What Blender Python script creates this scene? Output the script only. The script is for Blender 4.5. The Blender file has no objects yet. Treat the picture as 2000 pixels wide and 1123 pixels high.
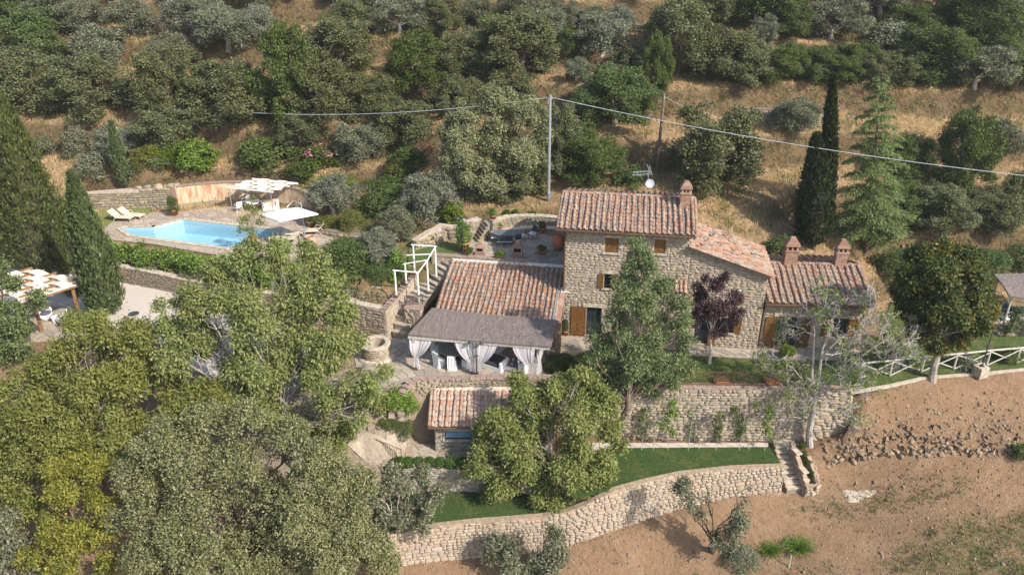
import bpy, math, random
import numpy as np
from mathutils import Vector, Matrix, Quaternion

# ------------------------------------------------------------------ camera, sky, sun, exposure
SC = bpy.context.scene
COL = SC.collection
FOCAL = 1555.0                       # focal length in pixels of the 2000 px wide photograph
PITCH = math.radians(26.3)
CAMH = 25.0
cam_data = bpy.data.cameras.new('camera')
cam_data.sensor_fit = 'HORIZONTAL'
cam_data.sensor_width = 36.0
cam_data.lens = 36.0 * FOCAL / 2000.0
cam_data.clip_start = 0.5
cam_data.clip_end = 2000
cam = bpy.data.objects.new('camera', cam_data)
COL.objects.link(cam)
cam.location = (0, 0, CAMH)
cam.rotation_euler = (math.pi / 2 - PITCH, 0, 0)
SC.camera = cam

SUN_DIR = Vector((.77, -.64, .85)).normalized()     # towards the sun
SUN_EL = math.asin(SUN_DIR.z)
SUN_AZ = math.atan2(SUN_DIR.x, SUN_DIR.y)
world = bpy.data.worlds.new('World')
SC.world = world
world.use_nodes = True
wn = world.node_tree
bg = wn.nodes['Background']
sky = wn.nodes.new('ShaderNodeTexSky')
sky.sky_type = 'NISHITA'
sky.sun_disc = False
sky.sun_elevation = SUN_EL
sky.sun_rotation = SUN_AZ
sky.altitude = 300
sky.air_density = 1.1
sky.dust_density = 2.2
sky.ozone_density = 1.0
wn.links.new(sky.outputs[0], bg.inputs['Color'])
bg.inputs['Strength'].default_value = 0.15
sun_data = bpy.data.lights.new('sun', 'SUN')
sun_data.energy = 4.1
sun_data.angle = math.radians(0.6)
sun_data.color = (1.0, 0.925, 0.83)
sun = bpy.data.objects.new('sun', sun_data)
COL.objects.link(sun)
sun.rotation_euler = SUN_DIR.to_track_quat('Z', 'Y').to_euler()
sun.location = SUN_DIR * 120
SC.view_settings.view_transform = 'Standard'
SC.view_settings.look = 'None'
SC.view_settings.gamma = 1.0
SC.view_settings.exposure = 0.76
SC.view_settings.use_curve_mapping = False
SC.cycles.max_bounces = 6
SC.cycles.diffuse_bounces = 3
SC.cycles.glossy_bounces = 2
SC.cycles.transmission_bounces = 4
SC.cycles.transparent_max_bounces = 4
SC.cycles.caustics_reflective = False
SC.cycles.caustics_refractive = False

# ------------------------------------------------------------------ survey helpers: where a sight line meets a level or a plane
_F = np.array([0, math.cos(PITCH), -math.sin(PITCH)])
_U = np.array([0, math.sin(PITCH), math.cos(PITCH)])
_R = np.array([1.0, 0, 0])
_C = np.array([0, 0, CAMH])
def ray(px, py): return _F + (px - 1000) / FOCAL * _R + (561.5 - py) / FOCAL * _U
def P(px, py, z):
    r = ray(px, py); return Vector(_C + r * ((z - CAMH) / r[2]))
def PY(px, py, Y):
    r = ray(px, py); return Vector(_C + r * (Y / r[1]))
def ppm(p): return FOCAL / float(np.dot(np.array(p) - _C, _F))
RNG = np.random.default_rng(7)
random.seed(7)
def rr(a, b): return random.uniform(a, b)

# ------------------------------------------------------------------ object helpers
def tag(o, label=None, cat=None, group=None, kind=None):
    if label: o['label'] = label
    if cat: o['category'] = cat
    if group: o['group'] = group
    if kind: o['kind'] = kind
    return o
def thing(name, label, cat, loc=(0, 0, 0), rz=0.0, group=None, scale=None):
    o = bpy.data.objects.new(name, None)
    o.empty_display_size = 0.3
    COL.objects.link(o)
    o.location = loc
    o.rotation_euler = (0, 0, rz)
    if scale: o.scale = scale
    return tag(o, label, cat, group)
def link_mesh(name, me, parent=None, M=None, label=None):
    o = bpy.data.objects.new(name, me)
    COL.objects.link(o)
    if parent is not None: o.parent = parent
    if M is not None: o.matrix_local = M
    if label: o['label'] = label
    return o
def copy_tree(o, parent=None):
    c = o.copy(); COL.objects.link(c)
    if parent is not None: c.parent = parent
    for ch in list(o.children): copy_tree(ch, c)
    return c
def np_mesh(name, V, F, mat=None, smooth=False):
    """V (n,3), F (m,k) arrays -> mesh, fast."""
    V = np.asarray(V, dtype=np.float32); F = np.asarray(F, dtype=np.int32)
    me = bpy.data.meshes.new(name)
    m, k = F.shape
    me.vertices.add(len(V)); me.vertices.foreach_set('co', V.ravel())
    me.loops.add(m * k); me.loops.foreach_set('vertex_index', F.ravel())
    me.polygons.add(m); me.polygons.foreach_set('loop_start', np.arange(0, m * k, k, dtype=np.int32))
    if smooth: me.polygons.foreach_set('use_smooth', np.ones(m, dtype=bool))
    me.update(calc_edges=True)
    if mat: me.materials.append(mat)
    return me

class MB:
    def __init__(s): s.v = []; s.f = []
    def add(s, vs, fs):
        b = len(s.v); s.v.extend([tuple(v) for v in vs]); s.f.extend([tuple(b + i for i in f) for f in fs]); return s
    def box(s, c, d, rz=0.0, rx=0.0, ry=0.0, top=1.0):
        R = Matrix.Rotation(rz, 3, 'Z') @ Matrix.Rotation(ry, 3, 'Y') @ Matrix.Rotation(rx, 3, 'X')
        vs = []
        for z in (-.5, .5):
            k = top if z > 0 else 1.0
            for x, y in ((-.5, -.5), (.5, -.5), (.5, .5), (-.5, .5)):
                vs.append(Vector(c) + R @ Vector((x * d[0] * k, y * d[1] * k, z * d[2])))
        return s.add(vs, [(3, 2, 1, 0), (4, 5, 6, 7), (0, 1, 5, 4), (1, 2, 6, 5), (2, 3, 7, 6), (3, 0, 4, 7)])
    def bar(s, p, q, w, h=None, up=(0, 0, 1)):
        p = Vector(p); q = Vector(q); h = h or w
        d = (q - p).normalized(); u = Vector(up)
        if abs(d.dot(u)) > .98: u = Vector((0, 1, 0))
        x = d.cross(u).normalized(); y = x.cross(d).normalized()
        vs = []
        for e in (p, q):
            for a, b in ((-1, -1), (1, -1), (1, 1), (-1, 1)): vs.append(e + x * a * w / 2 + y * b * h / 2)
        return s.add(vs, [(3, 2, 1, 0), (4, 5, 6, 7), (0, 1, 5, 4), (1, 2, 6, 5), (2, 3, 7, 6), (3, 0, 4, 7)])
    def tube(s, pts, rads, n=6, cap=True):
        pts = [Vector(p) for p in pts]
        if not isinstance(rads, (list, tuple)): rads = [rads] * len(pts)
        b = len(s.v); k = len(pts)
        for i, p in enumerate(pts):
            d = (pts[min(i + 1, k - 1)] - pts[max(i - 1, 0)])
            d = d.normalized() if d.length > 1e-6 else Vector((0, 0, 1))
            u = Vector((1, 0, 0)) if abs(d.x) < .7 else Vector((0, 1, 0))
            x = d.cross(u).normalized(); y = d.cross(x)
            for j in range(n):
                a = 2 * math.pi * j / n
                s.v.append(tuple(p + (x * math.cos(a) + y * math.sin(a)) * rads[i]))
        for i in range(k - 1):
            for j in range(n):
                j2 = (j + 1) % n
                s.f.append((b + i * n + j, b + i * n + j2, b + (i + 1) * n + j2, b + (i + 1) * n + j))
        if cap:
            s.f.append(tuple(b + j for j in reversed(range(n)))); s.f.append(tuple(b + (k - 1) * n + j for j in range(n)))
        return s
    def lathe(s, prof, c=(0, 0, 0), n=14, cap_top=True, cap_bot=True):
        b = len(s.v); k = len(prof)
        for r, z in prof:
            for j in range(n):
                a = 2 * math.pi * j / n
                s.v.append((c[0] + r * math.cos(a), c[1] + r * math.sin(a), c[2] + z))
        for i in range(k - 1):
            for j in range(n):
                j2 = (j + 1) % n
                s.f.append((b + i * n + j, b + i * n + j2, b + (i + 1) * n + j2, b + (i + 1) * n + j))
        if cap_bot: s.f.append(tuple(b + j for j in reversed(range(n))))
        if cap_top: s.f.append(tuple(b + (k - 1) * n + j for j in range(n)))
        return s
    def prism(s, poly, z0, z1):
        n = len(poly)
        if sum(poly[i][0] * poly[(i + 1) % n][1] - poly[(i + 1) % n][0] * poly[i][1] for i in range(n)) < 0: poly = poly[::-1]
        zb = z0 if callable(z0) else (lambda x, y: z0)
        zt = z1 if callable(z1) else (lambda x, y: z1)
        vs = [(x, y, zb(x, y)) for x, y in poly] + [(x, y, zt(x, y)) for x, y in poly]
        fs = [tuple(reversed(range(n))), tuple(range(n, 2 * n))] + [(i, (i + 1) % n, n + (i + 1) % n, n + i) for i in range(n)]
        return s.add(vs, fs)
    def grid(s, fn, nu, nv):
        """fn(a,b) a,b in 0..1 -> point"""
        b = len(s.v)
        for i in range(nu + 1):
            for j in range(nv + 1): s.v.append(tuple(fn(i / nu, j / nv)))
        for i in range(nu):
            for j in range(nv):
                q = b + i * (nv + 1) + j
                s.f.append((q, q + nv + 1, q + nv + 2, q + 1))
        return s
    def mesh(s, name, mat, smooth=False):
        me = bpy.data.meshes.new(name); me.from_pydata(s.v, [], s.f)
        if smooth: me.polygons.foreach_set('use_smooth', [True] * len(me.polygons))
        me.materials.append(mat); me.update(); return me
    def build(s, name, mat, parent=None, smooth=False, label=None):
        return link_mesh(name, s.mesh(name, mat, smooth), parent, None, label)

# ------------------------------------------------------------------ materials
class G:
    def __init__(s, name):
        s.m = bpy.data.materials.new(name); s.m.use_nodes = True
        s.nt = s.m.node_tree; s.nt.nodes.clear()
        s.out = s.nt.nodes.new('ShaderNodeOutputMaterial')
    def n(s, t, **kw):
        nd = s.nt.nodes.new('ShaderNode' + t)
        for k, v in kw.items():
            k2 = k.replace('_', ' ')
            if k2 in nd.inputs: s.set(nd.inputs[k2], v)
            else: setattr(nd, k, v)
        return nd
    def set(s, sock, v):
        if isinstance(v, bpy.types.NodeSocket): s.nt.links.new(v, sock)
        else:
            if sock.type == 'RGBA' and len(v) == 3: v = (*v, 1)
            sock.default_value = v
    def math(s, op, a, b=0.0, clamp=False):
        nd = s.nt.nodes.new('ShaderNodeMath'); nd.operation = op; nd.use_clamp = clamp
        s.set(nd.inputs[0], a); s.set(nd.inputs[1], b); return nd.outputs[0]
    def mix(s, fac, a, b, blend='MIX'):
        nd = s.nt.nodes.new('ShaderNodeMix'); nd.data_type = 'RGBA'; nd.blend_type = blend
        s.set(nd.inputs[0], fac); s.set(nd.inputs[6], a); s.set(nd.inputs[7], b); return nd.outputs[2]
    def ramp(s, fac, stops, interp='LINEAR'):
        nd = s.nt.nodes.new('ShaderNodeValToRGB'); cr = nd.color_ramp; cr.interpolation = interp
        while len(cr.elements) < len(stops): cr.elements.new(0.5)
        for e, (p, c) in zip(cr.elements, stops):
            e.position = p; e.color = (*c, 1) if len(c) == 3 else c
        s.set(nd.inputs[0], fac); return nd.outputs[0]
    def coord(s, kind='Object'): return s.n('TexCoord').outputs[kind]
    def wpos(s): return s.n('NewGeometry').outputs['Position']
    def noise(s, scale, detail=4, rough=.55, vec=None, out='Fac'):
        nd = s.n('TexNoise', Scale=scale, Detail=detail, Roughness=rough)
        s.set(nd.inputs['Vector'], vec if vec is not None else s.wpos()); return nd.outputs[out]
    def rand(s):
        a = s.n('ObjectInfo').outputs['Random']; b = s.n('NewGeometry').outputs['Random Per Island']
        return s.math('FRACT', s.math('ADD', a, b))
    def bump(s, h, strength=.3, dist=.02):
        nd = s.n('Bump', Strength=strength, Distance=dist, Height=h); return nd.outputs[0]
    def pbr(s, col, rough=.8, normal=None, spec=.3, metal=0.0, **kw):
        b = s.nt.nodes.new('ShaderNodeBsdfPrincipled')
        s.set(b.inputs['Base Color'], col); s.set(b.inputs['Roughness'], rough)
        s.set(b.inputs['Specular IOR Level'], spec); s.set(b.inputs['Metallic'], metal)
        if normal is not None: s.set(b.inputs['Normal'], normal)
        for k, v in kw.items(): s.set(b.inputs[k.replace('_', ' ')], v)
        s.nt.links.new(b.outputs[0], s.out.inputs[0]); return s.m

def m_plain(name, col, rough=.7, var=.25, scale=8.0, spec=.3, metal=0.0, bump=.15):
    g = G(name)
    f = g.noise(scale, 5)
    dark = tuple(c * (1 - var) for c in col); lite = tuple(min(1, c * (1 + var)) for c in col)
    c = g.ramp(f, [(.3, dark), (.7, lite)])
    return g.pbr(c, rough, g.bump(g.noise(scale * 6, 3), bump, .01), spec, metal)
def m_stone(name, cols, mortar_like=False, lichen=.25, bright=1.0):
    g = G(name)
    r = g.rand()
    k = len(cols)
    base = g.ramp(r, [(i / k, tuple(c * bright for c in cc)) for i, cc in enumerate(cols)], 'CONSTANT')
    n1 = g.noise(9, 6, .65)
    base = g.mix(g.ramp(n1, [(.35, (0, 0, 0)), (.75, (1, 1, 1))]), base, g.mix(.55, base, (.16, .13, .10)))
    n2 = g.noise(2.2, 5, .6)
    base = g.mix(g.math('MULTIPLY', g.ramp(n2, [(.52, (0, 0, 0)), (.68, (1, 1, 1))]), lichen), base, (.20, .19, .15))
    return g.pbr(base, .9, g.bump(g.noise(28, 5), .55, .02), .15)
def m_tile(name, hue=0.0, lichen=.6, bright=1.0, orange=.25):
    g = G(name)
    r = g.rand()
    k = bright
    c = g.ramp(r, [(0, (.32 * k, .14 * k, .08 * k)), (.12, (.36 * k, .20 * k, .13 * k)), (.3, (.27 * k, .165 * k, .12 * k)), (.45, (.33 * k, .245 * k, .19 * k)),
                   (.62, (.20 * k, .15 * k, .12 * k)), (.76, (.36 * k, .27 * k, .21 * k)), (.9, (.30 * k, .12 * k, .065 * k))], 'CONSTANT')
    p = g.wpos()
    l1 = g.ramp(g.noise(8.5, 7, .72, p), [(.43, (0, 0, 0)), (.57, (1, 1, 1))])
    c = g.mix(g.math('MULTIPLY', l1, lichen), c, (.30 * k, .245 * k, .19 * k))
    l2 = g.ramp(g.noise(9.0, 6, .75, p), [(.51, (0, 0, 0)), (.63, (1, 1, 1))])
    c = g.mix(g.math('MULTIPLY', l2, lichen), c, (.085, .072, .058))
    l3 = g.ramp(g.noise(1.6, 4, .7, p), [(.55, (0, 0, 0)), (.68, (1, 1, 1))])
    l3 = g.math('MULTIPLY', l3, g.ramp(g.noise(14, 4, .7, p), [(.45, (0, 0, 0)), (.6, (1, 1, 1))]))
    c = g.mix(g.math('MULTIPLY', l3, orange * 2.2), c, (.46, .22, .03))
    return g.pbr(c, .88, g.bump(g.noise(40, 4, .6, p), .4, .01), .2)
def m_leaf(name, cols, trans=.3, spec=.2, rough=.5, patch=None, patch_amt=.5, patch_scale=.9, tint=None):
    """Leaf colours spread over the leaves one by one, with slow drifts over the crown and between trees."""
    g = G(name)
    ri = g.n('NewGeometry').outputs['Random Per Island']
    ro = g.n('ObjectInfo').outputs['Random']
    k = len(cols); mean = [sum(cc[j] for cc in cols) / k for j in range(3)]
    c = g.ramp(ri, [(i / max(1, k - 1), tuple(1.34 * (mean[j] + (cc[j] - mean[j]) * .62) for j in range(3))) for i, cc in enumerate(cols)])
    if patch is not None:
        f = g.ramp(g.noise(patch_scale, 3, .5), [(.5, (0, 0, 0)), (.66, (1, 1, 1))])
        c = g.mix(g.math('MULTIPLY', f, patch_amt), c, patch)
    hsv = g.n('HueSaturation', Hue=g.math('ADD', .502, g.math('MULTIPLY', ro, .018)),
              Value=g.math('ADD', g.math('ADD', .68, g.math('MULTIPLY', g.noise(1.3, 3, .6), .44)), g.math('MULTIPLY', ro, .25)), Saturation=g.math('SUBTRACT', 1.06, g.math('MULTIPLY', ro, .16)), Color=c)
    c = hsv.outputs[0]
    b = g.nt.nodes.new('ShaderNodeBsdfPrincipled')
    g.set(b.inputs['Base Color'], c); b.inputs['Roughness'].default_value = rough
    b.inputs['Specular IOR Level'].default_value = spec
    t = g.n('BsdfTranslucent', Color=g.mix(1.0, c, (1.0, 1.05, .45), 'MULTIPLY'))
    mx = g.n('MixShader', Fac=trans)
    g.nt.links.new(b.outputs[0], mx.inputs[1]); g.nt.links.new(t.outputs[0], mx.inputs[2])
    g.nt.links.new(mx.outputs[0], g.out.inputs[0])
    return g.m

MAT = {}
STONE_COLS = [(0.401, 0.327, 0.242), (0.356, 0.288, 0.216), (0.427, 0.343, 0.248), (0.336, 0.281, 0.226), (0.408, 0.314, 0.209), (0.375, 0.317, 0.255), (0.304, 0.248, 0.193), (0.447, 0.372, 0.287)]
MAT['stone'] = m_stone('house_stone', STONE_COLS, lichen=.15)
MAT['stone_old'] = m_stone('old_wall_stone', [(.33, .27, .18), (.28, .22, .15), (.36, .29, .19), (.24, .21, .16), (.30, .26, .2)], lichen=.5)
MAT['stone_new'] = m_stone('new_wall_stone', [(.41, .335, .26), (.375, .30, .228), (.435, .36, .285), (.35, .28, .21), (.40, .31, .22), (.35, .295, .238)], lichen=.0)
MAT['stone_pale'] = m_stone('pale_wall_stone', [(.40, .335, .255), (.35, .29, .22), (.43, .365, .28), (.32, .275, .22), (.385, .305, .21), (.29, .25, .195)], lichen=.3)
MAT['stone_grey'] = m_stone('grey_stone', [(.34, .31, .26), (.27, .25, .22), (.38, .35, .3), (.22, .2, .17), (.33, .27, .2)], lichen=.3)
MAT['mortar'] = m_plain('mortar', (.40, .34, .265), .95, .3, 5, .1)
MAT['mortar_dark'] = m_plain('dark_mortar', (.19, .16, .12), .95, .3, 5, .1)
MAT['mortar_new'] = m_plain('dry_joint', (.30, .23, .165), .95, .3, 5, .1)
MAT['cap'] = m_plain('stone_cap', (.42, .36, .28), .9, .3, 4, .15, bump=.4)
MAT['cap_brick'] = m_plain('brick_cap', (.27, .20, .16), .9, .35, 6, .15, bump=.4)
MAT['tile'] = m_tile('roof_tile', lichen=.55, bright=.94)
MAT['tile_low'] = m_tile('low_roof_tile', lichen=.55, orange=.5, bright=.95)
MAT['tile_new'] = m_tile('shed_tile', lichen=.4, bright=1.08, orange=.1)
MAT['pan'] = m_plain('pan_tile', (.27, .19, .145), .9, .4, 7, .15)
MAT['pan_new'] = m_plain('shed_pan', (.38, .28, .22), .9, .35, 7, .15)
MAT['plaster'] = m_plain('white_flashing', (.62, .60, .56), .9, .2, 6, .15)
MAT['wood'] = m_plain('shutter_wood', (.155, .074, .02), .55, .3, 5, .35)
MAT['wood_dark'] = m_plain('dark_wood', (.10, .055, .03), .6, .3, 6, .3)
MAT['wood_beam'] = m_plain('beam_wood', (.23, .12, .055), .65, .3, 5, .3)
MAT['wood_grey'] = m_plain('weathered_wood', (.42, .39, .34), .85, .3, 9, .2)
MAT['wood_white'] = m_plain('white_painted_wood', (.72, .70, .66), .7, .15, 12, .3)
MAT['rust'] = m_plain('rusty_iron', (.13, .065, .035), .75, .35, 14, .3)
MAT['iron'] = m_plain('dark_iron', (.045, .045, .05), .5, .2, 14, .4)
MAT['steel'] = m_plain('galvanised_steel', (.42, .45, .47), .45, .1, 14, .5, .6)
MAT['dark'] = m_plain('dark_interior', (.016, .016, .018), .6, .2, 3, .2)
MAT['terracotta'] = m_plain('terracotta', (.42, .17, .08), .85, .25, 9, .2)
MAT['terracotta_old'] = m_plain('old_terracotta', (.42, .27, .20), .9, .3, 9, .2)
MAT['white'] = m_plain('white_fabric', (.70, .70, .69), .8, .04, 5, .2)
MAT['white_plastic'] = m_plain('white_plastic', (.78, .78, .77), .35, .03, 5, .5)
MAT['cream'] = m_plain('cream_canvas', (.66, .58, .47), .85, .08, 5, .2)
MAT['beige'] = m_plain('beige_mesh', (.55, .47, .36), .8, .1, 20, .2)
MAT['violet'] = m_plain('violet_cushion', (.10, .09, .15), .85, .15, 9, .2)
MAT['charcoal'] = m_plain('charcoal_cushion', (.05, .045, .05), .85, .15, 9, .2)
MAT['tabletop'] = m_plain('table_top', (.20, .175, .155), .5, .15, 9, .35)
MAT['bluegrey'] = m_plain('blue_grey_metal', (.10, .13, .16), .4, .15, 9, .5)
MAT['brass'] = m_plain('yellow_fruit', (.5, .3, .02), .5, .1, 9, .3)
MAT['soil'] = m_plain('garden_soil', (.15, .095, .06), .95, .4, 5, .1, bump=.6)
MAT['bark'] = m_plain('bark', (.17, .13, .10), .9, .35, 9, .15, bump=.6)
MAT['bark_grey'] = m_plain('pale_bark', (.40, .36, .31), .9, .3, 9, .15, bump=.5)
MAT['bark_dark'] = m_plain('dark_bark', (.085, .065, .05), .9, .3, 9, .15, bump=.5)
MAT['kerb'] = m_plain('kerb_stone', (.40, .35, .28), .9, .2, 3, .15, bump=.4)
MAT['cable'] = m_plain('cable', (.42, .43, .45), .5, .05, 3, .3)
MAT['pole_wood'] = m_plain('pole_wood', (.17, .13, .10), .85, .25, 3, .2)

def m_brick():
    g = G('brick')
    c = g.ramp(g.rand(), [(0, (.34, .18, .125)), (.25, (.38, .22, .155)), (.5, (.29, .165, .12)), (.75, (.40, .27, .20))], 'CONSTANT')
    c = g.mix(g.ramp(g.noise(7, 5), [(.4, (0, 0, 0)), (.75, (.7, .7, .7))]), c, (.22, .17, .13))
    return g.pbr(c, .9, g.bump(g.noise(40, 4), .4, .01), .15)
MAT['brick'] = m_brick()
def m_glass():
    g = G('window_glass')
    return g.pbr((.02, .03, .04), .06, None, .8)
MAT['glass'] = m_glass()
MAT['glass_sky'] = m_plain('painted_sky_pane', (.17, .29, .42), .2, .2, 3, .6)  # sky reflection painted as a flat blue pane colour
def m_ground():
    g = G('ground_soil')
    p = g.wpos()
    at = g.n('Attribute', attribute_name='zone', attribute_type='GEOMETRY').outputs['Vector']
    sep = g.n('SeparateXYZ', Vector=at)
    hill, green, pale = sep.outputs[0], sep.outputs[1], sep.outputs[2]
    n1 = g.noise(.55, 8, .68, p); n2 = g.noise(3.2, 8, .7, p); n3 = g.noise(13, 6, .7, p)
    dirt = g.ramp(n2, [(.28, (.185, .115, .064)), (.5, (.28, .177, .102)), (.72, (.36, .24, .148))])
    dirt = g.mix(g.ramp(n1, [(.42, (0, 0, 0)), (.62, (.7, .7, .7))]), dirt, (.335, .22, .135))
    dirt = g.mix(g.ramp(g.noise(.23, 6, .7, p), [(.5, (0, 0, 0)), (.66, (.6, .6, .6))]), dirt, (.21, .14, .085))
    dry = g.ramp(n2, [(.28, (.255, .155, .08)), (.5, (.42, .275, .152)), (.7, (.52, .375, .23))])
    dry = g.mix(g.ramp(n1, [(.45, (0, 0, 0)), (.7, (1, 1, 1))]), dry, g.ramp(n3, [(.3, (.13, .10, .05)), (.7, (.27, .20, .10))]))
    c = g.mix(hill, dirt, dry)
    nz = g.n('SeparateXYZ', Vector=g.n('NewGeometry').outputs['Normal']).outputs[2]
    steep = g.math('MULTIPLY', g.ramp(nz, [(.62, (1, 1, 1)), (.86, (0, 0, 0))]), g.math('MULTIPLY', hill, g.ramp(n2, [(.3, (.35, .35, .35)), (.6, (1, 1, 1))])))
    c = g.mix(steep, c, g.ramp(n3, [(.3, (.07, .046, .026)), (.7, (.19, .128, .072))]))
    gr = g.ramp(n3, [(.3, (.05, .07, .02)), (.7, (.13, .14, .045))])
    gm = g.math('MULTIPLY', green, g.ramp(g.noise(1.1, 6, .7, p), [(.38, (0, 0, 0)), (.58, (1, 1, 1))]), True)
    c = g.mix(gm, c, gr)
    c = g.mix(g.math('MULTIPLY', pale, g.ramp(n2, [(.3, (.5, .5, .5)), (.6, (1, 1, 1))])), c, g.ramp(n3, [(.3, (.33, .27, .21)), (.7, (.48, .41, .33))]))
    sp = g.n('SeparateXYZ', Vector=p)
    dx = g.math('SUBTRACT', sp.outputs[0], 21.0); dy = g.math('SUBTRACT', sp.outputs[1], 43.0)
    rad = g.math('SQRT', g.math('ADD', g.math('MULTIPLY', dx, dx), g.math('MULTIPLY', dy, dy)))
    tv = g.n('CombineXYZ', X=g.math('MULTIPLY', rad, 2.3), Y=g.math('MULTIPLY', dx, .12), Z=0.0)
    tr = g.math('MULTIPLY', g.noise(1.0, 5, .65, tv.outputs[0]), g.math('SUBTRACT', 1.0, hill))
    c = g.mix(g.math('MULTIPLY', g.ramp(tr, [(.5, (0, 0, 0)), (.62, (1, 1, 1))]), .35), c, (.38, .265, .178))
    n4 = g.noise(38, 4, .7, p)
    c = g.mix(g.ramp(n4, [(.30, (.55, .55, .55)), (.48, (0, 0, 0))]), c, g.mix(.5, c, (.08, .05, .03)))  # shade of the small pits painted into the soil colour
    h = g.math('ADD', g.math('ADD', g.math('MULTIPLY', n3, .6), n2), g.math('ADD', g.math('MULTIPLY', n4, .3), g.math('MULTIPLY', tr, .7)))
    return g.pbr(c, .95, g.bump(h, 1.0, .19), .1)
MAT['ground'] = m_ground()
def m_lawn(name, a, b, dry=(.20, .16, .06), amt=.35):
    g = G(name); p = g.wpos()
    c = g.ramp(g.noise(18, 5, .7, p), [(.3, a), (.7, b)])
    c = g.mix(g.math('MULTIPLY', g.ramp(g.noise(1.1, 6, .65, p), [(.48, (0, 0, 0)), (.66, (1, 1, 1))]), amt), c, dry)
    return g.pbr(c, .9, g.bump(g.noise(45, 3, .6, p), .7, .03), .12)
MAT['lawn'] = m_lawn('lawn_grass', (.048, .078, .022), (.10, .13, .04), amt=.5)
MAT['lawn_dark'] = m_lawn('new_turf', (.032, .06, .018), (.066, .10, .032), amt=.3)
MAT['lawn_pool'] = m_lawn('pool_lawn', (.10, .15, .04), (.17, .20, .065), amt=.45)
def m_gravel():
    g = G('gravel'); p = g.wpos()
    c = g.ramp(g.noise(30, 5, .7, p), [(.3, (.38, .33, .28)), (.7, (.55, .49, .43))])
    c = g.mix(g.ramp(g.noise(.6, 4, .6, p), [(.4, (0, 0, 0)), (.65, (.5, .5, .5))]), c, (.50, .44, .38))
    return g.pbr(c, .95, g.bump(g.noise(60, 4, .7, p), .5, .02), .1)
MAT['gravel'] = m_gravel()
MAT['flag'] = m_stone('flagstone', [(.38, .33, .27), (.32, .28, .23), (.43, .38, .31), (.29, .26, .22), (.40, .34, .26)], lichen=.2)
MAT['flag_pool'] = m_stone('pool_flagstone', [(.42, .34, .27), (.36, .29, .23), (.46, .38, .30), (.34, .28, .23)], lichen=.15)
MAT['flag_pale'] = m_stone('pale_flagstone', [(.36, .30, .235), (.31, .255, .20), (.40, .34, .27), (.28, .235, .18)], lichen=.2)
MAT['flag_joint'] = m_plain('flag_joint', (.33, .28, .22), .95, .25, 6, .1)
def m_thatch():
    g = G('heather_thatch'); p = g.coord()
    mp = g.n('Mapping', Scale=(2.4, .22, .2)); g.set(mp.inputs['Vector'], p)
    n = g.noise(9, 6, .75, mp.outputs[0]); n2 = g.noise(22, 5, .7, p)
    c = g.ramp(g.math('ADD', g.math('MULTIPLY', n, .6), g.math('MULTIPLY', n2, .4)), [(.33, (.06, .05, .046)), (.5, (.165, .137, .125)), (.66, (.30, .255, .23))])
    return g.pbr(c, .95, g.bump(n, .2, .02), .1)
MAT['thatch'] = m_thatch()
def m_ochre():
    g = G('peeling_ochre_plaster'); p = g.wpos()
    st = g.n('Mapping', Scale=(1.0, 1.0, .28)); g.set(st.inputs['Vector'], p)
    n = g.noise(2.6, 8, .72, st.outputs[0]); n2 = g.noise(1.0, 5, .6, p)
    c = g.ramp(n, [(.34, (.36, .16, .085)), (.43, (.43, .26, .15)), (.50, (.53, .42, .28)), (.66, (.58, .50, .38))])
    c = g.mix(g.ramp(n2, [(.42, (0, 0, 0)), (.6, (1, 1, 1))]), c, g.ramp(n, [(.36, (.40, .20, .11)), (.47, (.51, .35, .22)), (.57, (.58, .49, .36))]))
    return g.pbr(c, .92, g.bump(n, .3, .01), .12)
MAT['ochre'] = m_ochre()
def m_pool_tile():
    g = G('pool_mosaic'); p = g.wpos()
    c = g.ramp(g.noise(30, 2, .5, p), [(.35, (.31, .49, .59)), (.65, (.43, .60, .68))])
    return g.pbr(c, .4, None, .4)
MAT['mosaic'] = m_pool_tile()
def m_water():
    g = G('pool_water'); p = g.wpos()
    n = g.bump(g.noise(2.2, 3, .5, p), .05, .05)
    t = g.n('BsdfTransparent', Color=(.86, .965, .99))
    gl = g.n('BsdfGlossy', Roughness=.03, Normal=n)
    fr = g.math('ADD', .03, g.math('MULTIPLY', g.math('POWER', g.n('LayerWeight', Blend=.5).outputs['Facing'], 5.0), .9))
    mx = g.n('MixShader', Fac=fr)
    g.nt.links.new(t.outputs[0], mx.inputs[1]); g.nt.links.new(gl.outputs[0], mx.inputs[2])
    g.nt.links.new(mx.outputs[0], g.out.inputs[0]); return g.m
MAT['water'] = m_water()
def m_sheer():
    g = G('sheer_curtain')
    d = g.n('BsdfDiffuse', Color=(.74, .70, .72)); t = g.n('BsdfTranslucent', Color=(.72, .68, .70))
    tr = g.n('BsdfTransparent')
    m1 = g.n('MixShader', Fac=.4); g.nt.links.new(d.outputs[0], m1.inputs[1]); g.nt.links.new(t.outputs[0], m1.inputs[2])
    m2 = g.n('MixShader', Fac=.14); g.nt.links.new(m1.outputs[0], m2.inputs[1]); g.nt.links.new(tr.outputs[0], m2.inputs[2])
    g.nt.links.new(m2.outputs[0], g.out.inputs[0]); return g.m
MAT['sheer'] = m_sheer()

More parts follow.
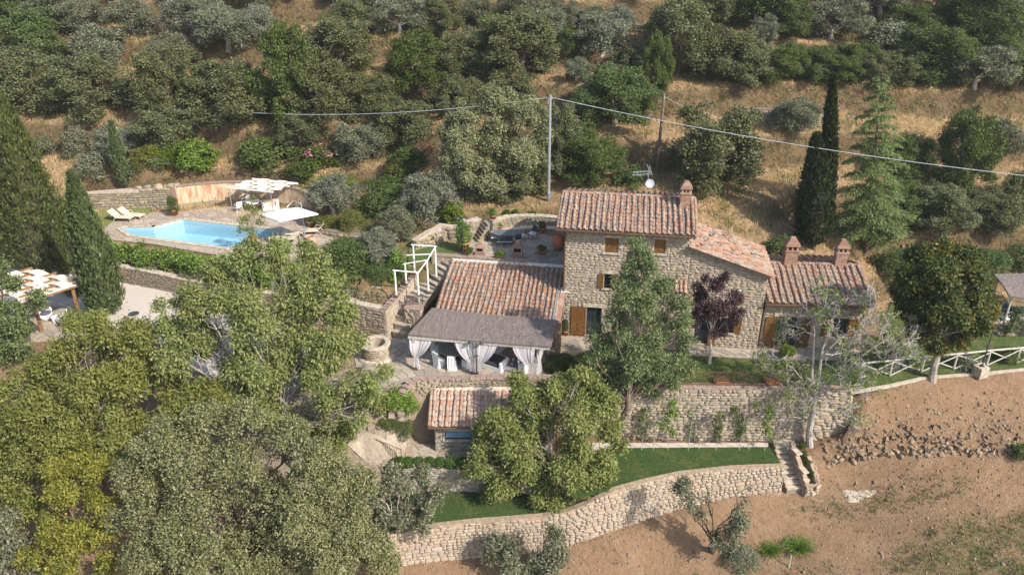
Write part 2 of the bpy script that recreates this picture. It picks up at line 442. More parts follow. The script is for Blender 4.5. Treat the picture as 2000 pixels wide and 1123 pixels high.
# ------------------------------------------------------------------ plan geometry helpers
def inside(poly, X, Y):
    X = np.asarray(X, float); Y = np.asarray(Y, float)
    r = np.zeros(X.shape, bool); n = len(poly)
    for i in range(n):
        x1, y1 = poly[i][:2]; x2, y2 = poly[(i + 1) % n][:2]
        if y1 == y2: continue
        c = ((y1 > Y) != (y2 > Y)) & (X < (x2 - x1) * (Y - y1) / (y2 - y1) + x1)
        r ^= c
    return r
def seg_dist(poly, X, Y, closed=True):
    D = np.full(np.shape(X), 1e9); n = len(poly)
    for i in range(n if closed else n - 1):
        x1, y1 = poly[i][:2]; x2, y2 = poly[(i + 1) % n][:2]
        dx, dy = x2 - x1, y2 - y1
        t = np.clip(((X - x1) * dx + (Y - y1) * dy) / max(dx * dx + dy * dy, 1e-9), 0, 1)
        D = np.minimum(D, np.hypot(X - x1 - t * dx, Y - y1 - t * dy))
    return D
def xy(pts, z): return [tuple(P(a, b, z)[:2]) for a, b in pts]

# ------------------------------------------------------------------ frames of the buildings
A0 = P(1097, 653, 0)
HA = math.radians(-8.3)
hu = Vector((math.cos(HA), math.sin(HA), 0)); hv = Vector((-hu.y, hu.x, 0))
def HF(u, v, z=0.0): return A0 + hu * u + hv * v + Vector((0, 0, z))
def HF2(u, v): p = HF(u, v); return (p.x, p.y)
B0 = P(1481, 677, 0)
BA = math.radians(-4.2)
bu = Vector((math.cos(BA), math.sin(BA), 0)); bv = Vector((-bu.y, bu.x, 0))
def BF(u, v, z=0.0): return B0 + bu * u + bv * v + Vector((0, 0, z))
ZU, ZP, ZD, ZL, ZLL = 3.4, 3.0, 0.8, -3.3, -4.7

# ------------------------------------------------------------------ terraces (plan polygons and their levels)
poly_dining = xy([(600, 725), (600, 672), (765, 657), (785, 645)], 0) + [HF2(-7.9, 0), HF2(-7.6, 2.2), HF2(12.5, 2.2)] + \
    xy([(1700, 600), (1760, 585), (1950, 575), (2150, 555), (2150, 712), (2000, 719), (1900, 727), (1801, 736), (1660, 764), (1500, 760), (1230, 757), (1108, 742), (809, 745), (785, 770), (735, 790), (660, 790)], 0)
poly_patio = [tuple(P(795, 512, ZU)[:2]), HF2(-7.8, 2.5), HF2(0, 2.5)] + xy([(1100, 438), (1030, 450), (968, 460), (930, 452), (880, 462), (800, 478)], ZU)
poly_pool = xy([(185, 468), (170, 425), (168, 404), (300, 405), (349, 405), (400, 400), (450, 397), (500, 397), (550, 402), (590, 409), (614, 417), (645, 450), (655, 470), (722, 468), (738, 490), (705, 545), (620, 540), (480, 514), (300, 480)], ZP)
poly_drive = xy([(-200, 500), (140, 526), (205, 541), (340, 572), (400, 600), (360, 660), (180, 700), (-200, 700)], ZD)
poly_court = xy([(785, 918), (800, 858), (1050, 862), (1500, 868), (1504, 872), (1535, 912), (1430, 914), (1330, 924), (1215, 950), (1120, 975), (1075, 945), (1060, 925)], ZL)
poly_ll = xy([(735, 985), (790, 962), (1062, 958), (1078, 1003), (1000, 1012), (870, 1022), (750, 1040)], ZLL)
TERR = [(poly_dining, 0.0, .5), (poly_patio, ZU, .5), (poly_pool, ZP, .0), (poly_drive, ZD, .0), (poly_court, ZL, .4), (poly_ll, ZLL, .4)]

# ------------------------------------------------------------------ wall lines: (pixel, top level) plus foot pixel row
def wl(pts):
    """[(px, py_top, z_top, py_foot)] -> [(x, y, ztop, zfoot)]"""
    out = []
    for px, py, z, pf in pts:
        t = P(px, py, z); b = PY(px, pf, t.y) if pf > 50 else Vector((0, 0, pf))
        out.append((t.x, t.y, z, b.z))
    return out
W_curved = wl([(757, 1046, -4.62, 1103), (800, 1036, -4.62, 1095), (860, 1027, -4.62, 1088), (930, 1019, -4.62, 1082), (1000, 1014, -4.62, 1077), (1060, 1009, -4.6, 1070),
               (1105, 1000, -4.3, 1060), (1150, 983, -3.8, 1045), (1200, 958, -3.25, 1028), (1262, 941, -3.22, 1008), (1330, 926, -3.22, 988), (1430, 915, -3.22, 966), (1532, 911, -3.22, 955)])
W_main = [(*tuple(P(a, b, z)[:2]), z, -3.42) for a, b, z in [(1095, 741, 0.02), (1230, 757, 0.02), (1360, 760, 0.02), (1500, 761, 0.02), (1600, 763, 0.0)]]
W_main += [(*tuple(P(1668, 766, -.05)[:2]), -.05, -2.6)]
W_well = [(*tuple(P(a, b, 1.9)[:2]), 1.9, zf) for a, b, zf in [(560, 580, .3), (647, 587, 0.0), (700, 596, -.05), (753, 607, -.05)]]
W_drive = [(*tuple(P(a, b, zt)[:2]), zt, zf) for a, b, zt, zf in [(120, 503, 1.95, .75), (205, 517, 1.95, .75), (290, 532, 1.95, .75), (360, 547, 1.9, .75), (440, 562, 1.9, .6), (560, 580, 1.9, .3)]]
W_court = [(*tuple(P(a, b, ZL)[:2]), ZL + .02, ZLL - .1) for a, b in [(786, 917), (870, 917), (960, 920), (1062, 926)]]

W_poolb = [(*tuple(P(a, b, 3.0)[:2]), 4.5, 3.0) for a, b in [(150, 411), (235, 408), (300, 406), (349, 405), (400, 400), (450, 397), (500, 397.5), (550, 402), (590, 409), (614, 416)]]
STEP_FOOT = tuple(P(1553, 957, -4.95)[:2]); STEP_TOP = tuple(P(1524, 857, ZL + .05)[:2])
poly_steps = [(STEP_FOOT[0] - .95, STEP_FOOT[1] - .2), (STEP_FOOT[0] + .75, STEP_FOOT[1] - .2), (STEP_TOP[0] + .75, STEP_TOP[1] + .1), (STEP_TOP[0] - .95, STEP_TOP[1] + .1)]
# ------------------------------------------------------------------ terrain
CT = []
def ct(*rows):
    for a, b, z in rows:
        p = P(a, b, z); CT.append((p.x, p.y, z))
ct((20, 600, .8), (100, 650, .75), (270, 600, .8), (330, 610, .8), (450, 650, .4), (600, 700, 0), (700, 700, 0), (0, 800, -1), (200, 750, -.6), (400, 800, -2), (600, 850, -2.3), (690, 820, -1.2),
   (700, 890, -3), (0, 1000, -5), (200, 1000, -5.3), (400, 1000, -5.6), (600, 1040, -6), (750, 1105, -6.7), (750, 860, -2.6), (780, 800, -1.6), (740, 960, -4.3))
ct((1000, 1082, -6.55), (1200, 1035, -5.75), (1350, 990, -5.25), (1530, 962, -4.95), (1650, 950, -4.7), (1700, 890, -3.5), (1800, 900, -3.2), (2000, 890, -2.8), (1900, 735, -.15), (1800, 745, -.15), (2100, 715, -.1),
   (1700, 775, -.5), (1720, 830, -2.2), (1850, 820, -1.7), (2000, 810, -1.5), (1620, 870, -3.2), (1600, 800, -1.5), (1600, 1060, -6.1), (1800, 1000, -4.7), (2000, 1000, -4.1), (1300, 1123, -7.2), (1000, 1150, -7.8), (1700, 1123, -6.3), (2000, 1123, -5.4))
# flower bed above the drive wall, garden between pool and stairs
ct((130, 500, 1.95), (205, 515, 1.95), (290, 530, 1.92), (360, 545, 1.9), (440, 560, 1.88), (560, 577, 1.88), (700, 592, 1.88), (750, 600, 1.88), (760, 570, 2.3), (700, 560, 2.3), (620, 555, 2.4), (770, 540, 2.7), (700, 530, 3.0))
ct((790, 640, .3), (830, 580, 1.6), (850, 540, 2.7))
# pool wall back and garden edge of the hill
ct((170, 370, 4.6), (350, 358, 4.7), (480, 352, 4.9), (600, 360, 4.8), (200, 335, 5.2), (400, 330, 5.5), (600, 325, 5.6), (750, 350, 4.9), (860, 385, 4.6), (1000, 395, 4.7), (1080, 405, 4.6), (700, 400, 3.7), (760, 430, 3.6), (840, 440, 3.7), (650, 400, 3.6), (985, 424, 4.75), (1030, 428, 4.72), (1068, 434, 4.65), (1010, 410, 4.8))
ct((1450, 430, 4.6), (1570, 508, 2.6), (1720, 540, 1.3), (1850, 545, .8), (2000, 520, .9))
FOOT = [(-60, 56, 4.5), (-45, 57, 4.6), (-30, 58.5, 5.3), (-15, 57.5, 5.6), (-5, 55.5, 5.0), (3, 54, 4.9), (10, 52.5, 4.7), (16, 51, 3.6), (24, 49.5, 2.0), (32, 48.8, 1.4), (45, 48.5, 1.2), (60, 48, 1)]
for X, Y, z in FOOT:
    for d, h in ((0, 0), (8, 3.7), (17, 8.3), (28, 14.0), (45, 22.5), (75, 37), (110, 52)): CT.append((X * (1 + .006 * d), Y + d, z + h))
for X in (-70, -45, -20, 0, 20, 45, 70):
    CT.append((X, 20, -10.5 + .02 * X)); CT.append((X, 0, -16)); CT.append((X, -40, -26))
for z, X, Y in ((-3.5, -45, 36), (-5.5, -40, 29), (-1.0, 45, 38), (-4.5, 45, 30), (.5, -45, 46), (.3, 48, 44)): CT.append((X, Y, z))
_ct = np.array(CT)
def _phi(r2): return r2 * np.log(np.maximum(r2, 1e-9)) * .5
_n = len(_ct)
_d2 = ((_ct[:, None, :2] - _ct[None, :, :2]) ** 2).sum(-1)
_K = _phi(_d2) + np.eye(_n) * 1.5
_Pm = np.c_[np.ones(_n), _ct[:, :2]]
_A = np.block([[_K, _Pm], [_Pm.T, np.zeros((3, 3))]])
_w = np.linalg.solve(_A, np.r_[_ct[:, 2], np.zeros(3)])
def rbf(X, Y):
    X = np.asarray(X, float); Y = np.asarray(Y, float); sh = X.shape; X = X.ravel(); Y = Y.ravel()
    out = np.empty(len(X))
    for i in range(0, len(X), 8000):
        x = X[i:i + 8000]; y = Y[i:i + 8000]
        d2 = (x[:, None] - _ct[None, :, 0]) ** 2 + (y[:, None] - _ct[None, :, 1]) ** 2
        out[i:i + 8000] = _phi(d2) @ _w[:_n] + _w[_n] + _w[_n + 1] * x + _w[_n + 2] * y
    return out.reshape(sh)
_fx = np.array([f[0] for f in FOOT]); _fy = np.array([f[1] for f in FOOT]); _fz = np.array([f[2] for f in FOOT])
def _wob(X, Y, s, k):
    return np.sin(X * s + 1.3 * k) * np.cos(Y * s * 1.17 + 2.1 * k) + .5 * np.sin(X * s * 2.3 + Y * s * 1.9 + k)
def terrain_raw(X, Y):
    X = np.asarray(X, float); Y = np.asarray(Y, float)
    Z = rbf(X, Y)
    d = Y - np.interp(X, _fx, _fy)
    hill = np.clip((d - 1) / 4, 0, 1)
    per = 2.7
    h = (Z + .3 * _wob(X, Y, .09, 1)) / per
    fr = h - np.floor(h)
    st = np.floor(h) + np.clip((fr - .72) / .28, 0, 1) * .88 + fr * .12
    Zt = st * per - .3 * _wob(X, Y, .09, 1)
    Z = Z + hill * .9 * (Zt - Z)
    Z = Z + hill * (.10 * _wob(X, Y, .9, 3) + .05 * _wob(X, Y, 2.3, 5))
    field = np.clip((37.5 - Y) / 2, 0, 1)
    Z = Z + field * (.07 * _wob(X, Y, 1.1, 2) + .05 * _wob(X, Y, 3.1, 4))
    for poly, z, sh in TERR[:4]:
        dd = seg_dist(poly, X, Y); k = np.clip(dd / 1.3, 0, 1); k = k * k * (3 - 2 * k)
        Z = np.where(inside(poly, X, Y), Z, z - .05 + (Z - z + .05) * k)
    for poly, z, sh in TERR:
        ins = inside(poly, X, Y); dd = seg_dist(poly, X, Y)
        Z = np.where(ins & (dd > sh), z - .05, np.where(ins, np.minimum(Z, z - .06), Z))
    for W, th in ((W_curved, .55), (W_main, .55), (W_well, .5), (W_drive, .5), (W_court, .5), (W_poolb, .5)):
        for i in range(len(W) - 1):
            (x1, y1, t1, b1), (x2, y2, t2, b2) = W[i], W[i + 1]
            dx, dy = x2 - x1, y2 - y1; L2 = dx * dx + dy * dy; L = math.sqrt(L2)
            t = ((X - x1) * dx + (Y - y1) * dy) / L2
            o = ((X - x1) * dy - (Y - y1) * dx) / L           # >0 in front
            ok = (t > -.02) & (t < 1.02); tc = np.clip(t, 0, 1)
            zb = b1 + (b2 - b1) * tc; zt = t1 + (t2 - t1) * tc
            Z = np.where(ok & (o > -th * .6) & (o < 1.3), np.minimum(Z, zb), Z)
            Z = np.where(ok & (o <= -th * .6) & (o > -1.2), np.minimum(Z, zt - .05), Z)
    (sx1, sy1), (sx0, sy0) = STEP_TOP, STEP_FOOT
    f = np.clip((Y - sy0) / (sy1 - sy0), 0, 1); pl = -5.0 + f * 1.65 - .22
    Z = np.where(inside(poly_steps, X, Y), np.minimum(Z, pl), Z)
    return Z
def _axis(lo, a, b, hi, fine, coarse):
    return np.concatenate([np.arange(lo, a, coarse), np.arange(a, b, fine), np.arange(b, hi + coarse, coarse)])
GX = _axis(-110, -46, 46, 110, .4, 4.0); GY = _axis(-40, 24, 86, 170, .4, 4.0)
_XX, _YY = np.meshgrid(GX, GY)
GZ = terrain_raw(_XX, _YY)
def zt(x, y):
    i = min(max(int(np.searchsorted(GX, x)) - 1, 0), len(GX) - 2); j = min(max(int(np.searchsorted(GY, y)) - 1, 0), len(GY) - 2)
    a = (x - GX[i]) / (GX[i + 1] - GX[i]); b = (y - GY[j]) / (GY[j + 1] - GY[j])
    return float(GZ[j, i] * (1 - a) * (1 - b) + GZ[j, i + 1] * a * (1 - b) + GZ[j + 1, i] * (1 - a) * b + GZ[j + 1, i + 1] * a * b)
def zts(X, Y):
    X = np.asarray(X, float); Y = np.asarray(Y, float)
    i = np.clip(np.searchsorted(GX, X) - 1, 0, len(GX) - 2); j = np.clip(np.searchsorted(GY, Y) - 1, 0, len(GY) - 2)
    a = (X - GX[i]) / (GX[i + 1] - GX[i]); b = (Y - GY[j]) / (GY[j + 1] - GY[j])
    return GZ[j, i] * (1 - a) * (1 - b) + GZ[j, i + 1] * a * (1 - b) + GZ[j + 1, i] * (1 - a) * b + GZ[j + 1, i + 1] * a * b
def hit(px, py):
    """where the sight line through a pixel of the photograph meets the ground"""
    r = ray(px, py); r = r / r[1]
    Y = 24.0
    while Y < 150:
        p = _C + r * Y
        if p[2] <= zt(p[0], Y):
            for k in range(6):
                Y -= .12; p = _C + r * Y
                if p[2] > zt(p[0], Y): break
            Y += .06; p = _C + r * Y
            return Vector((p[0], Y, zt(p[0], Y)))
        Y += .6 if Y < 90 else 2
    p = _C + r * 85
    return Vector((p[0], 85, zt(p[0], 85)))

ny, nx = GZ.shape
_V = np.c_[_XX.ravel(), _YY.ravel(), GZ.ravel()]
_q = (np.arange(ny - 1)[:, None] * nx + np.arange(nx - 1)[None, :]).ravel()
_Fq = np.c_[_q, _q + 1, _q + nx + 1, _q + nx]
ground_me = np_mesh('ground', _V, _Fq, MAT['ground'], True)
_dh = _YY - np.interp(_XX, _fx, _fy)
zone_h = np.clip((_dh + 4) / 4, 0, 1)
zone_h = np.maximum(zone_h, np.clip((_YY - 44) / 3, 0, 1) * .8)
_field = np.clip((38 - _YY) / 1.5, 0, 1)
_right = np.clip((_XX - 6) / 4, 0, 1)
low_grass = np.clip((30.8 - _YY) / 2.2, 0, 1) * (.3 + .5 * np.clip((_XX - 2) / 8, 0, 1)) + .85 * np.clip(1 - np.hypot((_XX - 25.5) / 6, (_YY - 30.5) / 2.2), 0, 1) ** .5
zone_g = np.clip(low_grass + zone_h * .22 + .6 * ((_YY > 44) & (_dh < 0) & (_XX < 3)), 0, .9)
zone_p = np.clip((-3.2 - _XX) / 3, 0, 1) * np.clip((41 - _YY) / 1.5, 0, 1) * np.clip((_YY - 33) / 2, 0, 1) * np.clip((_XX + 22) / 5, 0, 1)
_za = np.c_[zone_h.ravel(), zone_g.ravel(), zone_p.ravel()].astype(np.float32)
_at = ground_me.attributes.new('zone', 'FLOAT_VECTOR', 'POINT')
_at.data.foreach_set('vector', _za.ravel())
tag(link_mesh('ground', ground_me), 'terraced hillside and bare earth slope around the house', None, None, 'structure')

from mathutils.geometry import delaunay_2d_cdt
def cdt_sheet(poly, step, hole=None):
    """triangles inside a plan polygon (minus a hole), exact along its edges"""
    def dense(pl):
        out = []
        for i in range(len(pl)):
            a, b = pl[i], pl[(i + 1) % len(pl)]; n = max(1, int(math.hypot(b[0] - a[0], b[1] - a[1]) / step))
            out += [(a[0] + (b[0] - a[0]) * k / n, a[1] + (b[1] - a[1]) * k / n) for k in range(n)]
        return out
    ring = dense(poly); pts = [Vector(p) for p in ring]; n = len(pts)
    edges = [(i, (i + 1) % n) for i in range(n)]
    if hole:
        h = dense(hole); m0 = len(pts); pts += [Vector(p) for p in h]; edges += [(m0 + i, m0 + (i + 1) % len(h)) for i in range(len(h))]
    xs = [p[0] for p in poly]; ys = [p[1] for p in poly]
    X, Y = np.meshgrid(np.arange(min(xs), max(xs), step), np.arange(min(ys), max(ys), step)); X = X.ravel(); Y = Y.ravel()
    k = inside(poly, X, Y) & (seg_dist(poly, X, Y) > step * .4)
    if hole: k &= ~inside(hole, X, Y) & (seg_dist(hole, X, Y) > step * .4)
    pts += [Vector((x, y)) for x, y in zip(X[k], Y[k])]
    vo, eo, fo, *_ = delaunay_2d_cdt(pts, edges, [], 0, 1e-5)
    V = np.array([tuple(v) for v in vo]); F = np.array([f for f in fo if len(f) == 3])
    c = V[F].mean(1); k = inside(poly, c[:, 0], c[:, 1])
    if hole: k &= ~inside(hole, c[:, 0], c[:, 1])
    F = F[k]
    d = V[F]; cr = (d[:, 1, 0] - d[:, 0, 0]) * (d[:, 2, 1] - d[:, 0, 1]) - (d[:, 1, 1] - d[:, 0, 1]) * (d[:, 2, 0] - d[:, 0, 0])
    F[cr < 0] = F[cr < 0][:, ::-1]
    used, inv = np.unique(F, return_inverse=True)
    return V[used], inv.reshape(F.shape)
def drape(name, poly, mat, label, off=.02, step=.45, flat=None):
    """a sheet over the ground inside a plan polygon (or flat at one level)"""
    if flat is not None:
        m = MB(); m.prism([(x, y) for x, y in poly], flat - .12, flat)
        return tag(m.build(name, mat), label, None, None, 'structure')
    V, F = cdt_sheet(poly, step)
    Z = zts(V[:, 0], V[:, 1]) + off
    return tag(link_mesh(name, np_mesh(name, np.c_[V, Z], F, mat, True)), label, None, None, 'structure')

lawn_house = xy([(1112, 700), (1190, 668), (1345, 690), (1350, 697), (1520, 705), (1640, 706), (1690, 690), (1720, 668), (1740, 590), (1950, 577), (1938, 612), (1942, 655), (2150, 665), (2150, 708), (2000, 717), (1900, 725), (1801, 734), (1660, 761), (1500, 758), (1230, 754), (1112, 742)], 0)
drape('lawn', lawn_house, MAT['lawn'], 'long green lawn in front of the house up to the rustic fence', flat=.012)
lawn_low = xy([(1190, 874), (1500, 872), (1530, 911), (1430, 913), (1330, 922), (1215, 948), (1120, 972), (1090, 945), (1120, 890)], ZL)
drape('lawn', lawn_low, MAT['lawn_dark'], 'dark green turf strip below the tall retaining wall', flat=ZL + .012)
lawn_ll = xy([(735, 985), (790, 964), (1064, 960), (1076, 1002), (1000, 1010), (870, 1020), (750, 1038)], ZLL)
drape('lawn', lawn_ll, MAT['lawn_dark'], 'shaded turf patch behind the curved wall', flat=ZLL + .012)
lawn_pool = xy([(172, 406), (215, 404), (296, 408), (290, 420), (215, 434), (190, 444)], ZP)
drape('lawn', lawn_pool, MAT['lawn_pool'], 'small bright lawn at the far left end of the pool', flat=ZP + .012)
lawn_mid = xy([(655, 472), (722, 470), (738, 490), (705, 543), (640, 545), (612, 510), (640, 486)], ZP)
drape('lawn', lawn_mid, MAT['lawn_pool'], 'lawn between the pool deck and the olive trees', flat=ZP + .014)
lawn_pat = xy([(800, 480), (862, 472), (905, 478), (903, 497), (840, 506), (797, 510)], ZU)
drape('lawn', lawn_pat, MAT['lawn'], 'little lawn beside the stone patio at the stair head', flat=ZU + .014)
drive = xy([(140, 527), (205, 541), (340, 572), (400, 588), (520, 625), (620, 668), (600, 720), (420, 690), (250, 660), (40, 650), (-200, 640), (-200, 520)], ZD)
drape('driveway', drive, MAT['gravel'], 'pale gravel driveway below the pool garden', off=.03)
walk = xy([(1097, 656), (1200, 664), (1480, 683), (1530, 678), (1640, 678), (1690, 684), (1640, 704), (1520, 703), (1350, 695), (1345, 688), (1190, 666), (1112, 698), (1085, 700)], 0)
drape('pavement', walk, MAT['flag_joint'], 'stone pavement along the foot of the house', flat=.02)

# ------------------------------------------------------------------ stones: a few irregular blocks, reused
def stone_shape(seed, n=8, sup=5.0):
    r = np.random.default_rng(seed)
    a = np.linspace(0, 2 * np.pi, n, endpoint=False) + r.uniform(-.22, .22, n) + r.uniform(0, 1)
    c, s = np.cos(a), np.sin(a)
    rad = (np.abs(c) ** sup + np.abs(s) ** sup) ** (-1 / sup)
    x = c * rad * .5 * r.uniform(.9, 1.03, n); z = s * rad * .5 * r.uniform(.9, 1.03, n)
    V = [(x[i], .6, z[i]) for i in range(n)] + [(x[i], -.45 + r.uniform(-.2, .2), z[i]) for i in range(n)] + [(x[i] * .93, -1 + r.uniform(-.25, .25), z[i] * .9) for i in range(n)]
    F = []
    for k in (0, 1):
        for i in range(n):
            j = (i + 1) % n; F += [(k * n + i, k * n + j, (k + 1) * n + j), (k * n + i, (k + 1) * n + j, (k + 1) * n + i)]
    for i in range(1, n - 1): F.append((2 * n, 2 * n + i, 2 * n + i + 1))
    return np.array(V), np.array(F)
STONE_RAW = [stone_shape(i) for i in range(10)]
PEB_RAW = [stone_shape(30 + i, 4, 2.2) for i in range(10)]
_stone_cache = {}
def stone_mesh(i, matname):
    k = (i, matname)
    if k not in _stone_cache: _stone_cache[k] = np_mesh('stone', STONE_RAW[i][0], STONE_RAW[i][1], MAT[matname])
    return _stone_cache[k]
def tri_merge(name, raws, items, mat, parent, stuff=True, label=None):
    """items: [(index, Matrix)] -> one joined mesh"""
    if not items: return None
    Vs, Fs, b = [], [], 0
    for i, M in items:
        v, f = raws[i]; m = np.array(M)
        Vs.append(v @ m[:3, :3].T + m[:3, 3]); Fs.append(f + b); b += len(v)
    o = link_mesh(name, np_mesh(name, np.concatenate(Vs), np.concatenate(Fs), mat), parent)
    if stuff: o['kind'] = 'stuff'
    return o
CAMV = Vector((0, 0, CAMH))
class Pieces:
    """collects alike pieces of one thing; the ones that show largest become objects, the rest one joined part"""
    def __init__(s, name, raws, meshfn, mat, limit=300):
        s.name, s.raws, s.meshfn, s.mat, s.limit, s.it = name, raws, meshfn, mat, limit, []
    def add(s, parent, i, M, size): s.it.append((parent, i, M, size))
    def finish(s, restname=None):
        def score(e):
            parent, i, M, size = e
            w = parent
            p = M.translation.copy()
            while w is not None: p = w.matrix_basis @ p; w = w.parent
            return size / max(1, (p - CAMV).length_squared) * (1 if -1 < 0 else 1)
        ss = sorted(s.it, key=score, reverse=True)
        for parent, i, M, size in ss[:s.limit]:
            link_mesh(s.name, s.meshfn(i), parent, M)
        rest = {}
        for parent, i, M, size in ss[s.limit:]: rest.setdefault(parent.name, (parent, []))[1].append((i, M))
        for parent, items in rest.values(): tri_merge(restname or s.name, s.raws, items, s.mat, parent)
def stone_pieces(matname, limit=300):
    return Pieces('stone', STONE_RAW, lambda i: stone_mesh(i, matname), MAT[matname], limit)
def courses(L, hmax, rh, rw, rng, holes=()):
    """rubble courses over a face of length L: yields (s, z, w, h) of every stone, z from the foot"""
    z = 0.0
    while z < hmax:
        h = rng.uniform(*rh)
        s = -rng.uniform(0, rw[1])
        while s < L:
            w = rng.uniform(*rw) * (1 if rng.random() > .12 else 1.5)
            a, b = max(s, 0), min(s + w, L)
            for (h0, h1, k0, k1) in holes:
                if z + h > k0 + .02 and z < k1 - .02:
                    if a < h0 < b: b = h0 if h0 - a > .08 else a
                    if a < h1 < b: a = h1
                    if a >= h0 and b <= h1: b = a
            if b - a > .07:
                if h > .17 and rng.random() < .3:
                    f = rng.uniform(.4, .6)
                    yield (a + b) / 2, z + h * f / 2, b - a, h * f
                    yield (a + b) / 2, z + h * (1 + f) / 2, b - a, h * (1 - f)
                else: yield (a + b) / 2, z + h / 2 + rng.uniform(-.01, .01), b - a, h
            s += w
        z += h
def stone_M(pos, tx, up, rng, w, h, d, gap=.008, tilt=.045):
    """matrix: x along the face, y inward, z up"""
    tx = Vector(tx).normalized(); up = Vector(up).normalized()
    yin = up.cross(tx).normalized()
    R = Matrix((tx, yin, up)).transposed() @ Matrix.Rotation(rng.uniform(-tilt, tilt), 3, 'Y')
    S = Matrix.Diagonal((max(.03, w - gap), d * rng.uniform(.7, 1.35), max(.03, h - gap)))
    return Matrix.Translation(pos) @ (R @ S).to_4x4()

def wall_line(name, label, cat, W, thick, stone, core_mat, rh, rw, seed=1, cap=None, cap_len=(.35, .7), cap_h=.09, batter=.06, limit=300, depth=.05, group=None):
    rng = np.random.default_rng(seed)
    base = Vector((W[0][0], W[0][1], W[0][3]))
    root = thing(name, label, cat, base, 0, group)
    pts = [Vector((x - base.x, y - base.y, 0)) for x, y, _, _ in W]
    ztp = [w[2] - base.z for w in W]; zbt = [w[3] - base.z for w in W]
    k = len(pts)
    tang = []
    for i in range(k):
        t = Vector((0, 0, 0))
        if i > 0: t += (pts[i] - pts[i - 1]).normalized()
        if i < k - 1: t += (pts[i + 1] - pts[i]).normalized()
        tang.append(t.normalized())
    nin = [Vector((-t.y, t.x, 0)) for t in tang]           # inward (behind)
    m = MB(); vs = []
    for i in range(k):
        off = batter * (ztp[i] - zbt[i])
        vs += [pts[i] - nin[i] * off + Vector((0, 0, zbt[i] - .25)), pts[i] + Vector((0, 0, ztp[i])), pts[i] + nin[i] * thick + Vector((0, 0, ztp[i])), pts[i] + nin[i] * thick + Vector((0, 0, zbt[i] - .25))]
    fs = []
    for i in range(k - 1):
        a, b = 4 * i, 4 * i + 4
        fs += [(a, b, b + 1, a + 1), (a + 1, b + 1, b + 2, a + 2), (a + 2, b + 2, b + 3, a + 3), (a + 3, b + 3, b, a)]
    fs += [(0, 1, 2, 3), (4 * k - 1, 4 * k - 2, 4 * k - 3, 4 * k - 4)]
    m.add(vs, fs); core = m.build('core', MAT[core_mat], root)
    seg = [(pts[i + 1] - pts[i]).length for i in range(k - 1)]; cum = np.r_[0, np.cumsum(seg)]
    L = float(cum[-1])
    def at(s):
        i = min(int(np.searchsorted(cum, s, 'right')) - 1, k - 2); i = max(i, 0)
        f = (s - cum[i]) / seg[i]
        return pts[i].lerp(pts[i + 1], f), tang[i].lerp(tang[i + 1], f).normalized(), ztp[i] + (ztp[i + 1] - ztp[i]) * f, zbt[i] + (zbt[i + 1] - zbt[i]) * f
    pc = stone_pieces(stone, limit)
    hm = max(a - b for a, b in zip(ztp, zbt)) + .1
    for s, z, w, h in courses(L, hm, rh, rw, rng):
        p, t, a, b = at(s)
        if b + z + h * .3 > a: continue
        off = batter * (a - b - z)
        n_out = Vector((t.y, -t.x, 0))
        pos = p + n_out * off + Vector((0, 0, b + z))
        up = (Vector((0, 0, 1)) - n_out * batter).normalized()
        pc.add(root, int(rng.integers(10)), stone_M(pos, t, up, rng, w, h, depth), w * h)
    pc.finish()
    if cap:
        s = 0.0
        while s < L - .05:
            w = min(rng.uniform(*cap_len), L - s)
            p, t, a, b = at(s + w / 2); n_in = Vector((-t.y, t.x, 0))
            c = p + n_in * (thick / 2 - .02) + Vector((0, 0, a + cap_h / 2 + rng.uniform(-.008, .012)))
            MB().box(c, (w - .015, thick + .08 + rng.uniform(-.03, .03), cap_h), math.atan2(t.y, t.x) + rng.uniform(-.02, .02)).build('cap_stone', MAT[cap], root)
            s += w
    return root

# ------------------------------------------------------------------ roof tiles
def cover_raw(n=5):
    V, F = [], []
    for (r, t) in ((1.0, 0), (.82, 0)):
        for y, k in ((0, 1.0), (1, .80)):
            for j in range(n + 1):
                a = math.pi * j / n
                V.append((math.cos(a) * r * k, y, math.sin(a) * r * k))
    q = n + 1
    def quad(a, b, c, d): F.extend([(a, b, c), (a, c, d)])
    for j in range(n):
        quad(j, j + 1, q + j + 1, q + j)                         # outer
        quad(2 * q + j + 1, 2 * q + j, 3 * q + j, 3 * q + j + 1)   # inner
        quad(j + 1, j, 2 * q + j, 2 * q + j + 1)                 # front lip
    return np.array(V), np.array(F)
COVER_RAW = [cover_raw()]
_tile_cache = {}
def cover_mesh(matname):
    if matname not in _tile_cache:
        me = np_mesh('tile', COVER_RAW[0][0], COVER_RAW[0][1], MAT[matname]); _tile_cache[matname] = me
    return _tile_cache[matname]
_bx = MB().box((0, .5, 0), (1, 1, 1)); _bf = []
for f in _bx.f: _bf += [(f[0], f[1], f[2]), (f[0], f[2], f[3])]
BOX_RAW = [(np.array(_bx.v), np.array(_bf))]
